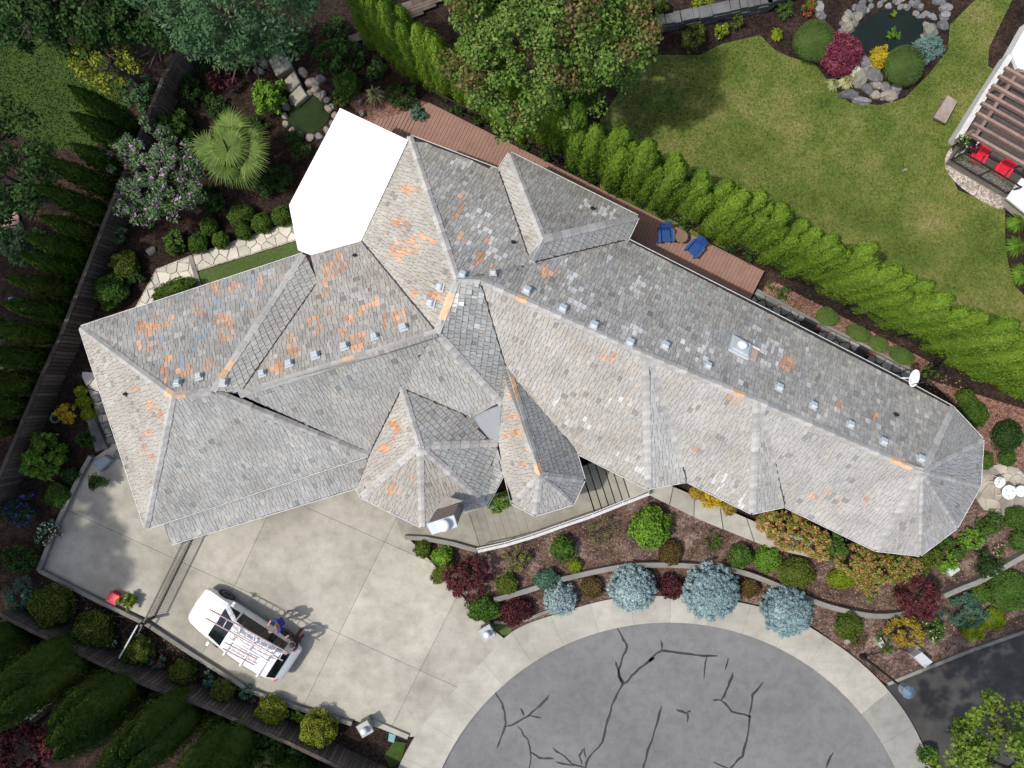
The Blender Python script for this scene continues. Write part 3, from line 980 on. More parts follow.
# front walk with treads and steps
walk = empty('front_walk'); tag(walk, kind='structure')
def yL(x):
    T = [(396, 537), (407, 538), (440, 543), (478, 548), (530, 535), (590, 513), (648, 491), (700, 470)]
    for (x0, y0), (x1, y1) in zip(T, T[1:]):
        if x0 <= x <= x1: return y0 + (y1 - y0) * (x - x0) / (x1 - x0)
    return T[-1][1]
def walk_piece(x0, x1, z, name, up=46, mat='walk'):
    n = 4
    low = [(x0 + (x1 - x0) * k / n, yL(x0 + (x1 - x0) * k / n)) for k in range(n + 1)]
    top = [(p[0] - up * .32, p[1] - up) for p in low]
    P = [(v.x, v.y) for v in GP(low + top[::-1], z)]
    mb = MB(); mb.prism(P, -.05, z)
    mb.build(name, M[mat], walk)
walk_piece(402, 480, .115, 'landing')
xs = [480.4, 487, 494, 501, 508, 515, 522, 530]
for i in range(len(xs) - 1): walk_piece(xs[i], xs[i + 1] - .16, .14 + .03 * i, 'tread')
walk_piece(530, 594, .345, 'landing')
xs = [594.4, 601.5, 608.5, 615.5, 622.5, 629.5]
for i in range(len(xs) - 1): walk_piece(xs[i] + .9, xs[i + 1] - .3, .40 + .14 * i, 'step', 44)
walk_piece(630.4, 660, 1.02, 'landing', 40, 'sidewalk')

# upper walk along the house, a strip of panels
UW_lo = [(645, 493), (700, 520), (770, 548), (830, 562), (842, 556)]
UW_hi = [(652, 478), (700, 498), (760, 524), (800, 538), (838, 540)]
uw = empty('upper_walk'); tag(uw, kind='structure')
def lerp_poly(T, t):
    f = t * (len(T) - 1); i = min(int(f), len(T) - 2); f -= i
    return (T[i][0] + (T[i + 1][0] - T[i][0]) * f, T[i][1] + (T[i + 1][1] - T[i][1]) * f)
for k in range(9):
    t0, t1 = k / 9 + .002, (k + 1) / 9 - .002
    P = [lerp_poly(UW_lo, t0), lerp_poly(UW_lo, (t0 + t1) / 2), lerp_poly(UW_lo, t1), lerp_poly(UW_hi, t1), lerp_poly(UW_hi, (t0 + t1) / 2), lerp_poly(UW_hi, t0)]
    mb = MB(); mb.prism([(v.x, v.y) for v in GP(P, .3)], -.05, .30)
    mb.build('panel', M['sidewalk'], uw)

# white capped wall and rail along the front steps
wl = empty('railing_wall', G(560, 526)); tag(wl, 'white capped guard wall with slim rail along the front steps', 'wall')
o0 = G(560, 526)
WP = [(478, 550), (505, 544), (532, 536), (560, 526), (592, 515), (622, 503), (648, 493)]
def rel(z): return [(v.x - o0.x, v.y - o0.y) for v in GP(WP, z)]
mb = MB(); wall_strip(mb, rel(.5), .14, -.05, .72); mb.build('wall', M['kerb'], wl)
mb = MB(); wall_strip(mb, rel(.5), .11, .722, .78); mb.build('cap', plain('grey_cap', (.50, .50, .49), .7), wl)
mb = MB(); P = rel(.5); mb.tube([(p[0] - .02, p[1] + .16, 1.0) for p in P], .022, 8); mb.build('handrail', plain('grey_rail', (.52, .52, .52), .5), wl, True)
mb = MB()
for p in P[::1]: mb.tube([(p[0] - .02, p[1] + .05, .77), (p[0] - .02, p[1] + .16, 1.0)], .014, 6)
mb.build('rail_bracket', M['white'], wl)
mb = MB(); wall_strip(mb, [(v.x, v.y) for v in GP([(405, 537), (425, 538), (452, 543), (477, 550)], .2)], .17, -.05, .34)
tag(mb.build('garden_wall', M['kerb']), 'low grey garden wall below the chimney at the walk', 'wall')

# pale flagstone path on the west side
fp = empty('flagstone_path'); tag(fp, kind='structure')
r_ = random.Random(11)
for P in ([(134, 312), (157, 270), (189, 258), (292, 223), (297, 239), (198, 270), (195, 276), (168, 283), (155, 293), (152, 304), (150, 314)],
          [(80, 372), (92, 372), (104, 398), (110, 430), (122, 466), (108, 466), (98, 420), (90, 395)]):
    W_ = [(v.x, v.y) for v in GP(P, .03)]
    for c in voronoi(W_, .42, r_, .03):
        mb = MB(); mb.prism(c, -.04, .03 + r_.uniform(-.008, .008), bev=.012); mb.build('paving_stone', M['flag'], fp)
sheet('path_base', [(132, 313), (156, 269), (189, 256), (293, 221), (298, 240), (198, 271), (195, 277), (168, 284), (156, 293), (153, 304), (151, 315)], -.006, M['gravel'])
mb = MB(); mb.prism([(v.x, v.y) for v in GP([(188, 256), (192, 255), (202, 287), (198, 289)], .06)], -.05, .07)
tag(mb.build('garden_edging', M['kerb']), 'narrow concrete strip crossing the pale flagstone path', 'edging')

# slate path beside the deck
sp_ = empty('slate_path'); tag(sp_, kind='structure')
for k, P in enumerate(([(752, 300), (757, 291), (805, 317), (797, 330)], [(817, 336), (822, 326), (860, 345), (853, 356)], [(869, 360), (873, 352), (915, 374), (905, 388)])):
    W_ = [(v.x, v.y) for v in GP(P, .03)]
    P2 = [(v.x, v.y) for v in GP([(P[0][0] - 20, P[0][1] + 24), P[1], P[2], (P[3][0] - 12, P[3][1] + 24)], .03)]
    for c in voronoi(P2, .4, r_, .05):
        mb = MB(); mb.prism(c, -.04, .03 + r_.uniform(-.008, .008), bev=.012); mb.build('paving_stone', M['slate'], sp_)
for P in ([(805, 317), (818, 324), (800, 350), (785, 345)], [(860, 345), (870, 350), (850, 375), (838, 370)]):
    mb = MB(); mb.prism([(v.x, v.y) for v in GP(P, .04)], -.04, .045); mb.build('threshold_slab', M['dark'], sp_)
mb = MB()
wall_strip(mb, [(v.x, v.y) for v in GP([(757, 290), (806, 316), (862, 344), (916, 372)], .06)], .1, -.05, .09)
tag(mb.build('garden_edging', M['kerb']), 'concrete edging between slate path and red mulch strip', 'edging')

# octagonal patio
pt = empty('patio'); tag(pt, kind='structure')
PAT = [(975, 477), (981, 468), (1000, 464), (1018, 468), (1030, 480), (1030, 500), (1018, 512), (1004, 516), (984, 510), (973, 494)]
for c in voronoi([(v.x, v.y) for v in GP(PAT, .06)], .55, r_, .025):
    mb = MB(); mb.prism(c, -.04, .07 + r_.uniform(-.006, .006), bev=.012); mb.build('paving_stone', M['patio'], pt)
sheet('patio_base', PAT, .035, M['gravel'])

# deck
dk = empty('deck'); tag(dk, kind='structure')
zD = .28
D0, D1 = G(428, 103, zD), G(764, 272, zD)
u = (D1 - D0).normalized(); vv = Vector((u.y, -u.x, 0))   # towards the house
mb = MB(); Ld = (D1 - D0).length
nb = int(Ld / .145)
rnd2 = random.Random(3)
for i in range(nb):
    c = D0 + u * (i + .5) * Ld / nb
    wd = 3.2
    mb.box((c.x + vv.x * wd / 2, c.y + vv.y * wd / 2, zD - .02 + rnd2.uniform(-.002, .002)), (Ld / nb - .010, wd, .04), math.atan2(u.y, u.x))
tag(mb.build('boards', M['deckwood'], dk), kind='stuff')
mb = MB()
for q in (0.0, 1.0, 2.0, 3.1):
    a_, b_ = D0 + vv * q + u * .02, D1 + vv * q - u * .02
    mb.bar((a_.x, a_.y, .11), (b_.x, b_.y, .11), .08, .26)
mb.build('joist', M['fencewood'], dk)
mb = MB(); mb.bar((D0.x - vv.x * .022, D0.y - vv.y * .022, .14), (D1.x - vv.x * .022, D1.y - vv.y * .022, .14), .03, .28); mb.build('fascia', M['deckwood'], dk)
E0, E1 = G(371, 121, .2), G(403, 113, .2)
dk2 = [(371, 121), (403, 113), (428, 103), (450, 150), (410, 150)]
mb = MB()
P = [(v.x, v.y) for v in GP(dk2, .2)]
ang = math.atan2(u.y, u.x)
k = -40
base = P[0]
while k < 60:
    off = k * .145
    nx, ny = u.x, u.y
    c0 = nx * base[0] + ny * base[1] + off
    q = clip_half(clip_half(P, nx, ny, c0 + .127), -nx, -ny, -c0)
    if len(q) >= 3 and abs(area2(q)) > .01: mb.prism(q, .0, .2)
    k += 1
tag(mb.build('lower_boards', M['deckwood'], dk), kind='stuff')
# ---------------------------------------------------------------- the house
house = empty('house', (0, 0, 0))
tag(house, 'large rambling house under a weathered grey cedar shake roof of many hips', 'house')
E = 3.2
# name: (vertices (px, py, z), (eave start index, eave end index), tone with each slope's sunlight or shade painted in)
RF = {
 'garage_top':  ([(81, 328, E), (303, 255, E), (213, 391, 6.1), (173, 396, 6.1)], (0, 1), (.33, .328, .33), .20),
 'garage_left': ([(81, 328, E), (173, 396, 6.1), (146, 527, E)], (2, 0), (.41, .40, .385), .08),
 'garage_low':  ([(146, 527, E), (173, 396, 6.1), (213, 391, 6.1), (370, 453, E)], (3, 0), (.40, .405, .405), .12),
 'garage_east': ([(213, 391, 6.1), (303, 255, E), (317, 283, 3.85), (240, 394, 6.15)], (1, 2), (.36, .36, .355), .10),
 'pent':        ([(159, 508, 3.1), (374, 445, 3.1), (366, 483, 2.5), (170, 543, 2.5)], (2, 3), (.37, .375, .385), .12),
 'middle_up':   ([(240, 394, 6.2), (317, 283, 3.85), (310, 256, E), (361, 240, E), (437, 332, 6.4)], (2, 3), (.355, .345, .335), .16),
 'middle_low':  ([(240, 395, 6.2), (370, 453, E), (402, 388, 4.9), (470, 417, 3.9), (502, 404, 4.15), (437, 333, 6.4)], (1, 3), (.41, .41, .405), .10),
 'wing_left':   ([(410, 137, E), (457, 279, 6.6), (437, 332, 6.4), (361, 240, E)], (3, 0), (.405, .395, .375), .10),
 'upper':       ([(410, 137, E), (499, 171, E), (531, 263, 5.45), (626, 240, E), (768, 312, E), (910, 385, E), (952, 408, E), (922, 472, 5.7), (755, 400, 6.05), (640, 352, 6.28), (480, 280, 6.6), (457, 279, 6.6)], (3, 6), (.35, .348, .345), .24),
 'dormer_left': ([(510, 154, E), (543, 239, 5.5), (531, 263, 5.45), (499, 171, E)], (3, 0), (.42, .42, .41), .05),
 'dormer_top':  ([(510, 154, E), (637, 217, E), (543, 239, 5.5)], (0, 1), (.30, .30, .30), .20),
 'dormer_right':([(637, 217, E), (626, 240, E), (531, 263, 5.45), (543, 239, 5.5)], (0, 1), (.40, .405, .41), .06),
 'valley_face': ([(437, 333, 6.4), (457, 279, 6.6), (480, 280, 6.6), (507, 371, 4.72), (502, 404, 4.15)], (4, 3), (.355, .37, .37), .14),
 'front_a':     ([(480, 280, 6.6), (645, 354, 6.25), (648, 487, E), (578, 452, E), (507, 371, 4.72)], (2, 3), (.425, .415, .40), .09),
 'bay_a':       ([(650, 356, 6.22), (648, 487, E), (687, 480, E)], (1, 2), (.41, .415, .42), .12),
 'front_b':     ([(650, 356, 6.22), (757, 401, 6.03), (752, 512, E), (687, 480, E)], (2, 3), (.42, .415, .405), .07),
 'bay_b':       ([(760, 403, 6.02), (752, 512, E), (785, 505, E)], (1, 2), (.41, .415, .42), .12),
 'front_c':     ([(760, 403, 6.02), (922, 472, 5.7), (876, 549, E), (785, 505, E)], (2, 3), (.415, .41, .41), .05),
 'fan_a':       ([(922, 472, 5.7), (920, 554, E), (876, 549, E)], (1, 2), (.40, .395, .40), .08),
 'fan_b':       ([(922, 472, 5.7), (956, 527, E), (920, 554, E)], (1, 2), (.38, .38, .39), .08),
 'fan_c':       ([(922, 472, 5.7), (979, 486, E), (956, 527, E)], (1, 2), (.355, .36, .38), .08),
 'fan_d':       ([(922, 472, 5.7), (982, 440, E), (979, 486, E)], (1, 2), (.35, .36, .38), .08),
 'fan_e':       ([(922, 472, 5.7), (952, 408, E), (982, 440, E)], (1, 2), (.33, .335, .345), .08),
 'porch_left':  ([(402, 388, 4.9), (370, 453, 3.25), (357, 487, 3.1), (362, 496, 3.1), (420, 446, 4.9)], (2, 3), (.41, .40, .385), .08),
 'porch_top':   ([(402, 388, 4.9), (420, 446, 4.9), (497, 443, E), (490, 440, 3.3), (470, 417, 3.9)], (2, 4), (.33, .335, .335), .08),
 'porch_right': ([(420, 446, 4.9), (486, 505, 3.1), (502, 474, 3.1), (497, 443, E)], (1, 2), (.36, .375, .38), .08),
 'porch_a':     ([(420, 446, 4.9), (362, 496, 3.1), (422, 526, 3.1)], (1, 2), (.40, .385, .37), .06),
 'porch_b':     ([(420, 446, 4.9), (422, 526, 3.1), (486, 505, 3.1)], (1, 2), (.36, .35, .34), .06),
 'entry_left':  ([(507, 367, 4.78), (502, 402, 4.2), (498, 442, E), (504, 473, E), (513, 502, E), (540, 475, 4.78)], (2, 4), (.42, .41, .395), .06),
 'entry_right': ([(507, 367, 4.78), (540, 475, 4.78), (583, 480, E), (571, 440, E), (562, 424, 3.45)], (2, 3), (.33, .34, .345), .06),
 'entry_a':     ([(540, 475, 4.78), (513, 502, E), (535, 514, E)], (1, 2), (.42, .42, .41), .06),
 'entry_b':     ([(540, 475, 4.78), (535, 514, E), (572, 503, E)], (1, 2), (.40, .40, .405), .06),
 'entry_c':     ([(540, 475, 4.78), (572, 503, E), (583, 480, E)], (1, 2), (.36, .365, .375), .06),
}
# bare cedar patches (px, py, radius x, radius y)
CED = [(160, 322, 12, 8), (145, 330, 8, 10), (139, 342, 3, 9), (152, 347, 8, 4), (227, 320, 12, 7), (225, 333, 8, 11), (198, 310, 6, 7), (167, 358, 4, 4), (166, 373, 5, 12), (184, 372, 10, 6), (207, 365, 6, 5),
       (216, 287, 5, 7), (235, 288, 8, 5), (260, 282, 5, 8), (277, 277, 4, 5), (151, 407, 6, 9), (160, 416, 4, 5), (148, 432, 6, 4), (146, 447, 4, 3), (152, 457, 4, 4), (137, 388, 5, 3),
       (330, 272, 6, 12), (342, 262, 6, 10), (325, 290, 4, 8), (316, 322, 8, 7), (316, 330, 6, 8), (362, 308, 6, 8), (374, 303, 5, 6), (399, 318, 8, 10), (342, 331, 5, 5), (356, 342, 8, 12), (293, 346, 7, 10), (278, 366, 6, 10), (350, 320, 4, 4), (331, 313, 5, 4), (386, 322, 3, 6),
       (399, 222, 13, 6), (418, 237, 22, 4), (405, 246, 14, 10), (396, 255, 8, 6), (407, 190, 9, 6), (410, 205, 4, 8), (432, 237, 6, 5), (415, 292, 7, 4), (437, 297, 8, 6),
       (460, 203, 4, 7), (455, 218, 5, 6), (461, 240, 4, 6), (481, 255, 4, 7), (487, 240, 4, 3), (492, 264, 4, 4), (551, 272, 10, 5), (479, 262, 4, 4),
       (788, 363, 8, 7), (841, 404, 5, 7), (875, 418, 4, 5), (610, 354, 11, 8), (735, 398, 8, 5), (813, 497, 4, 3), (843, 501, 4, 4), (866, 501, 3, 3), (825, 492, 3, 2), (696, 447, 4, 4),
       (396, 426, 7, 10), (388, 447, 8, 6), (395, 488, 7, 7), (412, 477, 4, 4), (385, 484, 5, 3), (515, 418, 8, 5), (508, 434, 6, 5), (519, 431, 5, 6), (523, 464, 8, 3), (540, 463, 5, 5), (523, 449, 3, 2), (510, 395, 3, 9)]
# pale replaced shakes
PALE = [(745, 350, 10, 8), (770, 354, 12, 14), (756, 330, 9, 4), (632, 330, 14, 5), (640, 290, 10, 8), (575, 285, 12, 8), (580, 300, 10, 12), (565, 262, 8, 4), (690, 345, 16, 6), (700, 358, 8, 6), (605, 218, 12, 10), (585, 205, 5, 4),
        (497, 250, 12, 14), (482, 225, 10, 14), (462, 160, 10, 12), (455, 300, 8, 10), (478, 300, 7, 6), (470, 330, 10, 6), (615, 400, 10, 6), (575, 420, 12, 5), (590, 425, 5, 5), (625, 455, 10, 5), (640, 470, 6, 4), (560, 402, 6, 4), (545, 398, 6, 4), (720, 480, 8, 8), (740, 500, 8, 6)]
BLUE = [(745, 335, 40, 22), (170, 330, 40, 40), (240, 300, 30, 30)]

def to_px(p):
    k = FPX / (CAM_H - p[2])
    return 512 + p[0] * k, 384 - p[1] * k
TRI = []     # (face, tri verts) for height queries
FACES = {}
for nm, (vs, ev, tone, var) in RF.items():
    P = [G(*v) for v in vs]
    tr = [tuple(t) for t in tessellate_polygon([[Vector((p.x, p.y, 0)) for p in P]])]
    FACES[nm] = (P, tr)
    for t in tr: TRI.append((nm, [P[i] for i in t]))
def plane_z(tri, x, y):
    a, b, c = tri
    d = (b.y - c.y) * (a.x - c.x) + (c.x - b.x) * (a.y - c.y)
    if abs(d) < 1e-9: return None
    l1 = ((b.y - c.y) * (x - c.x) + (c.x - b.x) * (y - c.y)) / d
    l2 = ((c.y - a.y) * (x - c.x) + (a.x - c.x) * (y - c.y)) / d
    l3 = 1 - l1 - l2
    return l1 * a.z + l2 * b.z + l3 * c.z, min(l1, l2, l3)
def roof_z(x, y, names=None, tol=-1e-3):
    best = None
    for nm, t in TRI:
        if names and nm not in names: continue
        r = plane_z(t, x, y)
        if r and r[1] >= tol and (best is None or r[0] > best): best = r[0]
    return best
def face_tri(nm, x, y):
    P, tr = FACES[nm]
    bt, bs = None, -1e9
    for t in tr:
        r = plane_z([P[i] for i in t], x, y)
        if r and r[1] > bs: bs, bt = r[1], t
    return [P[i] for i in bt]

def in_blobs(px, py, B, rr, soft=.35):
    for bx, by, a, b in B:
        d = ((px - bx) / a) ** 2 + ((py - by) / b) ** 2
        if d < 1 + rr * soft + soft * .6 * math.sin(px * 1.7 + py * .9): return True
    return False

rr = random.Random(21)
EXPO = .235
def lay_shakes(nm):
    vs, ev, tone, var = RF[nm]
    P, tr = FACES[nm]
    a, b = P[ev[0]], P[ev[1]]
    u = Vector((b.x - a.x, b.y - a.y, 0)).normalized()
    v = Vector((-u.y, u.x, 0))
    cx = sum(p.x for p in P) / len(P); cy = sum(p.y for p in P) / len(P)
    if (Vector((cx, cy, 0)) - Vector((a.x, a.y, 0))).dot(v) < 0: v = -v
    if nm in ('fan_a', 'fan_b', 'fan_c', 'fan_d', 'fan_e'): pass
    L = [((p.x - a.x) * u.x + (p.y - a.y) * u.y, (p.x - a.x) * v.x + (p.y - a.y) * v.y) for p in P]
    vmin, vmax = min(q[1] for q in L), max(q[1] for q in L)
    # slope of the face
    t0 = face_tri(nm, cx, cy)
    n0 = (t0[1] - t0[0]).cross(t0[2] - t0[0]).normalized()
    cs = abs(n0.z)
    step = EXPO * cs
    mb = MB()
    def cuts(yc):
        yc = min(max(yc, vmin + .004), vmax - .004)
        xs = []
        for i in range(len(L)):
            (x1, y1), (x2, y2) = L[i], L[(i + 1) % len(L)]
            if (y1 > yc) != (y2 > yc): xs.append(x1 + (x2 - x1) * (yc - y1) / (y2 - y1))
        return sorted(xs)
    y = vmin - .05
    while y < vmax:
        ym = y + step * .5
        c0, c1, cm = cuts(y), cuts(y + step), cuts(ym)
        if not (len(c0) == len(c1) == len(cm)): c0 = c1 = cm
        for k in range(0, len(cm) - 1, 2):
            g_ = .03
            la, ra, lb, rb = c0[k] + g_, c0[k + 1] - g_, c1[k] + g_, c1[k + 1] - g_
            lend, rend = min(la, lb), max(ra, rb)
            x = lend - rr.uniform(0, .1)
            while x < rend - .02:
                w = rr.choice((.10, .12, .14, .17, .20))
                xa, xb = x + .006, x + w - .006
                x += w
                lo, hi = y - .012 + rr.uniform(-.012, .008), y + step + .03
                ba, bb = max(xa, la), min(xb, ra)
                ta, tb = max(xa, lb), min(xb, rb)
                if bb < ba: ba = bb = min(max((ba + bb) / 2, la), max(la, ra))
                if tb < ta: ta = tb = min(max((ta + tb) / 2, lb), max(lb, rb))
                if (bb - ba) + (tb - ta) < .03: continue
                xm = (ba + bb + ta + tb) / 4
                yc = min(max(ym, vmin + .01), vmax - .01)
                wx, wy = a.x + u.x * xm + v.x * yc, a.y + u.y * xm + v.y * yc
                tri = face_tri(nm, wx, wy)
                th = .034 + rr.uniform(-.008, .014)
                pts = []
                for (xx, yy, hh) in ((ba, lo, th), (bb, lo, th), (tb, hi, .006), (ta, hi, .006), (ba, lo, -.004), (bb, lo, -.004)):
                    X, Y = a.x + u.x * xx + v.x * yy, a.y + u.y * xx + v.y * yy
                    pts.append((X, Y, plane_z(tri, X, Y)[0] + hh))
                px, py = to_px((wx, wy, plane_z(tri, wx, wy)[0]))
                k_ = math.exp(rr.gauss(0, var * .46))
                wm = rr.uniform(-.014, .014)
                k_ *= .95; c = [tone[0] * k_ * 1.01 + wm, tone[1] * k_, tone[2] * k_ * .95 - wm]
                r1 = rr.random()
                if in_blobs(px, py, CED, rr.uniform(-1, 1.3)) and rr.random() < .82:
                    q = rr.uniform(.62, 1.05); c2 = [.60 * q + .03, .36 * q + .015, .225 * q + .012]; m_ = rr.choice((.35, .6, .8, 1.0))
                    c = [c2[i] * m_ + c[i] * (1 - m_) for i in range(3)]
                elif in_blobs(px, py, PALE, rr.uniform(-1, 1.5)) and rr.random() < .45:
                    q = rr.uniform(.9, 1.1); c = [.54 * q, .54 * q, .53 * q]
                elif nm == 'upper' and rr.random() < .02:
                    c = [.50, .50, .495]
                elif in_blobs(px, py, BLUE, 0) and rr.random() < .12:
                    c = [.26, .31, .35]
                elif r1 < .03: c = [q * .7 for q in c]
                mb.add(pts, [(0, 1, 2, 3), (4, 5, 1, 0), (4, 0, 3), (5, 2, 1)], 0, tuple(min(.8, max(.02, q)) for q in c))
        y += step
    return mb

for nm, (vs, ev, tone, var) in RF.items():
    P, tr = FACES[nm]
    mb = MB()
    fs = []
    for t in tr:
        n = (P[t[1]] - P[t[0]]).cross(P[t[2]] - P[t[0]])
        fs.append(t if n.z > 0 else t[::-1])
    nP = len(P)
    mb.add([p for p in P], fs)
    mb.add([p - Vector((0, 0, .12)) for p in P], [f[::-1] for f in fs])
    for i in range(nP):
        j = (i + 1) % nP
        mb.add([P[i], P[j], P[j] - Vector((0, 0, .12)), P[i] - Vector((0, 0, .12))], [(0, 1, 2, 3)])
    sl = mb.build('roof_slope', M['underlay'], house)
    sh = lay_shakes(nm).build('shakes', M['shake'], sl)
    tag(sh, kind='stuff')

# flat membrane roofs
mb = MB()
FL = [G(470, 417, 3.86), G(502, 404, 4.08), G(499, 443, 3.26), G(490, 440, 3.28)]
mb.add(FL + [p - Vector((0, 0, .1)) for p in FL], [(0, 1, 2, 3), (3, 2, 1, 0), (0, 4, 5, 1), (1, 5, 6, 2), (2, 6, 7, 3), (3, 7, 4, 0)])
o = mb.build('flat_roof', M['flatroof'], house)
o['label'] = 'small smooth grey membrane patch between two shake roofs'
WF = [(340, 108), (408, 140), (361, 241), (311, 255), (298, 250), (289, 205)]
mb = MB(); mb.prism([(p.x, p.y) for p in GP(WF, 3.3)], 2.95, 3.30)
o = mb.build('flat_roof', M['membrane'], house)
o['label'] = 'flat plain white roof over the corner room'

# ridge and hip caps: each piece its own object
RID = [((81, 328, E), (173, 396, 6.1), 0), ((173, 396, 6.1), (213, 391, 6.1), 1), ((213, 391, 6.1), (303, 255, E), 0), ((146, 527, E), (173, 396, 6.1), 0), ((215, 392, 6.1), (368, 455, 3.25), 0),
       ((240, 394, 6.2), (437, 332, 6.4), 0), ((410, 137, E), (457, 279, 6.6), 0), ((437, 332, 6.4), (457, 279, 6.6), 1), ((437, 333, 6.4), (502, 404, 4.15), 0), ((457, 279, 6.6), (480, 280, 6.6), 0),
       ((480, 280, 6.6), (640, 352, 6.28), 0), ((640, 352, 6.28), (755, 400, 6.05), 0), ((755, 400, 6.05), (922, 472, 5.7), 0),
       ((510, 154, E), (543, 239, 5.5), 0), ((637, 217, E), (543, 239, 5.5), 0), ((543, 239, 5.5), (531, 263, 5.45), 0),
       ((645, 354, 6.25), (648, 487, E), 0), ((650, 356, 6.22), (683, 466, 3.55), 0), ((757, 402, 6.03), (752, 512, E), 0), ((760, 403, 6.02), (782, 492, 3.5), 0),
       ((922, 472, 5.7), (876, 549, E), 0), ((922, 472, 5.7), (920, 554, E), 2), ((922, 472, 5.7), (956, 527, E), 2), ((922, 472, 5.7), (979, 486, E), 2), ((922, 472, 5.7), (982, 440, E), 2), ((922, 472, 5.7), (952, 408, E), 0),
       ((402, 388, 4.9), (420, 446, 4.9), 0), ((420, 446, 4.9), (362, 496, 3.1), 0), ((420, 446, 4.9), (422, 526, 3.1), 0), ((420, 446, 4.9), (486, 505, 3.1), 0), ((420, 446, 4.9), (497, 443, E), 0),
       ((507, 367, 4.78), (540, 475, 4.78), 0), ((540, 475, 4.78), (513, 502, E), 2), ((540, 475, 4.78), (535, 514, E), 0), ((540, 475, 4.78), (572, 503, E), 2), ((540, 475, 4.78), (583, 480, E), 0)]
NEWCAP = [(222, 368, 13, 14), (349, 352, 15, 8), (446, 308, 10, 16), (512, 388, 6, 22), (518, 298, 10, 6), (618, 350, 10, 5), (738, 398, 9, 5), (898, 466, 10, 6), (539, 465, 5, 8), (175, 394, 6, 4)]
cap_parent = house
for (p, q, kd) in RID:
    A, B = G(*p), G(*q)
    if A.z > B.z: A, B = B, A
    d = B - A; L = d.length; dn = d.normalized()
    n = max(1, round(L / .40))
    s = Vector((-d.y, d.x, 0)).normalized()
    w = .125 if kd != 2 else .085
    mid = (A + B) / 2
    def drop(sg):
        zs = []
        for t in (.25, .5, .75):
            c = A.lerp(B, t); z = roof_z(c.x + s.x * w * sg, c.y + s.y * w * sg)
            if z is not None: zs.append(z - c.z)
        if not zs: return -.06
        zs.sort(); return max(-.22, min(.02, zs[len(zs) // 2]))
    dl, dr = drop(1), drop(-1)
    Lp = L / n
    for i in range(n):
        c0 = A + dn * (i * Lp - .03); c1 = A + dn * ((i + 1) * Lp)
        j = rr.uniform(-.012, .012)
        h0, h1 = .062, .042
        vsx = []
        for c, h in ((c0, h0), (c1, h1)):
            sj = s * (w + j)
            vsx += [c + sj + Vector((0, 0, dl + h)), c + Vector((0, 0, h + .012)), c - sj + Vector((0, 0, dr + h)),
                    c + sj + Vector((0, 0, dl + h - .035)), c - sj + Vector((0, 0, dr + h - .035))]
        px, py = to_px((c0 + c1) / 2)
        if in_blobs(px, py, NEWCAP, 0):
            k_ = rr.uniform(.85, 1.1); c = (.66 * k_, .45 * k_, .29 * k_)
        else:
            k_ = rr.uniform(.82, 1.14); c = (.43 * k_, .425 * k_, .41 * k_)
        mb = MB()
        mid_ = (c0 + c1) / 2
        mb.add([x - mid_ for x in vsx], [(0, 1, 6, 5), (1, 2, 7, 6), (3, 1, 0), (1, 4, 2), (3, 4, 1), (0, 5, 8, 3), (2, 4, 9, 7)], 0, c)
        mb.build('ridge_shingle', M['shake'], house, loc=mid_)

# gutters along the eaves
EAV = [[(81, 328, E), (303, 255, E)], [(146, 527, E), (81, 328, E)], [(370, 453, E), (146, 527, E)], [(357, 486, 2.5), (170, 543, 2.5)], [(310, 256, E), (361, 240, E)],
       [(410, 137, E), (499, 171, E)], [(499, 171, E), (510, 154, E)], [(510, 154, E), (637, 217, E)], [(637, 217, E), (626, 240, E)], [(626, 240, E), (768, 312, E)], [(768, 312, E), (910, 385, E)], [(910, 385, E), (952, 408, E)],
       [(952, 408, E), (982, 440, E)], [(982, 440, E), (979, 486, E)], [(979, 486, E), (956, 527, E)], [(956, 527, E), (920, 554, E)], [(920, 554, E), (876, 549, E)], [(876, 549, E), (785, 505, E)], [(785, 505, E), (752, 512, E)],
       [(752, 512, E), (687, 480, E)], [(687, 480, E), (648, 487, E)], [(648, 487, E), (578, 452, E)], [(583, 480, E), (571, 440, E)], [(572, 503, E), (583, 480, E)], [(535, 514, E), (572, 503, E)], [(513, 502, E), (535, 514, E)], [(498, 442, E), (513, 502, E)],
       [(502, 474, 3.1), (497, 443, 3.2)], [(486, 505, 3.1), (502, 474, 3.1)], [(422, 526, 3.1), (362, 496, 3.1)], [(357, 487, 3.1), (362, 496, 3.1)], [(361, 240, E), (410, 137, E)]]
M['gutter'] = plain('gutter_paint', (0.48, 0.48, 0.47), 0.6, var=.2)
wall_n = 0
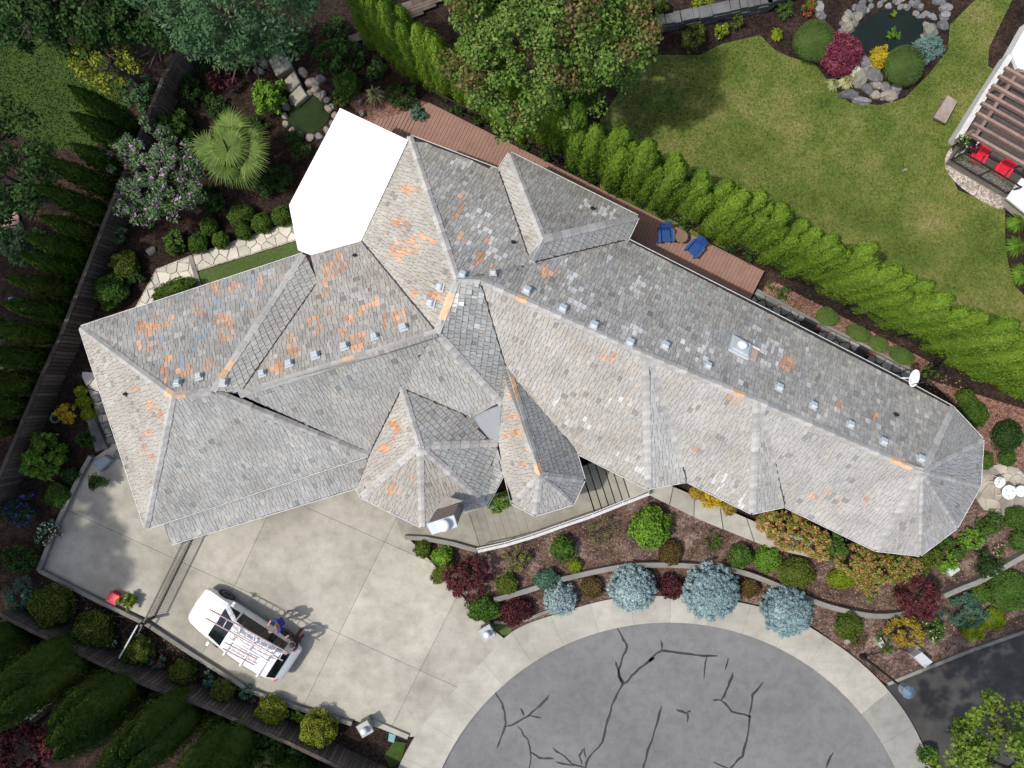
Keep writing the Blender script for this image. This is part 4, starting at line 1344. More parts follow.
for k, (p, q) in enumerate(EAV):
    A, B = G(*p), G(*q)
    s = Vector((-(B.y - A.y), B.x - A.x, 0)).normalized()
    m_ = (A + B) / 2
    # outward = away from the roof
    zi = roof_z(m_.x + s.x * .15, m_.y + s.y * .15); zo = roof_z(m_.x - s.x * .15, m_.y - s.y * .15)
    if (zi or 0) > (zo or 0): s = -s
    prof = [(.0, -.03), (.0, -.09), (.055, -.09), (.06, -.02), (.088, -.02), (.08, -.10), (-.01, -.10)]
    mb = MB(); vsx = []
    for c in (A, B):
        for a_, h in prof: vsx.append(c + s * (a_ + .015) + Vector((0, 0, h)))
    n = len(prof)
    for i in range(n - 1): mb.add([vsx[i], vsx[i + 1], vsx[n + i + 1], vsx[n + i]], [(0, 1, 2, 3)], 1 if i < 3 else 0)
    mb.build('gutter', [M['gutter'], M['dark']], house)
    if k == 3 or k == 31: continue
    # wall set back under the eave
    d = (B - A).normalized()
    if (B - A).length < .9: continue
    a0, b0 = A - s * .45, B - s * .45
    top = A.z - .10
    mb = MB(); mb.bar((a0.x, a0.y, top / 2 - .02), (b0.x, b0.y, top / 2 - .02), .16, top)
    wl_ = mb.build('wall', M['wall'], house)
    if (B - A).length > 2.6:
        nw = int((B - A).length // 2.4)
        for i in range(nw):
            c = a0.lerp(b0, (i + .5) / nw) + s * .085
            mb = MB(); mb.box((c.x, c.y, 1.6), (1.15, .06, 1.3), math.atan2(d.y, d.x)); f_ = mb.build('window', M['white'], wl_)
            f_.name = 'window'
            c2 = c + s * .022
            mb = MB(); mb.box((c2.x, c2.y, 1.6), (1.0, .03, 1.15), math.atan2(d.y, d.x)); mb.build('pane', M['glass'], wl_)
# walls below the white flat roof
P = GP(WF, 3.3)
for i in range(3):
    pass
cx = sum(p.x for p in P) / 6; cy = sum(p.y for p in P) / 6
Q = [Vector((cx + (p.x - cx) * .93, cy + (p.y - cy) * .93, 0)) for p in P]
for i in range(6):
    a0, b0 = Q[i], Q[(i + 1) % 6]
    if (b0 - a0).length < .3: continue
    mb = MB(); mb.bar((a0.x, a0.y, 1.46), (b0.x, b0.y, 1.46), .16, 2.96); mb.build('wall', M['wall'], house)

# square attic vents
def seat_on_roof(px, py):
    z = 4.5
    for _ in range(12):
        p = G(px, py, z)
        r = roof_z(p.x, p.y)
        if r is None: break
        z = r
    return G(px, py, z)
def face_normal(x, y):
    best = None
    for nm, t in TRI:
        r = plane_z(t, x, y)
        if r and r[1] >= -1e-3 and (best is None or r[0] > best[0]):
            n = (t[1] - t[0]).cross(t[2] - t[0]).normalized()
            best = (r[0], n if n.z > 0 else -n)
    return best[1] if best else Vector((0, 0, 1))
def orient(o, p, n, lift=0.0):
    """stand an object on a roof slope"""
    down = Vector((n.x, n.y, 0))
    down = down.normalized() if down.length > 1e-4 else Vector((0, -1, 0))
    x = Vector((0, 0, 1)).cross(down).normalized()
    y = n.cross(x).normalized()
    M4 = Matrix((x, y, n)).transposed().to_4x4()
    M4.translation = p + n * lift
    o.matrix_world = M4
VENTS = [(178, 385), (200, 378), (224, 384), (263, 375), (290, 365), (316, 357), (345, 348), (375, 338), (404, 329), (433, 304), (442, 288), (462, 276), (493, 275), (526, 292), (562, 310), (593, 327), (629, 344),
         (664, 347), (707, 367), (778, 389), (812, 407), (849, 426), (882, 443), (919, 460)]
mbv = MB()
mbv.box((0, 0, .012), (.32, .32, .024)); mbv.box((0, .0, .075), (.20, .20, .11))
mbv.add([(-.125, -.125, .13), (.125, -.125, .13), (.125, .125, .13), (-.125, .125, .13), (-.10, -.10, .17), (.10, -.10, .17), (.10, .10, .17), (-.10, .10, .17)], [(3, 2, 1, 0), (4, 5, 6, 7), (0, 1, 5, 4), (1, 2, 6, 5), (2, 3, 7, 6), (3, 0, 4, 7)])
vent_me = mbv.mesh('roof_vent', M['steel'])
for (px, py) in VENTS:
    p = seat_on_roof(px, py)
    o = link('roof_vent', vent_me, house)
    orient(o, p, face_normal(p.x, p.y), .04); o.scale = (rr.uniform(.8, .95),) * 3
# plumbing pipes
mbp = MB(); mbp.lathe([(.10, 0), (.10, .02), (.045, .03), (.045, .22), (.03, .22), (.03, .05)], n=10)
pipe_me = mbp.mesh('vent_pipe', M['dark'])
for (px, py) in ((895, 415), (355, 256), (127, 394), (592, 209), (513, 243)):
    p = seat_on_roof(px, py)
    o = link('vent_pipe', pipe_me, house); o.location = p
# large square fan vent with round cap
p = seat_on_roof(739, 349)
t = empty('fan_vent'); t.parent = house
nrm = face_normal(p.x, p.y)
orient(t, p, nrm, .03)
mb = MB(); mb.box((0, 0, .05), (.74, .74, .10)); mb.box((0, 0, .13), (.58, .58, .08)); t2 = mb.build('fan_box', M['steel'], t)
mb = MB(); mb.lathe([(.15, .17), (.17, .20), (.17, .26), (.10, .31), (.02, .32)], n=18); mb.build('fan_cap', M['white'], t, True)
mb = MB(); mb.box((-.48, -.02, .03), (.34, .6, .03)); mb.build('flashing_plate', plain('tan_plate', (.46, .36, .29), .6), t)
mb = MB(); mb.box((-.42, -.36, .05), (.55, .05, .03)); mb.build('flashing_strip', M['white'], t)

# chimney at the front with metal cover
CH = empty('chimney'); CH.parent = house
CH['label'] = 'masonry chimney with bright metal cover and round cap'
zt = 6.6
cq = [(426, 524), (454, 515), (458, 527), (432, 535)]
top = [(v.x, v.y) for v in GP(cq, zt)]
mb = MB()
c_ = (sum(q[0] for q in top) / 4, sum(q[1] for q in top) / 4)
sh_ = [(c_[0] + (q[0] - c_[0]) * .9, c_[1] + (q[1] - c_[1]) * .9) for q in top]
mb.prism(sh_, 0.0, zt - .06); mb.build('stack', M['brick'], CH)
for zz in (4.2, 4.9, 5.6, 6.2):
    mb = MB(); mb.prism([(c_[0] + (q[0] - c_[0]) * .925, c_[1] + (q[1] - c_[1]) * .925) for q in top], zz, zz + .05); mb.build('stone_band', M['rock_pink'], CH)
mb = MB(); mb.prism(top, zt - .05, zt, bev=.02); mb.build('cover_plate', M['steel'], CH)
mb = MB(); mb.lathe([(.12, 0), (.12, .14), (.19, .16), (.19, .24), (.1, .30), (.01, .31)], (c_[0] + .05, c_[1] + .02, zt - .005), 16); mb.build('flue_cap', M['white'], CH, True)
# cricket behind the chimney
mb = MB()
K = [G(452, 513, 3.75), G(463, 499, 4.2), G(486, 503, 3.35), G(468, 496, 4.35), G(446, 512, 3.7)]
a_, b_, c3 = G(442, 515, 3.55), G(450, 495, 4.3), G(484, 504, 3.3)
ap = G(447, 497, 4.15); ap2 = G(463, 503, 4.1)
mb.add([G(434, 511, 3.6), G(446, 496, 4.25), G(463, 501, 4.2), G(462, 503, 3.7), G(478, 503, 3.5)], [(0, 3, 2, 1), (1, 2, 4)], 0, (.37, .36, .345))
mb.build('cricket', M['shake'], house)

# satellite dish on the eave
ds = empty('satellite_dish', G(909, 378, 3.4)); tag(ds, 'oval white satellite dish clamped to the gutter edge', 'satellite dish')
mb = MB(); mb.lathe([(.02, .0), (.16, .012), (.28, .045), (.36, .085), (.37, .09), (.36, .10), (.28, .06), (.16, .027), (.01, .015)], n=24)
o = mb.build('dish', M['white'], ds, True); o.rotation_euler = (math.radians(4), math.radians(12), math.radians(-14)); o.location = (0, 0, .25); o.scale = (.55, .86, 1)
mb = MB(); mb.tube([(-.33, .0, -.22), (-.3, 0, .1), (-.04, 0, .24)], .025, 8); mb.build('mast', M['steel'], ds, True)
mb = MB(); mb.tube([(-.1, -.25, .22), (.2, -.15, .55)], .015, 6); mb.box((.2, -.15, .56), (.07, .05, .1)); mb.build('receiver_arm', M['dark'], ds)
# ---------------------------------------------------------------- fences and gate
def objrand(mat, lo=.6, hi=1.35):
    nt = mat.node_tree; p = nt.nodes['Principled BSDF']
    src = p.inputs['Base Color'].links[0].from_socket
    oi = nt.nodes.new('ShaderNodeObjectInfo')
    r = ramp(nt, [(0, (lo, lo, lo)), (1, (hi, hi * .97, hi * .94))])
    nt.links.new(oi.outputs['Random'], r.inputs[0])
    nt.links.new(mixc(nt, src, r.outputs[0], 1.0, 'MULTIPLY'), p.inputs['Base Color'])
objrand(M['fencewood']); objrand(M['flag'], .82, 1.1); objrand(M['slate'], .7, 1.3); objrand(M['patio'], .75, 1.2); objrand(M['rock'], .65, 1.35); objrand(M['rock_pale'], .8, 1.15); objrand(M['pergola'], .8, 1.2)

def walk_line(P, step):
    """points and headings every step metres along a polyline"""
    out = []
    for a, b in zip(P, P[1:]):
        d = b - a; L = d.length; n = max(1, int(L / step))
        for i in range(n): out.append((a + d * ((i + .5) / n), math.atan2(d.y, d.x), L / n))
    return out
def board_fence(P, h, label, side=1):
    o = P[0].copy(); o.z = 0
    t = empty('board_fence', o); tag(t, label, 'fence')
    mb = MB(); mb.box((0, 0, h / 2), (.135, .022, h)); bm = mb.mesh('board', M['fencewood'])
    mb = MB(); mb.box((0, 0, h / 2 + .05), (.1, .1, h + .1)); pm = mb.mesh('post', M['fencewood'])
    for c, a, w in walk_line(P, .155):
        s = Vector((-math.sin(a), math.cos(a), 0)) * side
        b = link('board', bm, t, c - o + s * (.05 + rnd.uniform(0, .012)) + Vector((0, 0, rnd.uniform(-.03, .02))), a)
    for c, a, w in walk_line(P, 2.4):
        link('post', pm, t, c - o, a)
    for a, b in zip(P, P[1:]):
        for z in (.3, h - .25, h + .03):
            mb = MB(); mb.bar((a.x - o.x, a.y - o.y, z), (b.x - o.x, b.y - o.y, z), .07 if z < h else .14, .09 if z < h else .04)
            mb.build('rail', M['fencewood'], t)
def flat0(v): return Vector((v.x, v.y, 0))
board_fence([flat0(G(*p, 1.7)) for p in ((192, 20), (160, 75), (110, 197), (57, 334), (37, 377), (0, 465), (-25, 520))], 1.4, 'dark weathered board fence running up the shaded side garden beside the columnar conifers', 1)
board_fence([flat0(G(*p)) for p in ((22, 604), (57, 622), (160, 671), (225, 695), (300, 728), (400, 776))], 1.35, 'dark weathered board fence behind the olive shrubs below the driveway', 1)

def iron_fence(P, h, label):
    o = P[0].copy()
    t = empty('iron_fence', o); tag(t, label, 'fence')
    mb = MB()
    for c, a, w in walk_line(P, .13): mb.box((c.x - o.x, c.y - o.y, h / 2), (.018, .018, h), a)
    tag(mb.build('pickets', M['black'], t), kind='stuff')
    for a, b in zip(P, P[1:]):
        for z in (.15, h - .08):
            mb = MB(); mb.bar((a.x - o.x, a.y - o.y, z), (b.x - o.x, b.y - o.y, z), .045, .045); mb.build('rail', M['black'], t)
    for c, a, w in walk_line(P, 2.2):
        mb = MB(); mb.box((c.x - o.x, c.y - o.y, h / 2 + .03), (.07, .07, h + .06), a); mb.build('post', M['black'], t)
iron_fence([G(*p) for p in ((432, 99), (512, 139), (606, 187), (764, 266), (925, 350), (932, 358), (918, 380))], 1.1, 'low black iron fence between the deck and the bright hedge')

# sliding driveway gate
A, B = G(154, 617, .1), G(193, 537, .1)
gt = empty('driveway_gate', A); tag(gt, 'black barred sliding gate standing open across the concrete driveway', 'gate')
d = (B - A); Lg = d.length; ang = math.atan2(d.y, d.x)
mb = MB(); mb.box((0, 0, .5), (.013, .013, .9)); pk = mb.mesh('bar', M['black'])
n = int(Lg / .10)
for i in range(n): link('bar', pk, gt, d * ((i + .5) / n), ang)
for z in (.06, .95):
    mb = MB(); mb.bar(Vector((0, 0, z)), d + Vector((0, 0, z)), .05, .06); mb.build('rail', M['black'], gt)
for e in (Vector((0, 0, 0)), d):
    mb = MB(); mb.box((e.x, e.y, .55), (.09, .09, 1.1), ang); mb.build('post', M['black'], gt)
A, B = G(146, 620, .3), G(128, 652, .3)
gt2 = empty('gate_track', (A.x, A.y, 0)); tag(gt2, 'dark steel gate track frame reaching into the bed below the driveway', 'gate track')
d = (B - A)
for z in (.35, 1.0):
    mb = MB(); mb.bar((0, 0, z), (d.x, d.y, z), .05, .06); mb.build('rail', M['steel' if z > .5 else 'black'], gt2)
for k in (0, .5, 1):
    mb = MB(); mb.box((d.x * k, d.y * k, .5), (.07, .07, 1.02)); mb.build('post', M['black'], gt2)

# ---------------------------------------------------------------- van
def loft(st, n_half):
    """st: list of (x, [(y,z) half profile bottom->top]); mirrored"""
    mb = MB(); rings = []
    for x, pr in st:
        full = [(x, y, z) for y, z in pr] + [(x, -y, z) for y, z in reversed(pr) if y > 1e-6]
        rings.append(full)
    m = len(rings[0])
    vs = [v for r in rings for v in r]; fs = []
    for i in range(len(rings) - 1):
        for k in range(m):
            k2 = (k + 1) % m
            fs.append((i * m + k, (i + 1) * m + k, (i + 1) * m + k2, i * m + k2))
    fs.append(tuple(range(m))); fs.append(tuple((len(rings) - 1) * m + k for k in reversed(range(m))))
    mb.add(vs, fs)
    return mb, rings
vp = G(249, 629, .1)
van = empty('van', vp, math.atan2(.545, -.838)); van.scale = (1.0, .92, .92)
tag(van, 'white minivan with ladders strapped on its roof, parked on the driveway', 'van')
def sec(w, zb, belt, ztop, wt, crown=.03):
    return [(w * .90, zb), (w * .985, zb + (belt - zb) * .35), (w, zb + (belt - zb) * .62), (w * .965, belt), (wt + (w * .965 - wt) * .1, ztop - .10), (wt * .86, ztop - .012), (0, ztop + crown)]
ST = [(2.23, sec(.60, .36, .60, .68, .50, .01)), (2.16, sec(.75, .28, .66, .77, .64, .02)), (1.98, sec(.83, .24, .76, .86, .72)), (1.55, sec(.86, .22, .88, .97, .76, .04)), (1.12, sec(.885, .22, .96, 1.07, .78, .04)),
      (.42, sec(.89, .22, 1.0, 1.60, .62)), (.15, sec(.89, .22, 1.01, 1.70, .64)), (-.7, sec(.89, .22, 1.02, 1.74, .66)), (-1.45, sec(.885, .22, 1.03, 1.70, .65)), (-1.68, sec(.88, .22, 1.03, 1.64, .64)),
      (-2.02, sec(.85, .26, 1.0, 1.12, .72, .02)), (-2.18, sec(.80, .32, .84, .92, .70, .02)), (-2.25, sec(.70, .38, .70, .76, .60, .01))]
mb, rings = loft(ST, 7)
bd = mb.build('body', plain('white_car_paint', (.82, .82, .82), .18, var=.01, spec=.6), van, True)
bv = bd.modifiers.new('bevel', 'BEVEL'); bv.width = .02; bv.segments = 2; bv.limit_method = 'ANGLE'; bv.angle_limit = math.radians(35)
def quad_on(pts, off, shrink=.0):
    pts = [Vector(p) for p in pts]
    n = (pts[1] - pts[0]).cross(pts[3] - pts[0]).normalized()
    c = sum(pts, Vector()) / len(pts)
    if n.dot(c - Vector((0, 0, .9))) < 0: n = -n
    return [c + (p - c) * (1 - shrink) + n * off for p in pts]
R_ = rings
nh = 7
def side_pts(i0, i1, sgn):
    f = lambda i, k: Vector((R_[i][k][0], abs(R_[i][k][1]) * sgn, R_[i][k][2]))
    return f(i0, 3), f(i1, 3), f(i1, 4), f(i0, 4)
for sgn in (1, -1):
    for (i0, i1) in ((5, 6), (6, 7), (7, 8), (8, 9)):
        q = quad_on(side_pts(i0, i1, sgn), .016, .012)
        mb = MB(); mb.add(q, [(0, 1, 2, 3)]); mb.add([x * 1.0 for x in q], [(3, 2, 1, 0)]); mb.build('side_window', M['glass'], van)
    q = quad_on([(1.05, .82 * sgn, 1.03), (.48, .83 * sgn, 1.03), (.44, .68 * sgn, 1.5), (.50, .70 * sgn, 1.45)], .04, .12)
    mb = MB(); mb.add(q, [(0, 1, 2, 3), (3, 2, 1, 0)]); mb.build('side_window', M['glass'], van)
    # wheels
    for x in (1.42, -1.38):
        w = empty('wheel', (x, .80 * sgn, .32)); w.parent = van
        mb = MB(); mb.lathe([(.20, -.1), (.30, -.105), (.325, -.07), (.325, .07), (.30, .105), (.20, .1)], n=24)
        o = mb.build('tyre', M['dark'], w, True); o.rotation_euler = (math.pi / 2, 0, 0)
        mb = MB(); mb.lathe([(.04, .06), (.05, .10), (.17, .085), (.205, .105), (.21, .06)], n=10)
        o = mb.build('rim', M['alu'], w); o.rotation_euler = (-math.pi / 2 if sgn > 0 else math.pi / 2, 0, 0)
        mb = MB(); mb.lathe([(.36, -.02), (.36, .03), (.34, .035)], n=24); o = mb.build('wheel_arch', M['dark'], van); o.location = (x, .862 * sgn, .36); o.rotation_euler = (-math.pi / 2 if sgn > 0 else math.pi / 2, 0, 0)
    mb = MB(); mb.box((.92, .99 * sgn, 1.02), (.12, .2, .14)); o = mb.build('mirror', M['white'], van)
    bv = o.modifiers.new('bevel', 'BEVEL'); bv.width = .03; bv.segments = 3
    mb = MB(); mb.box((1.97, .60 * sgn, .70), (.20, .22, .10)); o = mb.build('headlight', M['alu'], van)
    mb = MB(); mb.box((-2.03, .73 * sgn, .90), (.10, .13, .26)); o = mb.build('tail_light', M['red'], van)
    mb = MB(); mb.bar((-.2, .893 * sgn, .82), (-.05, .893 * sgn, .82), .02, .03); mb.build('door_handle', M['alu'], van)
    for xx in (.42, -.62, -1.62):
        mb = MB(); mb.bar((xx, .886 * sgn, .36), (xx, .862 * sgn, .99), .012, .012); mb.build('door_gap', M['dark'], van)
# windscreen and rear window: follow the loft on top
def top_pts(i0, i1, inset):
    f = lambda i, k, s: Vector((R_[i][k][0], abs(R_[i][k][1]) * s, R_[i][k][2]))
    a = [f(i0, 5, 1), f(i0, 6, 0), f(i0, 5, -1)]; b = [f(i1, 5, 1), f(i1, 6, 0), f(i1, 5, -1)]
    a[1].y = b[1].y = 0
    return a, b
for nm, (i0, i1), k0, k1 in (('windscreen', (4, 5), .05, 1.0), ('rear_window', (9, 10), .02, .85)):
    a, b = top_pts(i0, i1, 0)
    A2 = [p.lerp(q, k0) for p, q in zip(a, b)]; B2 = [p.lerp(q, k1) for p, q in zip(a, b)]
    n = Vector((.55 if nm == 'windscreen' else -.75, 0, .8)).normalized() * .014
    mb = MB(); mb.add([p * 1 + n for p in A2 + B2], [(0, 1, 4, 3), (1, 2, 5, 4), (3, 4, 1, 0), (4, 5, 2, 1)]); mb.build(nm, M['glass'], van)
mb = MB(); mb.box((2.24, 0, .46), (.05, .34, .11)); mb.build('front_plate', M['white'], van)
mb = MB(); mb.box((2.19, 0, .60), (.08, .8, .09)); mb.build('grille', M['dark'], van)
mb = MB(); mb.tube([(1.05, .3, 1.115), (.85, -.2, 1.24)], .012, 5); mb.build('wiper', M['dark'], van)
for x in (.1, -.65, -1.4):
    mb = MB(); mb.bar((x, -.66, 1.83), (x, .66, 1.83), .05, .035)
    for s in (-1, 1): mb.box((x, .62 * s, 1.76), (.07, .05, .13))
    mb.build('roof_bar', M['white'], van)

def ladder(name, label, p0, p1, w, z, rail_mat, n, group=None):
    """lying on the van's roof bars between two plan points"""
    d = p1 - p0; L = d.length
    t = empty(name, (p0.x, p0.y, z), math.atan2(d.y, d.x))
    tag(t, label, 'ladder', group)
    for s in (-1, 1):
        mb = MB(); mb.box((L / 2, s * w / 2, .04), (L, .024, .085)); mb.build('rail', rail_mat, t)
    mb = MB(); mb.tube([(0, -w / 2, 0), (0, w / 2, 0)], .018, 8); rm = mb.mesh('rung', M['alu'], True)
    for i in range(n): link('rung', rm, t, ((i + .5) * L / n, 0, .045))
    return t
zl = 1.84
ladder('extension_ladder', 'long red railed extension ladder along the van roof, overhanging the windscreen', G(208, 613.5, zl), G(285.5, 656, zl), .36, zl, M['fibreglass'], 11)
ladder('extension_ladder', 'white aluminium ladder section strapped on the middle of the van roof', G(231, 634, zl), G(272, 658, zl), .30, zl, M['white'], 7)
ladder('step_ladder', 'short step ladder with red rail on the kerb side of the van roof', G(224, 645, zl - .05), G(256, 662, zl - .05), .24, zl - .05, M['fibreglass'], 6)

# ---------------------------------------------------------------- people
def person(label, loc, rz, shirt, trousers, shoes, hair, arms):
    """arms: (left elbow, left wrist, right elbow, right wrist) in body coordinates, x forward"""
    J = {'pel': (0, 0, .95, .13), 'wai': (.0, 0, 1.10, .125), 'che': (.02, 0, 1.32, .15), 'nec': (.02, 0, 1.47, .06), 'hed': (.04, 0, 1.58, .085), 'top': (.03, 0, 1.70, .075)}
    EDG = [('pel', 'wai'), ('wai', 'che'), ('che', 'nec'), ('nec', 'hed'), ('hed', 'top')]
    for s, nme in ((1, 'l'), (-1, 'r')):
        st = .12 if s > 0 else -.05
        J['hip' + nme] = (0, .10 * s, .90, .095); J['kne' + nme] = (.05 + st * .4, .11 * s, .50, .062); J['ank' + nme] = (st * .6, .12 * s, .09, .045); J['toe' + nme] = (.17 + st * .6, .14 * s, .035, .038)
        EDG += [('pel', 'hip' + nme), ('hip' + nme, 'kne' + nme), ('kne' + nme, 'ank' + nme), ('ank' + nme, 'toe' + nme)]
        e, w = arms[nme]
        J['sho' + nme] = (.0, .20 * s, 1.40, .065); J['elb' + nme] = (*e, .045); J['wri' + nme] = (*w, .030)
        EDG += [('che', 'sho' + nme), ('sho' + nme, 'elb' + nme), ('elb' + nme, 'wri' + nme)]
        dv = (Vector(w) - Vector(e)).normalized(); sd = Vector((-dv.y, dv.x, 0)).normalized() if abs(dv.z) < .95 else Vector((0, 1, 0))
        pm = Vector(w) + dv * .07
        J['pal' + nme] = (*pm, .034)
        EDG.append(('wri' + nme, 'pal' + nme))
        for k in range(5):
            if k == 4: b = Vector(w) + dv * .03 + sd * .03; f1 = b + (dv + sd) * .035; f2 = f1 + dv * .03
            else: b = pm + sd * (k - 1.5) * .02; f1 = b + dv * (.045, .05, .048, .04)[k]; f2 = f1 + dv * .03 + Vector((0, 0, -.02))
            J[f'f{k}{nme}'] = (*f1, .009); J[f'g{k}{nme}'] = (*f2, .0085)
            EDG += [(('pal' if k < 4 else 'wri') + nme, f'f{k}{nme}'), (f'f{k}{nme}', f'g{k}{nme}')]
    names = list(J)
    me = bpy.data.meshes.new('body')
    me.from_pydata([J[n][:3] for n in names], [(names.index(a), names.index(b)) for a, b in EDG], [])
    tmp = bpy.data.objects.new('body_tmp', me); col.objects.link(tmp)
    tmp.modifiers.new('skin', 'SKIN')
    bm = bmesh.new(); bm.from_mesh(me)
    lay = bm.verts.layers.skin.verify()
    bm.verts.ensure_lookup_table()
    for i, n in enumerate(names):
        bm.verts[i][lay].radius = (J[n][3], J[n][3]); bm.verts[i][lay].use_root = (n == 'pel')
    bm.to_mesh(me); bm.free()
    ss = tmp.modifiers.new('sub', 'SUBSURF'); ss.levels = 2; ss.render_levels = 2
    dg = bpy.context.evaluated_depsgraph_get()
    out = bpy.data.meshes.new_from_object(tmp.evaluated_get(dg))
    bpy.data.objects.remove(tmp)
    out.materials.clear()
    for m in (M['skin'], shirt, trousers, shoes, hair): out.materials.append(m)
    hands = [Vector(J['wril'][:3]), Vector(J['wrir'][:3])]
    for p in out.polygons:
        c = p.center
        if c.z < .085: i = 3
        elif c.z < .96 and abs(c.y) < .3 and abs(c.x) < .24: i = 2
        elif c.z > 1.47: i = 0
        else:
            i = 1
            for nme in 'lr':
                e, w = Vector(J['elb' + nme][:3]), Vector(J['wri' + nme][:3])
                t = (c - e).dot(w - e) / (w - e).length_squared
                if t > .15 and ((c - e) - (w - e) * t).length < .09: i = 0
        p.material_index = i
        p.use_smooth = True
    t = empty('person', loc, rz)
    tag(t, label, 'person')
    link('body', out, t)
    # face and hair
    mb = MB(); mb.lathe([(.086, 1.60), (.098, 1.64), (.097, 1.70), (.075, 1.755), (.03, 1.778)], (.012, 0, 0), 14); mb.build('hair', hair, t, True)
    mb = MB()
    mb.add([(.115, -.012, 1.60), (.115, .012, 1.60), (.15, 0, 1.575), (.118, 0, 1.625)], [(0, 2, 3), (2, 1, 3), (0, 1, 2)]); mb.build('nose', M['skin'], t)
    for s in (-1, 1):
        mb = MB(); mb.lathe([(.002, -.008), (.011, 0), (.002, .008)], (.112, .034 * s, 1.615), 8); mb.build('eye', M['dark'], t)
        mb = MB(); mb.lathe([(.008, -.03), (.018, 0), (.006, .03)], (.03, .092 * s, 1.605), 8); mb.build('ear', M['skin'], t)
    mb = MB(); mb.box((.118, 0, 1.54), (.01, .045, .008)); mb.build('mouth', plain('lips', (.35, .14, .12), .6), t)
    return t
ah = math.atan2(.49, -.871)
person('person in a blue shirt and pale trousers leaning on the side of the white van', G(289, 614, .1), math.radians(205), plain('blue_shirt', (.035, .035, .22), .9), plain('pale_trousers', (.36, .35, .33), .9), M['dark'], plain('sandy_hair', (.20, .13, .08), .8),
       {'l': ((.22, .27, 1.20), (.42, .16, 1.22)), 'r': ((.24, -.26, 1.18), (.44, -.14, 1.16))})
person('person in a dark top and maroon trousers at the rear corner of the van', G(304, 631, .1), math.radians(212), plain('black_shirt', (.022, .014, .02), .9), plain('maroon_trousers', (.13, .022, .035), .9), M['dark'], M['hair'],
       {'l': ((.26, .26, 1.22), (.46, .20, 1.30)), 'r': ((.10, -.30, 1.12), (.30, -.30, 1.02))})

# ---------------------------------------------------------------- chairs and tables
def slat_chair(name, label, loc, rz, mat, group=None, low=True):
    t = empty(name, loc, rz); tag(t, label, 'chair', group); t.scale = (.77, .77, .77)
    hs = .34 if low else .44
    for k in range(6):
        mb = MB(); mb.box((0, -.26 + k * .1, hs - .012 * k * (1 if not low else -1) * 0), (.52, .082, .022)); mb.build('seat_slat', mat, t)
    for k in range(6):
        x = -.235 + k * .094
        mb = MB(); hgt = .62 + .06 * math.sin(k / 5 * math.pi)
        mb.bar((x, .27, hs), (x * 1.15, .27 + hgt * .48, hs + hgt * .88), .078, .022); mb.build('back_slat', mat, t)
    mb = MB(); mb.bar((-.29, .42, hs + .30), (.29, .42, hs + .30), .03, .07); mb.build('back_rail', mat, t)
    for s in (-1, 1):
        mb = MB(); mb.box((s * .33, -.02, hs + .21), (.12, .70, .025)); mb.build('armrest', mat, t)
        mb = MB(); mb.box((s * .31, -.29, (hs + .2) / 2), (.05, .09, hs + .2)); mb.build('leg', mat, t)
        mb = MB(); mb.bar((s * .28, .5, .03), (s * .28, -.26, hs - .03), .035, .09); mb.build('leg', mat, t)
    return t
slat_chair('deck_chair', 'blue slatted garden chair standing square to the deck, back to the hedge', Vector((*G(665, 236, .5).xy, .28)), math.radians(4), M['blue'], None)
slat_chair('deck_chair', 'blue slatted garden chair turned diagonally beside the round deck table', Vector((*G(694, 249, .5).xy, .28)), math.radians(-42), M['blue'], None)
t = empty('deck_table', Vector((*G(681, 237, .6).xy, .28))); tag(t, 'small round brown table between the two blue chairs', 'table')
mb = MB(); mb.lathe([(.23, .40), (.25, .41), (.25, .44), (.23, .45)], n=20); mb.build('table_top', plain('table_wood', (.17, .12, .085), .8), t)
mb = MB(); mb.lathe([(.19, 0), (.17, .02), (.15, .40)], n=14); mb.build('base', M['bark'], t)
for k, (px, py, rot, lab) in enumerate(((979, 157, -30, 'red chair beside the flower pots under the timber pergola'), (1004, 170, -36, 'red chair between glass railing and white wall of the pergola deck'))):
    slat_chair('red_chair', lab, Vector((*G(px, py, .9).xy, .4)), math.radians(rot), M['red'], None, False)
# white bistro set
def bistro_chair(label, px, py, rz):
    t = empty('bistro_chair', Vector((*G(px, py, .45).xy, .07)), rz); tag(t, label, 'chair')
    mb = MB(); mb.lathe([(.20, .42), (.22, .43), (.22, .45), (.19, .46)], n=18); mb.build('seat', M['white'], t)
    for a in (.8, 2.35, 3.9, 5.5):
        mb = MB(); mb.tube([(.17 * math.cos(a), .17 * math.sin(a), .43), (.23 * math.cos(a), .23 * math.sin(a), 0)], .014, 6); mb.build('leg', M['white'], t)
    mb = MB(); pts = [(.2 * math.cos(a), .2 * math.sin(a), .85 - .12 * abs(k - 4) / 4) for k, a in enumerate([math.pi / 2 - 1.1 + 2.2 * i / 8 for i in range(9)])]
    mb.tube(pts, .018, 6)
    for q in pts[::2]: mb.tube([(q[0], q[1], .45), q], .01, 5)
    mb.build('backrest', M['white'], t)
bistro_chair('white metal bistro chair on the stone patio nearest the house', 999, 482, .9)
bistro_chair('white metal bistro chair across the small table from the house', 1020, 491, -1.6)
t = empty('bistro_table', Vector((*G(1008, 492, .7).xy, .07))); tag(t, 'small round white bistro table on the stone patio', 'table')
mb = MB(); mb.lathe([(.26, .68), (.28, .69), (.28, .71), (.25, .715)], n=22); mb.build('table_top', M['white'], t)
for a in (0.3, 2.4, 4.5):
    mb = MB(); mb.lathe([(.06, .7155), (.06, .719)], (.15 * math.cos(a), .15 * math.sin(a), 0), 10); mb.build('pattern_disc', M['steel'], t)
    mb = MB(); mb.tube([(.05 * math.cos(a), .05 * math.sin(a), .69), (.24 * math.cos(a), .24 * math.sin(a), 0)], .015, 6); mb.build('leg', M['white'], t)

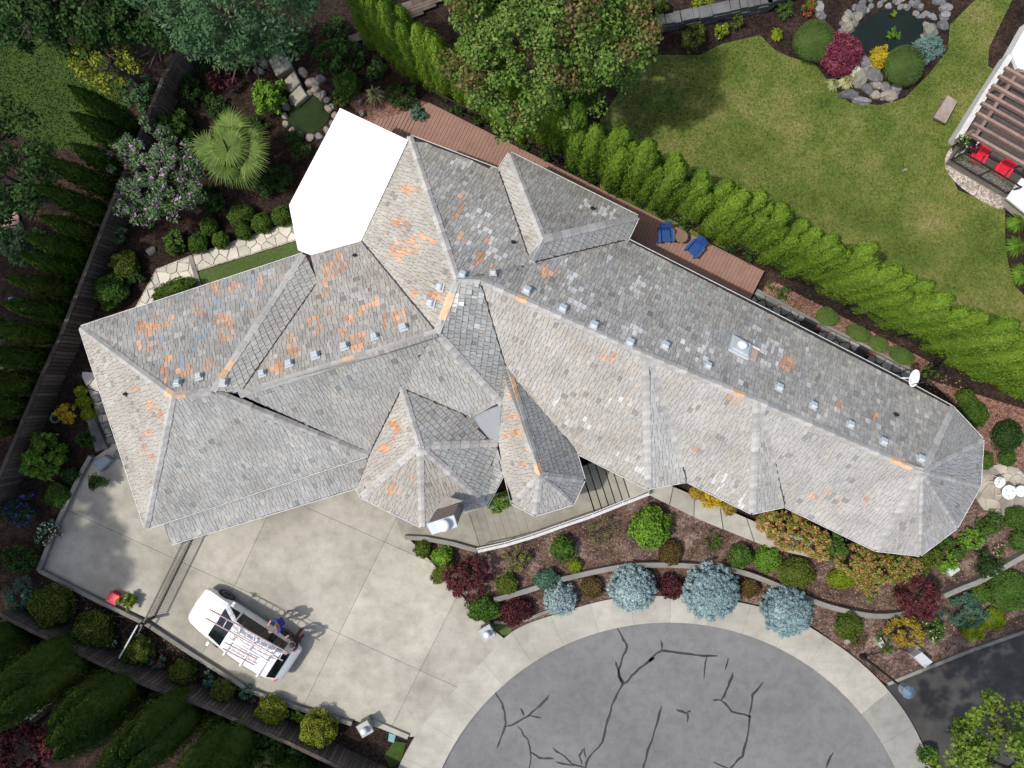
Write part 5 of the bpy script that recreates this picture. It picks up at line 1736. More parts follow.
# ---------------------------------------------------------------- pergola next door
pg = empty('pergola', Vector((*G(1000, 110).xy, 0))); tag(pg, 'brown timber pergola with parallel rafters over the neighbouring deck', 'pergola')
po = pg.location.copy()
zr = 2.2
dirv = Vector((.872, -.49, 0))
for (px, py) in ((1006, 67), (1000, 75), (993.6, 84.4), (988.5, 93.5), (982.6, 102.3), (978, 112.4), (974, 123), (972, 134)):
    a = G(px, py, zr); b = a + dirv * 5.2
    mb = MB(); mb.bar(Vector((a.x, a.y, zr - .08)) - po, Vector((b.x, b.y, zr - .08)) - po, .10, .16); mb.build('rafter', M['pergola'], pg)
for (p, q) in (((1018, 70), (974, 137)), ((1070, 100), (1030, 165))):
    a, b = G(*p, zr - .2), G(*q, zr - .2)
    mb = MB(); mb.bar(a - po, b - po, .12, .18); mb.build('beam', M['pergola'], pg)
    for k in (.1, .86):
        c = a.lerp(b, k)
        mb = MB(); mb.box((c.x - po.x, c.y - po.y, (zr - .28 + .4) / 2), (.13, .13, zr - .28 - .4)); mb.build('post', M['pergola'], pg)
nd = empty('neighbour_deck'); tag(nd, kind='structure')
ND = [(951, 161), (1006, 193), (1100, 240), (1160, 60), (1040, 10), (1012, 58)]
P = ccw([(v.x, v.y) for v in GP(ND, .4)])
mb = MB(); dn = Vector((.49, .872, 0))
k = -60
while k < 90:
    c0 = dn.x * P[0][0] + dn.y * P[0][1] + k * .145
    q = clip_half(clip_half(P, dn.x, dn.y, c0 + .135), -dn.x, -dn.y, -c0)
    if len(q) >= 3 and abs(area2(q)) > .01: mb.prism(q, .34, .4)
    k += 1
tag(mb.build('boards', plain('grey_deck', (.075, .060, .052), .85, var=.25), nd), kind='stuff')
mb = MB(); mb.prism([(p[0], p[1]) for p in P], -.03, .335); mb.build('base', M['kerb'], nd)
mb = MB(); wall_strip(mb, [(v.x, v.y) for v in GP([(1010, 56), (983, 98), (957, 140)], .5)], .22, -.03, .55)
tag(mb.build('parapet', plain('weathered_white', (.55, .54, .52), .8, var=.15)), 'off-white low parapet along the pergola deck beside the lawn', 'wall')
mb = MB(); mb.prism([(v.x, v.y) for v in GP([(1012, 52), (1030, 20), (1100, 60), (1100, 90), (1018, 68)], .6)], -.03, .6, bev=.02)
tag(mb.build('white_platform', M['white']), 'white platform at the upper end of the pergola deck', 'platform')
# railing with black frame
rl = empty('deck_railing', Vector((*G(951, 160, .4).xy, .4))); tag(rl, 'black framed glass railing around the red chairs', 'railing')
ro = rl.location.copy()
RP = [G(966, 141, .4), G(951, 160, .4), G(978, 176, .4), G(1006, 193, .4)]
for a, b in zip(RP, RP[1:]):
    a, b = a - ro, b - ro
    for z in (.06, .92):
        mb = MB(); mb.bar((a.x, a.y, z), (b.x, b.y, z), .05, .05); mb.build('rail', M['black'], rl)
    mb = MB(); mb.bar((a.x, a.y, .49), (b.x, b.y, .49), .012, .76)
    gm = bpy.data.materials.get('clear_glass')
    if gm is None:
        gm, nt_, p_ = node_mat('clear_glass'); p_.inputs['Base Color'].default_value = (.8, .85, .85, 1); p_.inputs['Roughness'].default_value = .05; p_.inputs['Transmission Weight'].default_value = .95; p_.inputs['IOR'].default_value = 1.1
    mb.build('glass_pane', gm, rl)
for a in RP:
    a = a - ro
    mb = MB(); mb.box((a.x, a.y, .47), (.06, .06, .96)); mb.build('post', M['black'], rl)
sheet('pebble_apron', spline([(952, 148), (945, 158), (947, 172), (962, 188), (985, 203), (1003, 209), (1007, 196), (980, 180), (955, 165)], 3, True), -.004, M['gravel'])
# white neighbouring house corner with roof
nh_ = empty('neighbour_house', Vector((*G(1060, 215).xy, 0))); tag(nh_, 'white walled corner of the neighbouring house below the red chairs', 'house')
P = [(v.x - nh_.location.x, v.y - nh_.location.y) for v in GP([(1007, 198), (1022, 178), (1200, 250), (1180, 330), (1120, 290)], .9)]
mb = MB(); mb.prism([(P[0][0] + .3, P[0][1]), (P[1][0] + .3, P[1][1]), P[2], P[3], P[4]], -.03, .79); mb.build('wall', M['wall'], nh_)
mb = MB(); mb.prism(P, .8, .9, bev=.03); mb.build('roof', M['white'], nh_)
# stone block bench on the lawn
q = [(v.x, v.y) for v in GP([(948, 95), (958, 101), (946, 123), (934, 117)], .42)]
c = (sum(p[0] for p in q) / 4, sum(p[1] for p in q) / 4)
bn = empty('garden_bench', (c[0], c[1], -.012)); tag(bn, 'pinkish stone slab bench standing alone on the lawn', 'bench')
q = [(p[0] - c[0], p[1] - c[1]) for p in q]
mb = MB(); mb.prism(q, .34, .43, bev=.02); mb.build('seat', M['rock_pink'], bn)
for k in (.2, .8):
    a = Vector(q[0]).lerp(Vector(q[3]), k); b = Vector(q[1]).lerp(Vector(q[2]), k)
    mb = MB(); mb.bar((a.x * .9, a.y, .17), (b.x * .9, b.y, .17), .16, .34); mb.build('leg', M['rock_pink'], bn)

# ---------------------------------------------------------------- street lamp, pillars and small things
lp = empty('street_lamp', G(862, 656)); tag(lp, 'tall black post lamp with a square blue-grey lantern by the sidewalk end', 'street lamp')
mb = MB(); mb.lathe([(.11, -.03), (.11, .25), (.055, .35), (.045, 3.2), (.06, 3.22)], n=12); mb.build('post', M['black'], lp, True)
mb = MB(); mb.lathe([(.10, 3.2), (.19, 3.28), (.22, 3.62), (.2, 3.66)], n=8); mb.build('lantern', plain('lantern_glass', (.20, .27, .33), .3), lp)
mb = MB(); mb.lathe([(.25, 3.66), (.24, 3.69), (.10, 3.80), (.02, 3.86)], n=8); mb.build('lantern_cap', plain('lantern_cap', (.10, .15, .20), .5), lp)
def pillar(label, px, py, rot):
    t = empty('lamp_pillar', Vector((*G(px, py, .8).xy, 0)), math.radians(rot)); tag(t, label, 'pillar')
    mb = MB(); mb.box((0, 0, .36), (.40, .40, .80)); mb.build('column', M['kerb'], t)
    mb = MB(); mb.prism([(-.26, -.26), (.26, -.26), (.26, .26), (-.26, .26)], .762, .84, bev=.03); mb.build('cap', plain('cap_stone', (.36, .37, .37), .7), t)
    mb = MB(); mb.lathe([(.06, .84), (.06, .92), (.12, .94), (.13, 1.08), (.02, 1.16)], n=10); mb.build('lamp', M['white'], t, True)
pillar('square pillar with white cap lamp at the bed corner by the sidewalk', 487, 633, 30)
pillar('square pillar with white cap lamp beside the lower kerb wall', 365, 729, 30)
mb = MB(); mb.prism([(v.x, v.y) for v in GP([(389, 733), (396, 735), (394, 743), (388, 741)], .05)], -.02, .06, bev=.015)
tag(mb.build('utility_cover', plain('blue_green_plastic', (.16, .32, .32), .6)), 'blue-green utility box cover in the grass by the sidewalk', 'utility box')
q = [(v.x, v.y) for v in GP([(922, 652), (933, 662), (925, 668), (914, 657)], .4)]
ub = MB(); ub.prism(q, -.02, .42, bev=.03); tag(ub.build('utility_cabinet', plain('pale_grey_box', (.46, .47, .48), .6)), 'pale grey utility cabinet beside the asphalt drive', 'utility box')
q = [(v.x, v.y) for v in GP([(907, 648), (914, 643), (925, 651), (915, 658)], .05)]
ub = MB(); ub.prism(q, -.03, .06); tag(ub.build('concrete_pad', M['kerb']), 'weathered concrete pad in front of the grey utility cabinet', 'slab')
q = [(v.x, v.y) for v in GP([(877, 640), (881, 637), (885, 645), (881, 648)], .3)]
ub = MB(); ub.prism(q, -.02, .35, bev=.03); tag(ub.build('utility_post', plain('pale_green_box', (.38, .45, .38), .6)), 'small pale green utility post beside the golden shrub', 'utility box')
q = [(v.x, v.y) for v in GP([(947, 569), (957, 563), (961, 570), (951, 577)], .2)]
ub = MB(); ub.prism(q, -.02, .2, bev=.03); tag(ub.build('stepping_slab', plain('pale_green_stone', (.42, .47, .42), .7)), 'pale greenish stone slab in the mulch below the lime shrubs', 'slab')
# red cushion box, pots, grey tub
rb = empty('red_crate', Vector((*G(114, 598, .35).xy, .1)), math.radians(-28)); tag(rb, 'bright red square crate with lid on the driveway edge', 'crate')
mb = MB(); mb.box((0, 0, .15), (.38, .38, .3)); mb.build('box', M['red'], rb)
mb = MB(); mb.prism([(-.22, -.22), (.22, -.22), (.22, .22), (-.22, .22)], .302, .36, bev=.03); mb.build('lid', plain('pink_red', (.70, .05, .09), .5), rb)
mb = MB(); mb.prism([(v.x, v.y) for v in GP([(92, 462), (104, 455), (112, 460), (100, 472)], .4)], .1, .42, bev=.06)
tag(mb.build('garden_tub', plain('blue_grey_plastic', (.20, .27, .31), .55)), 'blue-grey plastic tub at the corner of the shaded driveway', 'tub')
def pot(label, px, py, r, h, mat, z0=.1):
    t = empty('plant_pot', Vector((*G(px, py, h * .5).xy, z0))); tag(t, label, 'plant pot')
    mb = MB(); mb.lathe([(r * .7, 0), (r * .95, h * .8), (r, h * .82), (r, h), (r * .86, h), (r * .84, h * .88)], n=16); mb.build('pot', mat, t, True)
    mb = MB(); mb.lathe([(r * .84, h * .86), (r * .5, h * .9)], n=12); mb.build('soil', M['ground'], t)
pot('black glazed pot with spiky plant on the shaded driveway', 97, 483, .2, .4, M['black'])
pot('pale pot beside the red crate on the driveway', 131, 600, .2, .36, plain('pale_pot', (.4, .42, .42), .6))
pot('dark round pot under the yellow leaved shrub', 57, 418, .2, .34, plain('green_pot', (.10, .16, .15), .5), 0)
pot('white flower pot on the pergola deck by the red chair', 972, 150, .18, .35, M['white'], .4)
pot('purple-grey flower pot in the pergola corner', 962, 143, .17, .34, M['black'], .4)

# ---------------------------------------------------------------- ponds and rocks
def rock_mesh(name, seed, mat):
    rs = np.random.RandomState(seed)
    v, f = ICO[2]
    fn = lumpf(rs, 9, .2, 3.5)
    V = v * fn(v)[:, None]
    V = np.sign(V) * np.abs(V) ** .85
    V[:, 2] = V[:, 2].clip(-.5, .8)
    me = bpy.data.meshes.new(name); me.from_pydata(V.tolist(), [], f.tolist()); me.materials.append(mat)
    return me
ROCK = {k: [rock_mesh('stone', i * 5 + len(k), M[k]) for i in range(4)] for k in ('rock', 'rock_pale', 'rock_pink')}
def rock(parent, px, py, sx, sy, sz, rot, kind='rock', z=0, name='stone'):
    o = link(name, ROCK[kind][rnd.randrange(4)], parent)
    p = G(px, py, z + sz * .5)
    o.location = (p.x, p.y, z); o.rotation_euler = (rnd.uniform(-.12, .12), rnd.uniform(-.12, .12), rot)
    o.scale = (sx * pxm(.2), sy * pxm(.2), sz)
    return o
pond = empty('pond'); tag(pond, kind='structure')
mb = MB(); W_ = [(v.x, v.y) for v in GP([(888 + 38 * math.cos(a) + 5 * math.sin(2 * a), 30 + 22 * math.sin(a) - 6 * math.cos(a)) for a in np.linspace(0, 6.283, 28, endpoint=False)], 0)]
mb.add([(p[0], p[1], .0) for p in W_], [tuple(range(28))[::-1]]); o = mb.build('water', M['water'], pond)
if o.data.polygons[0].normal.z < 0: o.data.flip_normals()
for ring, (ra, rb_, nst, sz) in enumerate(((39, 24, 38, 3.6), (46, 31, 42, 4.3))):
    for i in range(nst):
        a = 2 * math.pi * i / nst + rnd.uniform(-.08, .08)
        px, py = 889 + ra * math.cos(a) + rnd.uniform(-2, 2), 29 - rb_ * math.sin(a) + rnd.uniform(-2, 2)
        if py > 42 and ring == 1: continue
        if 3.3 < a < 5.9: continue
        rock(pond, px, py, sz * rnd.uniform(.7, 1.25), sz * rnd.uniform(.6, 1.0), rnd.uniform(.07, .13), a + rnd.uniform(-.5, .5), 'rock' if rnd.random() < .85 else 'rock_pale')
for (px, py, sx, sy, sz, k) in ((866, 62, 6, 8, .24, 'rock'), (875, 72, 9, 10, .32, 'rock'), (860, 78, 8, 9, .3, 'rock_pale'), (868, 88, 6, 6, .2, 'rock'), (877, 84, 5, 6, .2, 'rock_pale'), (876, 94, 6, 5, .2, 'rock_pale'), (886, 86, 6, 6, .2, 'rock'), (884, 95, 5, 4, .2, 'rock_pink'), (866, 72, 5, 5, .2, 'rock_pale'), (880, 76, 4, 5, .2, 'rock'), (850, 94, 9, 6, .25, 'rock'), (890, 95, 8, 5, .22, 'rock_pink'), (897, 88, 7, 6, .2, 'rock'),
                               (862, 100, 12, 4, .2, 'rock'), (858, 17, 5, 9, .25, 'rock_pale'), (848, 27, 6, 5, .3, 'rock_pale'), (820, 8, 6, 9, .3, 'rock'), (823, 18, 5, 5, .3, 'rock'), (862, 8, 7, 6, .3, 'rock'), (944, 24, 6, 6, .2, 'rock'), (946, 15, 6, 5, .2, 'rock'), (947, 7, 6, 5, .2, 'rock'), (940, 1, 6, 5, .2, 'rock'), (930, 30, 6, 8, .2, 'rock_pale')):
    rock(pond, px, py, sx, sy, sz, rnd.uniform(-.4, .4), k)
kp = empty('garden_pond'); tag(kp, kind='structure')
W_ = [(v.x, v.y) for v in GP([(309 + 22 * math.cos(a) * math.cos(.6) + 18 * math.sin(a) * math.sin(.6), 115 - 22 * math.cos(a) * math.sin(.6) + 18 * math.sin(a) * math.cos(.6)) for a in np.linspace(0, 6.283, 24, endpoint=False)], 0)]
mb = MB(); mb.add([(p[0], p[1], .0) for p in W_], [tuple(range(24))[::-1]]); o = mb.build('water', M['algae'], kp)
if o.data.polygons[0].normal.z < 0: o.data.flip_normals()
for i in range(16):
    a = 2 * math.pi * i / 16
    rock(kp, 309 + 25 * math.cos(a), 115 + 22 * math.sin(a), rnd.uniform(3, 5), rnd.uniform(3, 4.5), rnd.uniform(.1, .2), rnd.uniform(0, 3), rnd.choice(('rock', 'rock_pink', 'rock_pale')))
for P, h in (([(268, 60), (280, 45), (292, 66), (276, 76)], .55), ([(284, 80), (294, 70), (300, 82), (290, 92)], .4), ([(288, 96), (300, 84), (307, 95), (295, 106)], .3)):
    mb = MB(); mb.prism([(v.x, v.y) for v in GP(P, h)], -.03, h, bev=.05); mb.build('slab_stone', M['rock_pale'], kp)
for (px, py, s) in ((312, 82, 7), (320, 78, 6), (316, 90, 6), (296, 52, 5), (288, 48, 6), (303, 72, 5), (262, 62, 6), (258, 70, 5), (322, 95, 5), (328, 108, 5), (362, 113, 4), (360, 102, 3)):
    rock(kp, px, py, s, s * .8, .25, rnd.uniform(0, 3), rnd.choice(('rock', 'rock_pink')))
for (px, py, s, kd, lab) in ((700, 618, 4.5, 'rock_pale', 'small tan rock lying on the sidewalk below a blue spruce'), (848, 642, 4, 'rock_pale', 'small whitish rock at the sidewalk edge beside the olive shrub'), (150, 250, 6, 'rock', 'grey rock in the shaded bed near the flagstone path'),
                             (905, 170, 2.2, 'rock_pink', 'tiny reddish stone on the dry lawn')):
    o = rock(None, px, py, s, s * .75, .16, .5, kd, 0, 'loose_rock'); tag(o, lab, 'rock')
for (px, py) in ((118, 455), (110, 440), (107, 425), (102, 410), (96, 398)):
    o = rock(None, px, py, 6, 5, .2, rnd.uniform(0, 3), 'rock', 0, 'edging_rock'); tag(o, 'grey edging rock beside the garage wall path', 'rock', 'edging rocks along the garage')
q = [(v.x, v.y) for v in GP([(84, 408), (92, 412), (108, 448), (96, 452)], .25)]
mb = MB(); mb.prism(q, -.03, .3, bev=.05); tag(mb.build('stone_ledge', M['rock']), 'long grey stone ledge between yellow shrubs and the driveway tub', 'rock')
# dry stone wall at the back of the lawn
A, B, C2 = G(632, 34), G(760, 8), G(830, -22)
dw = empty('stone_wall', A); tag(dw, 'grey dry stone wall at the back of the lawn beside the maple', 'wall')
mb = MB()
for a, b in ((A, B), (B, C2)):
    d = (b - a); L = d.length; a_ = math.atan2(d.y, d.x); z = 0
    for row in range(4):
        x = 0
        while x < L:
            w = rnd.uniform(.22, .5); c = a - A + d.normalized() * (x + w / 2)
            mb.box((c.x + rnd.uniform(-.02, .02), c.y + rnd.uniform(-.02, .02), .09 + row * .2), (w - .02, .42 + rnd.uniform(-.05, .05), .19), a_ + rnd.uniform(-.03, .03)); x += w
tag(mb.build('stones', concrete('dark_wall_stone', (.15, .15, .15), (.09, .09, .09), stain=1.0, sc=2.0), dw), kind='stuff')
# timber decking seen behind the hedge and pallet by the shed
ys = empty('timber_steps', G(400, 15)); tag(ys, 'dark timber steps in the shade behind the tall hedge', 'steps')
for k in range(6):
    mb = MB(); mb.box((k * .5 - .8, .3 * k - .6, .06 + k * .02), (2.6, .32, .1), .35); mb.build('tread', M['fencewood'], ys)
pl = empty('wooden_pallet', Vector((*G(5, 219, .2).xy, -.02)), .2); tag(pl, 'small brown slatted wooden pallet beside the leafy pale green bush', 'pallet')
for k in range(5):
    mb = MB(); mb.box((0, -.4 + k * .2, .13), (1.0, .14, .025)); mb.build('slat', M['pergola'], pl)
for k in (-1, 0, 1):
    mb = MB(); mb.box((k * .42, 0, .06), (.09, 1.0, .11)); mb.build('bearer', M['pergola'], pl)
bb = empty('blue_bottle_pair', Vector((*G(9, 299, .3).xy, -.02))); tag(bb, 'pair of pale blue jugs in the shaded bushes', 'jugs')
for k in (0, 1):
    mb = MB(); mb.lathe([(.09, 0), (.1, .02), (.1, .22), (.04, .28), (.04, .31)], (0, -.2 * k, 0), 12); mb.build('jug', plain('pale_blue', (.25, .40, .55), .4), bb, True)
# ---------------------------------------------------------------- hedge of bright columnar conifers
HM = [arbor_mesh('foliage', 1.0 * h, .50, LM['hedge'], 40 + i, 2, 11000, .075, .42, .38) for i, h in enumerate((5.7, 5.3, 5.8, 5.1, 5.5))]
stm = MB(); stm.tube([(0, 0, -.05), (0, 0, 1.2)], [.09, .07], 7); stem_me = stm.mesh('trunk', M['bark'])
HB = [(372, 42), (410, 74), (470, 108), (530, 141), (600, 179), (650, 203), (705, 231), (770, 262), (838, 298), (888, 324), (930, 346), (970, 372), (1040, 402), (1120, 440)]
P = [G(p[0] + 2, p[1] - 4) for p in HB]
i = 0
def hedge_row(P, step, meshes, nm, label, cat, group, rr_, jitter=.08, sc=(.92, 1.06), twist=True, names='foliage'):
    k = 0
    for c, a, w in walk_line(P, step):
        t = empty(nm, (c.x + rr_.uniform(-jitter, jitter), c.y + rr_.uniform(-jitter, jitter), -.02), rr_.uniform(0, 6.28) if twist else 0)
        s = rr_.uniform(*sc); t.scale = (s * rr_.uniform(.95, 1.1), s * rr_.uniform(.95, 1.1), s)
        link(names, meshes[rr_.randrange(len(meshes))], t)
        link('trunk', stem_me, t)
        tag(t, label, cat, group)
        k += 1
hr = random.Random(4)
hedge_row(P, .47, HM, 'hedge_conifer', 'tall bright green columnar conifer in the long hedge row along the lawn', 'conifer', 'conifers of the bright hedge row', hr)
# darker conifers behind the left fence
DM = [arbor_mesh('foliage', h, .42, LM['dkhedge'], 60 + i, 1, 5200, .11, .8) for i, h in enumerate((4.8, 5.3, 4.4))]
P = [G(p[0] - 14, p[1] - 3) for p in ((158, 130), (146, 165), (128, 210), (110, 250), (90, 305), (72, 350), (50, 395), (28, 440))]
hedge_row(P, .74, DM, 'side_conifer', 'dark pointed conifer in the shaded row outside the side fence', 'conifer', 'dark conifers along the side fence', hr)
# big dark conifers below the lower fence
BM = [arbor_mesh('foliage', h, .95, LM['screen'], 80 + i, 4, 13000, .10, .8) for i, h in enumerate((6.2, 5.8, 6.4))]
for k, (px, py, s) in enumerate(((75, 655, 1.0), (127, 684, 1.0), (185, 704, .95), (240, 733, 1.0), (20, 640, .95), (300, 770, .9))):
    c = G(px, py)
    t = empty('screen_conifer', (c.x, c.y, -.02), k * 1.3); t.scale = (s * 1.18, s * 1.18, s)
    link('foliage', BM[k % 3], t); link('trunk', stem_me, t)
    tag(t, 'broad dark conifer with several pointed tops outside the lower board fence', 'conifer', 'dark conifers below the lower fence')

# ---------------------------------------------------------------- trees
tree('maple_tree', 556, 22, 6.0, 3.15, 2.75, 2.6, 'maple', 'large broad maple with reddening leaf tips rising behind the hedge', 300, 210, .42, .115, 11, (560, 110), .2, drop=.06, core=.0, amp=.26, alt=('redtip', .14))
tree('cedar_tree', 238, -2, 6.5, 2.9, 2.2, 2.6, 'conifer', 'blue-green feathery cedar overhanging the garden pond', 170, 150, .5, .15, 12, (255, 60), .2, aspect=.35)
tree('garden_tree', 58, 6, 4.5, 2.8, 1.5, 1.8, 'dark', 'dark leafy tree overhanging the shaded lawn corner', 120, 110, .45, .14, 13)
tree('garden_tree', 150, 12, 4.0, 2.0, 1.6, 1.6, 'dark', 'small dark tree between the cedar and the shaded lawn', 80, 100, .4, .13, 23)
tree('golden_tree', 102, 52, 3.6, 1.1, 1.4, .8, 'ylw_grn', 'yellow-green leafed small tree at the edge of the shaded lawn', 42, 70, .28, .11, 14, drop=.25)
tree('oak_tree', 5, 175, 4.5, 1.8, 1.9, 1.8, 'dark', 'dark crowned tree at the lower edge of the shaded lawn', 80, 100, .42, .13, 15)
tree('street_tree', 1026, 776, 6.5, 2.85, 2.6, 1.7, 'orangetree', 'spreading yellow-green tree overhanging the asphalt drive', 190, 110, .36, .13, 16, (962, 748), .14, drop=.25, hollow=.3)
tree('red_maple', 8, 745, 2.6, 1.6, 1.3, .9, 'maroon', 'dark maroon leaved tree below the lower board fence', 70, 90, .3, .12, 17)
tree('butterfly_bush', 157, 180, 2.2, 1.6, 2.0, 1.0, 'bfly', 'big grey-green butterfly bush with purple flower spikes', 150, 80, .26, .13, 18, flower='purple', fl=.17, aspect=.4, trunk_r=.08, cat='shrub')
# tall trees standing outside the picture on the shaded side
for k, (x, y, z, r) in enumerate(((-24.0, 3.0, 9.5, 2.2), (-23.4, -3.6, 9.6, 2.4), (-23.3, -8.2, 10.2, 2.3), (-24.5, 16.5, 9.5, 2.8), (-17.0, 20.5, 7.0, 2.4), (-23.6, -13.5, 8.8, 2.4))):
    tree('tall_fir', 0, 0, z, r, r, 4.0, 'dark', 'tall dark fir standing beyond the board fence', 110, 60, .75, .32, 100 + k, None, .22, world=(x, y), group='tall firs beyond the side fence', core=.5)

# fan palm
def palm(px, py, r, h, label):
    loc = ground_of(px, py, h)
    t = empty('fan_palm', loc); tag(t, label, 'palm')
    rs = random.Random(2)
    mb = MB(); mb.tube([(0, 0, -.05), (.02, 0, h * .5), (0, .02, h)], [.15, .13, .11], 9); mb.build('trunk', M['bark'], t, True)
    R = r * pxm(h)
    for k in range(20):
        a = k * 2.39996 + rs.uniform(-.25, .25); el_ = rs.uniform(-.15, .4) if k > 5 else rs.uniform(.2, .5)
        d = Vector((math.cos(a) * math.cos(el_), math.sin(a) * math.cos(el_), math.sin(el_)))
        stem = R * (rs.uniform(.25, .5) if k > 5 else rs.uniform(.02, .12)); hk = h + (0 if k > 5 else .18 + .03 * k)
        b = Vector((0, 0, hk)) + d * stem
        s = Vector((-math.sin(a), math.cos(a), 0)); upv = s.cross(d).normalized() * -1
        m_ = MB()
        m_.tube([(0, 0, h - .05), (0, 0, hk - .02), b], [.015, .013, .01], 4)
        nb_ = 26
        for j in range(nb_):
            q = (j / (nb_ - 1) - .5) * 2 * 1.45
            dd = d * math.cos(q) + s * math.sin(q)
            L = R * .56 * (1 - .22 * abs(q) / 1.45) * rs.uniform(.9, 1.06)
            w_ = (d * -math.sin(q) + s * math.cos(q)) * .03
            e = b + dd * L + Vector((rs.uniform(-.04, .04), rs.uniform(-.04, .04), -.25 * L - rs.uniform(0, .1)))
            mid = b + dd * L * .55 + upv * .012
            m_.add([b, mid - w_, e, mid + w_], [(0, 1, 2, 3)])
        m_.build('frond', LM['palm'], t)
palm(232, 151, 45, 2.6, 'fan palm with a round head of pleated olive fronds')

# ---------------------------------------------------------------- blue spruces along the sidewalk
def spruce(px, py, r, h, label, group=None):
    PLANT_N[0] += 1
    rs = np.random.RandomState(PLANT_N[0])
    zv = h * .45
    loc = ground_of(px, py, zv)
    R = r * pxm(zv)
    t = empty('blue_spruce', loc); tag(t, label, 'spruce', group)
    n = int(250 * (R / .9) ** 2)
    k = np.arange(n) + .5
    zf = (k / n) ** .9
    th = k * 2.39996 + rs.uniform(-.2, .2, n)
    prof = np.where(zf < .2, .8 + zf, (1 - ((zf - .2) / .8) ** 1.7).clip(0) ** .6)
    RR_ = R * prof * rs.uniform(.78, 1.06, n)
    C = np.stack([RR_ * np.cos(th), RR_ * np.sin(th), .12 + zf * (h - .15)], 1)
    cv, cf = ICO[2]
    me = clump_mesh('foliage', C, .105 * rs.uniform(.7, 1.4, n), 42, LM['blue'], .085, .3, PLANT_N[0], 0, .55, .55)
    link('foliage', me, t)
    core = bpy.data.meshes.new('inner_branches'); V = cv * np.array([R * .8, R * .8, h * .42]) + np.array([0, 0, h * .44]); core.from_pydata(V.tolist(), [], cf.tolist()); core.materials.append(LM['blue'])
    link('inner_branches', core, t)
    mb = MB(); mb.tube([(0, 0, -.03), (0, 0, h * .8)], [.07, .03], 7); mb.build('trunk', M['bark'], t)
spruce(633, 589, 23, 1.5, 'round blue spruce at the sidewalk beside a dark red barberry, second from the driveway')
spruce(712, 593, 28, 1.7, 'largest round blue spruce at the sidewalk above a small tan rock')
spruce(788, 612, 25, 1.6, 'round blue spruce at the sidewalk nearest the street lamp')
spruce(560, 599, 16, 1.0, 'smallest blue spruce beside the blue-green clipped shrub')

# ---------------------------------------------------------------- front garden shrubs
S_ = shrub; C_ = clumpy
S_('clipped_shrub', 423, 549, 9, .6, 'olive', 'small olive clipped ball beside the low garden wall end', leaf=.05)
S_('clipped_shrub', 442, 557, 10.5, .7, 'bright', 'bright green ball shrub beside the purple maple bush', leaf=.06)
C_('purple_maple', 466, 579, 25, 1.5, 'maroon', 'dark purple cutleaf maple bush at the driveway corner', n=70, per=60, cr=.17, leaf=.08, ry=24, drop=.05)
S_('clipped_shrub', 443, 572, 8, .35, 'olive', 'low olive green mat under the purple maple bush', rz=-.8, ry=14, leaf=.05, flat=2.4)
S_('clipped_shrub', 482, 609, 15, .8, 'green', 'wide dark green mound below the purple maple bush', leaf=.06, lump=.12, ry=13)
S_('clipped_shrub', 507, 585, 11, .6, 'olive', 'olive clipped ball at the start of the curved retaining wall', leaf=.05)
S_('barberry', 516, 612, 17, .7, 'maroon', 'wide dark red barberry mound beside the corner lamp pillar', ry=13, rz=.3, leaf=.06, lump=.1)
C_('variegated_shrub', 517, 558, 16, .8, 'varieg', 'loose yellow-green variegated shrub below the white guard wall', n=46, per=34, cr=.12, leaf=.07, core=.2, drop=.2)
S_('clipped_shrub', 546, 580, 13, .65, 'bluegr', 'blue-green clipped mound overhanging the retaining wall', ry=10, rz=.3, leaf=.05)
S_('clipped_shrub', 563, 549, 12, .85, 'green', 'dark green upright shrub near the sparse twiggy bush', leaf=.07, lump=.14)
S_('clipped_shrub', 575, 566, 7, .45, 'lime', 'tiny lime yellow ball shrub above the retaining wall', leaf=.05)
C_('twiggy_shrub', 600, 533, 17, .7, 'varieg', 'sparse twiggy shrub on open mulch below the front steps', n=40, per=16, cr=.12, leaf=.06, core=0, drop=.25)
S_('clipped_shrub', 592, 588, 11, .55, 'rust', 'rusty olive round shrub between two blue spruces', leaf=.05)
S_('clipped_shrub', 651, 529, 20, 1.2, 'bright', 'big bright green round shrub in front of the entry steps', leaf=.085, lump=.1, jit=.7)
S_('clipped_shrub', 671, 553, 12, .6, 'rust', 'rust brown round shrub beside the big bright green one', leaf=.05)
S_('barberry', 671, 587, 12, .6, 'maroon', 'dark red barberry squeezed between two large blue spruces', leaf=.06)
C_('twiggy_shrub', 714, 540, 11, .6, 'green', 'dull green loose shrub on pale mulch above the retaining wall', n=30, per=26, cr=.1, leaf=.06, core=.2, drop=.2)
S_('clipped_shrub', 741, 557, 12, .75, 'green', 'green ball shrub, left one of a touching pair at the retaining wall', leaf=.06)
S_('clipped_shrub', 768, 560, 13, .75, 'bright', 'brighter ball shrub of a touching pair at the retaining wall', leaf=.06)
S_('clipped_shrub', 796, 574, 18, .8, 'olive', 'wide brown-olive domed shrub inside the retaining wall curve', ry=15, rz=-.3, leaf=.055)
S_('clipped_shrub', 750, 588, 10, .5, 'rust', 'small rusty shrub between the two largest blue spruces', leaf=.05)
S_('clipped_shrub', 842, 579, 14, .6, 'lime', 'yellow-green mound at the end of the upper walk', leaf=.05, ry=10)
S_('clipped_shrub', 850, 627, 14, .8, 'olive', 'green-olive ball shrub between retaining wall and sidewalk end', leaf=.055)
C_('bare_shrub', 860, 641, 10, .5, 'rust', 'small bare brown shrub beside the lamp post foot', n=24, per=24, cr=.1, leaf=.05, core=0)
C_('small_plant', 872, 594, 9, .4, 'bright', 'small light green plant alone on the mulch slope', n=18, per=24, cr=.09, leaf=.07, core=0)
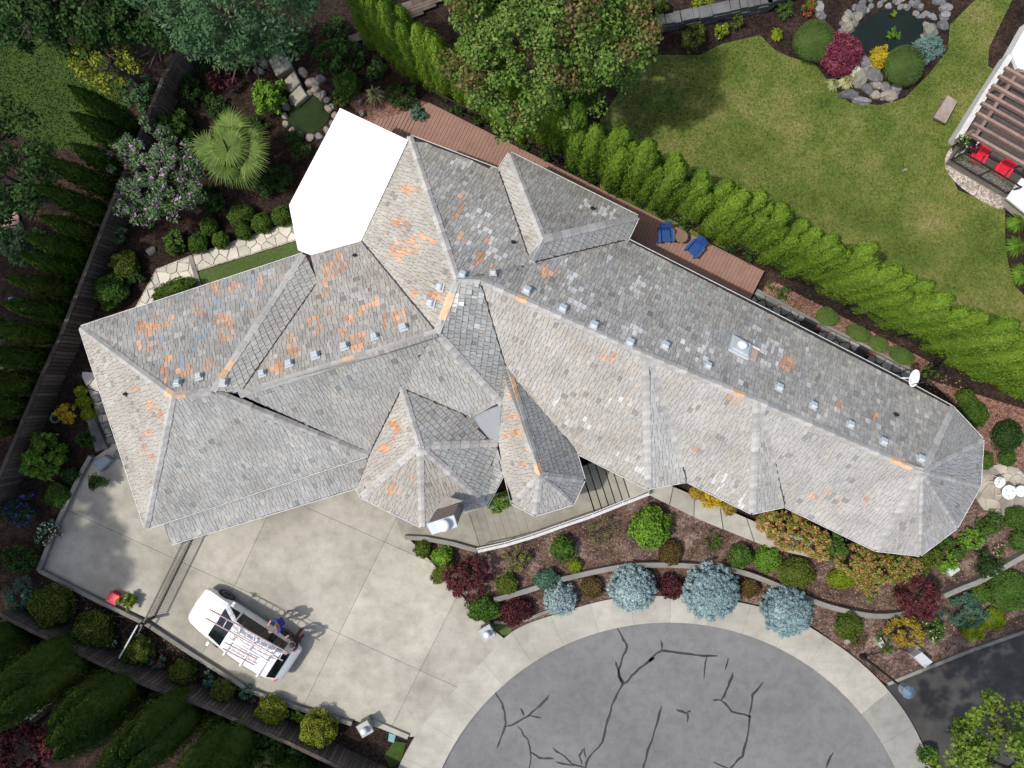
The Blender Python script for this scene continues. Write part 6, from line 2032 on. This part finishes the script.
C_('crimson_maple', 921, 599, 26, 1.7, 'maroon', 'spiky dark crimson maple bush above the golden shrub', n=80, per=50, cr=.18, leaf=.13, aspect=.25, drop=.05)
C_('golden_shrub', 905, 632, 20, 1.0, 'gold', 'golden yellow shrub beside the grey utility cabinet', n=60, per=45, cr=.14, leaf=.08)
C_('small_plant', 884, 642, 13, .5, 'green', 'soft green plant between utility post and golden shrub', n=26, per=30, cr=.1, leaf=.09, aspect=.3, core=.1)
C_('rose_bush', 934, 632, 13, .8, 'green', 'dark green rose bush with cream flowers beside the golden shrub', n=34, per=36, cr=.13, leaf=.08, flower='cream', fl=.06)
C_('juniper', 966, 612, 26, .6, 'bluegr', 'spreading blue-green juniper below the crimson maple', n=110, per=40, cr=.14, leaf=.09, aspect=.3, core=.3, ry=20, rz=.4)
S_('small_plant', 974, 629, 12, .4, 'lime', 'lime green feathery mound beside the juniper', leaf=.07, aspect=.3, jit=.8)
S_('small_plant', 995, 619, 11, .4, 'lime', 'lime green feathery mound farther along the drive edging', leaf=.07, aspect=.3, jit=.8)
S_('clipped_shrub', 1010, 591, 20, .6, 'green', 'big flat-topped round green shrub by the curved gravel edge', leaf=.05, lump=.03, flat=3)
S_('clipped_shrub', 982, 594, 10, .5, 'green', 'small round green shrub beside the flat-topped one', leaf=.05)
C_('dark_shrub', 988, 566, 15, .9, 'dark', 'dark green glossy shrub at the end of the short retaining wall', n=44, per=40, cr=.14, leaf=.08)
C_('flowering_plant', 1001, 550, 9, .4, 'green', 'low plant with pink flowers near the stone patio', n=20, per=30, cr=.1, leaf=.07, flower='pink', fl=.2, core=.1)
for k, (px, py) in enumerate(((985, 530), (972, 541), (960, 551), (948, 562), (997, 522))):
    C_('lime_shrub', px, py, 11, .7, 'bright' if k % 2 else 'green', 'light green leafy shrub in the diagonal row below the turret', group='light green shrubs below the turret', n=30, per=36, cr=.14, leaf=.09, core=.2, drop=.2)
S_('clipped_shrub', 1017, 518, 11, .6, 'green', 'round green shrub against the lower edge of the stone patio', leaf=.05)
S_('clipped_shrub', 1021, 541, 10, .6, 'green', 'round green shrub beside the pink flowering plant', leaf=.05)
# orange and green shrubs along the front eave
for k, (px, py, r, h, pal, lab) in enumerate(((698, 493, 8, .7, 'gold', 'golden plant at the start of the bed below the first bay'), (712, 498, 10, .8, 'yellow', 'bright yellow plant under the eave beside the upper walk'), (730, 507, 8, .6, 'gold', 'golden plant under the eave before the second bay'),
      (772, 522, 15, 1.2, 'orange', 'orange and green nandina at the second bay'), (795, 532, 18, 1.3, 'orange', 'largest orange-tipped nandina overhanging the upper walk'), (818, 541, 14, 1.2, 'orange', 'orange-tipped nandina at the bend of the upper walk'),
      (832, 546, 12, 1.1, 'green', 'green leafy shrub closing the end of the upper walk'), (857, 560, 18, 1.3, 'orange', 'orange and green nandina past the end of the upper walk'), (880, 566, 18, 1.3, 'orange', 'yellow-green nandina below the turret eave'),
      (903, 566, 17, 1.3, 'orange', 'nandina with red tips at the foot of the turret'), (925, 556, 15, 1.1, 'olive', 'olive nandina at the turret corner'), (868, 580, 14, .9, 'orange', 'low orange nandina spilling over the mulch slope'), (940, 540, 12, .9, 'green', 'green shrub beside the turret wall'))):
    C_('nandina' if 'nandina' in lab else 'border_plant', px, py + (2 if h > 1 else 0), r * (1.22 if h > .85 else 1), h, pal, lab, n=max(30, int(r * 4.4)), per=46, cr=.15, leaf=.085, core=.3, drop=.06, group=None)
for k, (px, py, lab) in enumerate(((493, 507, 'low bright green plant beside the chimney foot'), (503, 501, 'bright green plant between the two front roofs'), (597, 471, 'bright green plant in the corner beside the entry steps'), (606, 476, 'light green plant against the entry steps'))):
    C_('entry_plant', px, py, 9, .6, 'bright', lab, n=22, per=34, cr=.12, leaf=.08, core=.3)
# right of the turret
S_('clipped_shrub', 975, 414, 14, .8, 'box', 'round green shrub touching the eave at the end of the hedge', leaf=.055)
S_('clipped_shrub', 1009, 436, 15, .8, 'dark', 'dark round clipped ball on red mulch above the patio', leaf=.05, lump=.03)
S_('clipped_shrub', 1008, 458, 8, .5, 'green', 'small green ball touching the top of the stone patio', leaf=.05)
S_('clipped_shrub', 986, 461, 8, .5, 'green', 'small green ball between turret eave and patio', leaf=.05)
S_('clipped_shrub', 967, 398, 9, .6, 'box', 'small green shrub in the shade behind the dish eave', leaf=.05)
C_('small_plant', 931, 373, 9, .5, 'box', 'small leafy plant at the end of the iron fence', n=20, per=30, cr=.12, leaf=.07)
for (px, py, rx_, ry_) in ((828, 317, 12, 9), (859, 333, 13, 8), (879, 344, 10, 8), (902, 356, 14, 8)):
    S_('ground_cover', px, py, rx_, .22, 'dome', 'flat oval green cushion plant in the red mulch strip by the slate path', 'cushion plant', 'cushion plants by the slate path', ry=ry_, rz=-.45, leaf=.045, lump=.06, flat=2.6, jit=.35)
C_('small_plant', 783, 293, 7, .4, 'green', 'dark green small plant with white bloom at the deck end', n=16, per=30, cr=.1, leaf=.07, flower='white', fl=.02)
C_('small_plant', 772, 287, 6, .3, 'varieg', 'thin yellowish plant at the corner of the deck', n=12, per=18, cr=.09, leaf=.06, core=0)
# low dark planting between deck fence and hedge
for k in range(14):
    t_ = (k + .5) / 14
    px, py = 445 + (765 - 445) * t_, 101 + (263 - 101) * t_
    C_('fence_shrub', px, py, 9, .5, 'dark', 'low dark green shrub between the deck fence and hedge', 'shrub', 'low shrubs between deck and hedge', n=18, per=30, cr=.12, leaf=.08, core=.4)

# ---------------------------------------------------------------- pond garden
S_('clipped_shrub', 815, 40, 21, .9, 'dome', 'round flat-topped green dome shrub beside the spiky crimson mound', leaf=.04, lump=.02, flat=2.6, jit=.3)
S_('clipped_shrub', 905, 65, 20.5, .9, 'dome', 'round green dome shrub between yellow flowers and teal juniper', leaf=.04, lump=.02, flat=2.6, jit=.3)
S_('crimson_barberry', 841, 53, 20.5, .95, 'crimson', 'spiky crimson mound beside the pond rocks', leaf=.17, aspect=.2, jit=.9, lump=.06, depth=.2)
grassy('cream_grass', 846, 80, 11, .4, 'cream', 'pale cream striped grass tuft below the crimson mound', n=150, w=.03, arch=.7)
grassy('cream_grass', 834, 83, 9, .4, 'cream', 'small cream striped grass tuft at the bed edge', n=110, w=.03, arch=.7)
S_('white_flowers', 854, 68, 6, .35, 'cream', 'small white blooming plant beside the crimson mound', ry=8, leaf=.05, flower='white', fl=.7)
S_('yellow_flowers', 881, 57, 9.5, .5, 'yellow', 'bright yellow flowering mound at the pond edge', ry=11, leaf=.055, lump=.12)
C_('teal_juniper', 930, 48, 18, .5, 'teal', 'teal blue spreading juniper over the pond rocks', n=130, per=40, cr=.12, leaf=.08, aspect=.35, core=.3, ry=15, rz=.5)
C_('water_lily', 892, 36, 7, .12, 'bright', 'yellow-green water lilies floating on the dark pond', n=8, per=10, cr=.1, leaf=.12, core=0, stem=False, zb=.0)
C_('water_lily', 894, 14, 4, .12, 'lime', 'small lily patch near the pond rocks', n=5, per=8, cr=.07, leaf=.1, core=0, stem=False)
C_('red_flowers', 810, 8, 9, .5, 'green', 'red flowering plant behind the green dome shrub', n=22, per=30, cr=.1, leaf=.07, flower='red', fl=.2)
C_('small_plant', 785, 10, 10, .5, 'green', 'grassy green plant at the top of the pond bed', n=24, per=26, cr=.12, leaf=.12, aspect=.2, core=.1)
grassy('lime_hosta', 778, 33, 8, .35, 'lime', 'small lime rosette plant on dark mulch', n=60, w=.06, arch=.7)
C_('rose_bush', 695, 38, 15, .8, 'olive', 'yellow-green bush under the dry stone wall', n=40, per=34, cr=.14, leaf=.08)
C_('white_flowers', 721, 30, 8, .6, 'lime', 'lime bush with white flowers beside the stone wall', n=24, per=30, cr=.11, leaf=.07, flower='white', fl=.06)
C_('small_plant', 737, 21, 8, .5, 'olive', 'low olive plant farther along the stone wall', n=20, per=30, cr=.11, leaf=.07)
S_('clipped_shrub', 642, 8, 10, .8, 'ylw_grn', 'yellow-green round shrub above the stone wall', leaf=.06)
S_('clipped_shrub', 661, 6, 8, .7, 'olive', 'olive round shrub above the stone wall', leaf=.06)
C_('small_plant', 702, 3, 14, .6, 'lime', 'lime leafy plants above the stone wall', n=30, per=30, cr=.13, leaf=.08)
for (px, py, r) in ((1018, 222, 12), (1017, 246, 13), (1022, 274, 13)):
    grassy('feather_grass', px, py, r, .6, 'bright', 'soft green feathery grass clump in the bed by the white house corner', group='feathery grasses by the white house', n=240, w=.02, arch=.6)
C_('flower_pot_plant', 965, 141, 8, .6, 'green', 'white and purple flowers filling the pots by the red chairs', zb=.7, n=20, per=26, cr=.1, leaf=.07, flower='white', fl=.25, stem=True)
C_('flower_pot_plant', 973, 148, 6, .5, 'maroon', 'dark purple flowers in the white pot by the red chairs', zb=.72, n=14, per=26, cr=.09, leaf=.06, flower='pink', fl=.15)

# ---------------------------------------------------------------- west garden
BX = [(197, 243, 10), (208, 226, 9), (220, 240, 8.5), (237, 216, 10), (243, 232, 8), (261, 223, 10), (281, 216, 10), (246, 212, 8)]
for (px, py, r) in BX:
    S_('boxwood_ball', px, py, r, .65, 'box', 'small clipped green boxwood ball beside the pale flagstone path', 'boxwood', 'boxwood balls beside the flagstone path', leaf=.05, lump=.04)
S_('clipped_shrub', 174, 288, 22, .6, 'box', 'long low clipped hedge piece between flagstone path and eave', ry=8, rz=.32, leaf=.05, flat=2.6)
C_('dark_shrub', 172, 243, 12, .8, 'green', 'dark broad-leaved shrub at the bend of the flagstone path', n=34, per=34, cr=.13, leaf=.1)
S_('clipped_shrub', 123, 263, 13, .9, 'olive', 'olive round shrub beside the side fence', leaf=.06)
S_('clipped_shrub', 109, 290, 17, 1.0, 'green', 'large dark green round shrub beside the side fence', leaf=.06)
C_('pale_shrub', 117, 235, 10, .7, 'silver', 'pale leafy shrub under the butterfly bush', n=26, per=34, cr=.12, leaf=.08)
C_('leafy_shrub', 174, 124, 18, 1.4, 'green', 'round leafy shrub above the butterfly bush', n=50, per=46, cr=.17, leaf=.11)
C_('leafy_shrub', 136, 95, 22, 1.5, 'conifer', 'blue-green shrub at the edge of the shaded lawn', n=56, per=44, cr=.17, leaf=.1)
C_('camellia', 267, 96, 18, 1.4, 'bright', 'glossy bright green camellia beside the garden pond', n=50, per=40, cr=.17, leaf=.13)
C_('fern_bush', 222, 78, 16, .9, 'maroon', 'purple-brown shrub in the shade above the fan palm', n=40, per=36, cr=.15, leaf=.08)
C_('dark_shrub', 330, 55, 20, 1.2, 'dark', 'dark evergreen shrub above the garden pond', n=60, per=44, cr=.17, leaf=.09)
S_('clipped_shrub', 346, 84, 13, .9, 'green', 'round dark green shrub beside the striped yucca', leaf=.06)
grassy('striped_yucca', 374, 94, 12, .8, 'cream', 'pale striped yucca rosette on red mulch', n=90, w=.035, arch=.4)
C_('dark_shrub', 402, 97, 20, .6, 'dark', 'low dark shrubs at the end of the deck', n=60, per=36, cr=.13, leaf=.08, ry=14, rz=-.5)
C_('dark_shrub', 419, 114, 9, .7, 'bluegr', 'small blue-green shrub on the corner of the deck', n=22, per=36, cr=.13, leaf=.08)
C_('flowering_plant', 340, 98, 9, .4, 'bright', 'low lime plant with pink flowers beside the white roof corner', n=26, per=26, cr=.1, leaf=.09, flower='pink', fl=.06, core=.1)
C_('dark_shrub', 280, 178, 15, .9, 'dark', 'dark fern-like shrub between palm and white roof', n=44, per=40, cr=.15, leaf=.1, aspect=.3)
C_('dark_shrub', 262, 185, 12, .8, 'dark', 'dark green shrub under the palm fronds', n=34, per=40, cr=.14, leaf=.09)
C_('dark_shrub', 300, 150, 10, .8, 'dark', 'dark shrub between garden pond and white roof', n=30, per=40, cr=.14, leaf=.09)
C_('leafy_shrub', 20, 243, 24, 1.6, 'silver', 'dense pale green leafy bush beyond the side fence', n=90, per=60, cr=.17, leaf=.09, drop=.02)
C_('leafy_shrub', 12, 372, 20, 1.5, 'silver', 'lighter leafy bush behind the side fence corner', n=60, per=50, cr=.17, leaf=.1)
C_('leafy_shrub', 5, 330, 14, 1.4, 'dark', 'dark bush below the pair of blue jugs', n=40, per=44, cr=.17, leaf=.1)
C_('camellia', 43, 457, 25, 1.5, 'bright', 'big broad-leaved green shrub in the shaded bed above the driveway', n=60, per=30, cr=.18, leaf=.15, drop=.12)
C_('gold_shrub', 66, 412, 11, .9, 'yellow', 'yellow leaved shrub beside the dark round pot', n=34, per=30, cr=.12, leaf=.08)
S_('clipped_shrub', 80, 392, 6, .5, 'lime', 'upper lime ball of the trio beside the garage eave', leaf=.05)
S_('clipped_shrub', 83, 402, 7, .5, 'lime', 'middle lime ball of the trio beside the garage eave', leaf=.05)
S_('clipped_shrub', 88, 414, 7, .5, 'lime', 'lower lime ball of the trio beside the garage eave', leaf=.05)
S_('clipped_shrub', 56, 496, 12, .7, 'green', 'round green shrub in shade beside the driveway kerb', leaf=.055)
C_('hydrangea', 18, 513, 18, 1.0, 'dark', 'dark hydrangea with violet-blue flowers in the shaded bed', n=50, per=44, cr=.16, leaf=.09, flower='violet', fl=.25)
C_('white_flowers', 47, 531, 14, .7, 'dark', 'white flowering shrub beside the driveway corner', n=40, per=34, cr=.13, leaf=.08, flower='white', fl=.3)
C_('dark_shrub', 20, 560, 20, .9, 'dark', 'dark shrub in the shade left of the driveway corner', n=50, per=40, cr=.16, leaf=.09)
C_('dark_shrub', 20, 595, 18, .9, 'bluegr', 'blue-green shrub at the fence corner', n=44, per=36, cr=.15, leaf=.09)
C_('potted_spikes', 97, 484, 10, .6, 'dark', 'dark spiky plant in the black pot on the driveway', zb=.45, n=20, per=20, cr=.14, leaf=.2, aspect=.15, core=0)
C_('potted_plant', 127, 602, 9, .6, 'lime', 'lime and yellow plant beside the red crate', zb=.15, n=22, per=26, cr=.12, leaf=.09)
C_('small_plant', 110, 428, 4, .3, 'bright', 'small green weeds against the garage eave', n=8, per=20, cr=.08, leaf=.06, core=0)
# lower bed below the driveway
for (px, py, r, h, lab) in ((48, 608, 21, 1.1, 'largest olive round shrub at the upper end of the lower fence'), (91, 631, 19, 1.1, 'olive round shrub beside the cream flowers on the lower fence'), (136, 652, 15, .95, 'olive round shrub at the foot of the gate track'),
                            (181, 673, 12, .9, 'narrow olive round shrub beside the red flowers'), (222, 692, 11, .9, 'olive round shrub across the kerb from the van'), (270, 713, 15, 1.1, 'yellow-olive upright shrub past the van along the lower bed'), (317, 731, 18, 1.3, 'tallest yellow-olive shrub nearest the lower lamp pillar')):
    S_('golden_cypress', px, py, r, h, 'ylw_grn' if px > 250 else 'olive', lab, 'shrub', leaf=.06, lump=.1)
C_('flowering_plant', 111, 643, 7, .6, 'dark', 'thin plant with cream flowers beside the lower fence', n=18, per=22, cr=.1, leaf=.07, flower='cream', fl=.2)
C_('flowering_plant', 157, 662, 8, .6, 'bluegr', 'small plant with red flowers in the lower bed', n=22, per=26, cr=.11, leaf=.07, flower='red', fl=.12)
C_('small_plant', 208, 680, 8, .5, 'bluegr', 'small blue-green plant beside the kerb by the van', n=20, per=26, cr=.1, leaf=.08)
C_('small_plant', 246, 692, 8, .5, 'bluegr', 'small dark plant with a white bloom by the van kerb', n=20, per=26, cr=.1, leaf=.08, flower='white', fl=.03)
C_('small_plant', 298, 717, 8, .5, 'bright', 'bright green small plant between two yellow-olive shrubs', n=20, per=26, cr=.1, leaf=.08)
C_('leafy_shrub', 118, 712, 16, 1.2, 'silver', 'pale variegated bush between two dark conifers', n=44, per=40, cr=.16, leaf=.09)
C_('leafy_shrub', 200, 722, 12, 1.0, 'bright', 'bright green bush between the lower dark conifers', n=34, per=36, cr=.15, leaf=.09)
C_('leafy_shrub', 262, 752, 22, 1.4, 'green', 'large green bush at the lower end of the board fence', n=70, per=44, cr=.18, leaf=.1)
C_('leafy_shrub', 295, 760, 12, .9, 'conifer', 'blue-green bush beside the last fence boards', n=36, per=36, cr=.15, leaf=.09)
C_('leafy_shrub', 64, 684, 8, .8, 'silver', 'small pale plant beside the gravel patch', n=20, per=30, cr=.12, leaf=.08)
sheet('gravel_patch', [(10, 720), (30, 695), (55, 678), (68, 686), (50, 705), (20, 728)], -.012, M['gravel'])
C_('leafy_shrub', 928, 756, 12, .6, 'green', 'green ground plants at the sidewalk foot of the spreading tree', n=36, per=36, cr=.14, leaf=.09)

# dark undergrowth filling the shaded side garden
for k, (px, py, r) in enumerate(((205, 62, 16), (190, 90, 14), (240, 58, 15), (215, 105, 13), (300, 40, 14), (352, 52, 16), (375, 70, 12), (335, 30, 16), (200, 195, 13), (215, 205, 12), (150, 150, 12), (255, 125, 12), (292, 140, 11), (135, 275, 9), (30, 420, 12), (85, 440, 9), (70, 475, 9))):
    C_('undergrowth_shrub', px, py, r, .6, 'dark', 'low dark undergrowth shrub in the shaded side garden', 'shrub', 'undergrowth shrubs of the side garden', n=int(r * 2.6), per=36, cr=.14, leaf=.09, core=.35, drop=.15)

# leaf litter on the mulch
def litter(poly, n, seed, label):
    rs = np.random.RandomState(seed)
    P = [(q.x, q.y) for q in GP(poly)]
    xs = [p[0] for p in P]; ys = [p[1] for p in P]
    Q = []
    while len(Q) < n:
        c = (rs.uniform(min(xs), max(xs)), rs.uniform(min(ys), max(ys)))
        if inside(c, P): Q.append(c)
    C = np.array([(x, y, rs.uniform(-.008, .02)) for x, y in Q])
    Nn = rs.normal(size=(n, 3)) * .45 + np.array([0, 0, 1])
    sz = rs.uniform(.03, .11, n)
    o = link('leaf_litter', leaf_mesh('leaf_litter', C, Nn, sz, sz * .45, LM['litter'], None, (), rs))
    return tag(o, label, 'leaf litter', kind='stuff')
LM['litter'] = leaf_mat('dry_litter', [(.05, .035, .028), (.16, .115, .09), (.28, .21, .165), (.10, .07, .055), (.36, .30, .25)], trans=0.0)
litter(BED, 7000, 8, 'dry leaf and bark litter scattered over the front mulch bed')
litter([(20, 575), (100, 602), (200, 660), (350, 730), (330, 750), (200, 690), (60, 625)], 1800, 9, 'dry litter scattered in the bed below the driveway')
litter([(765, 285), (775, 282), (930, 362), (1020, 420), (1020, 470), (985, 470), (960, 410), (900, 372), (760, 300)], 1500, 10, 'dry litter on the red mulch strip behind the house')
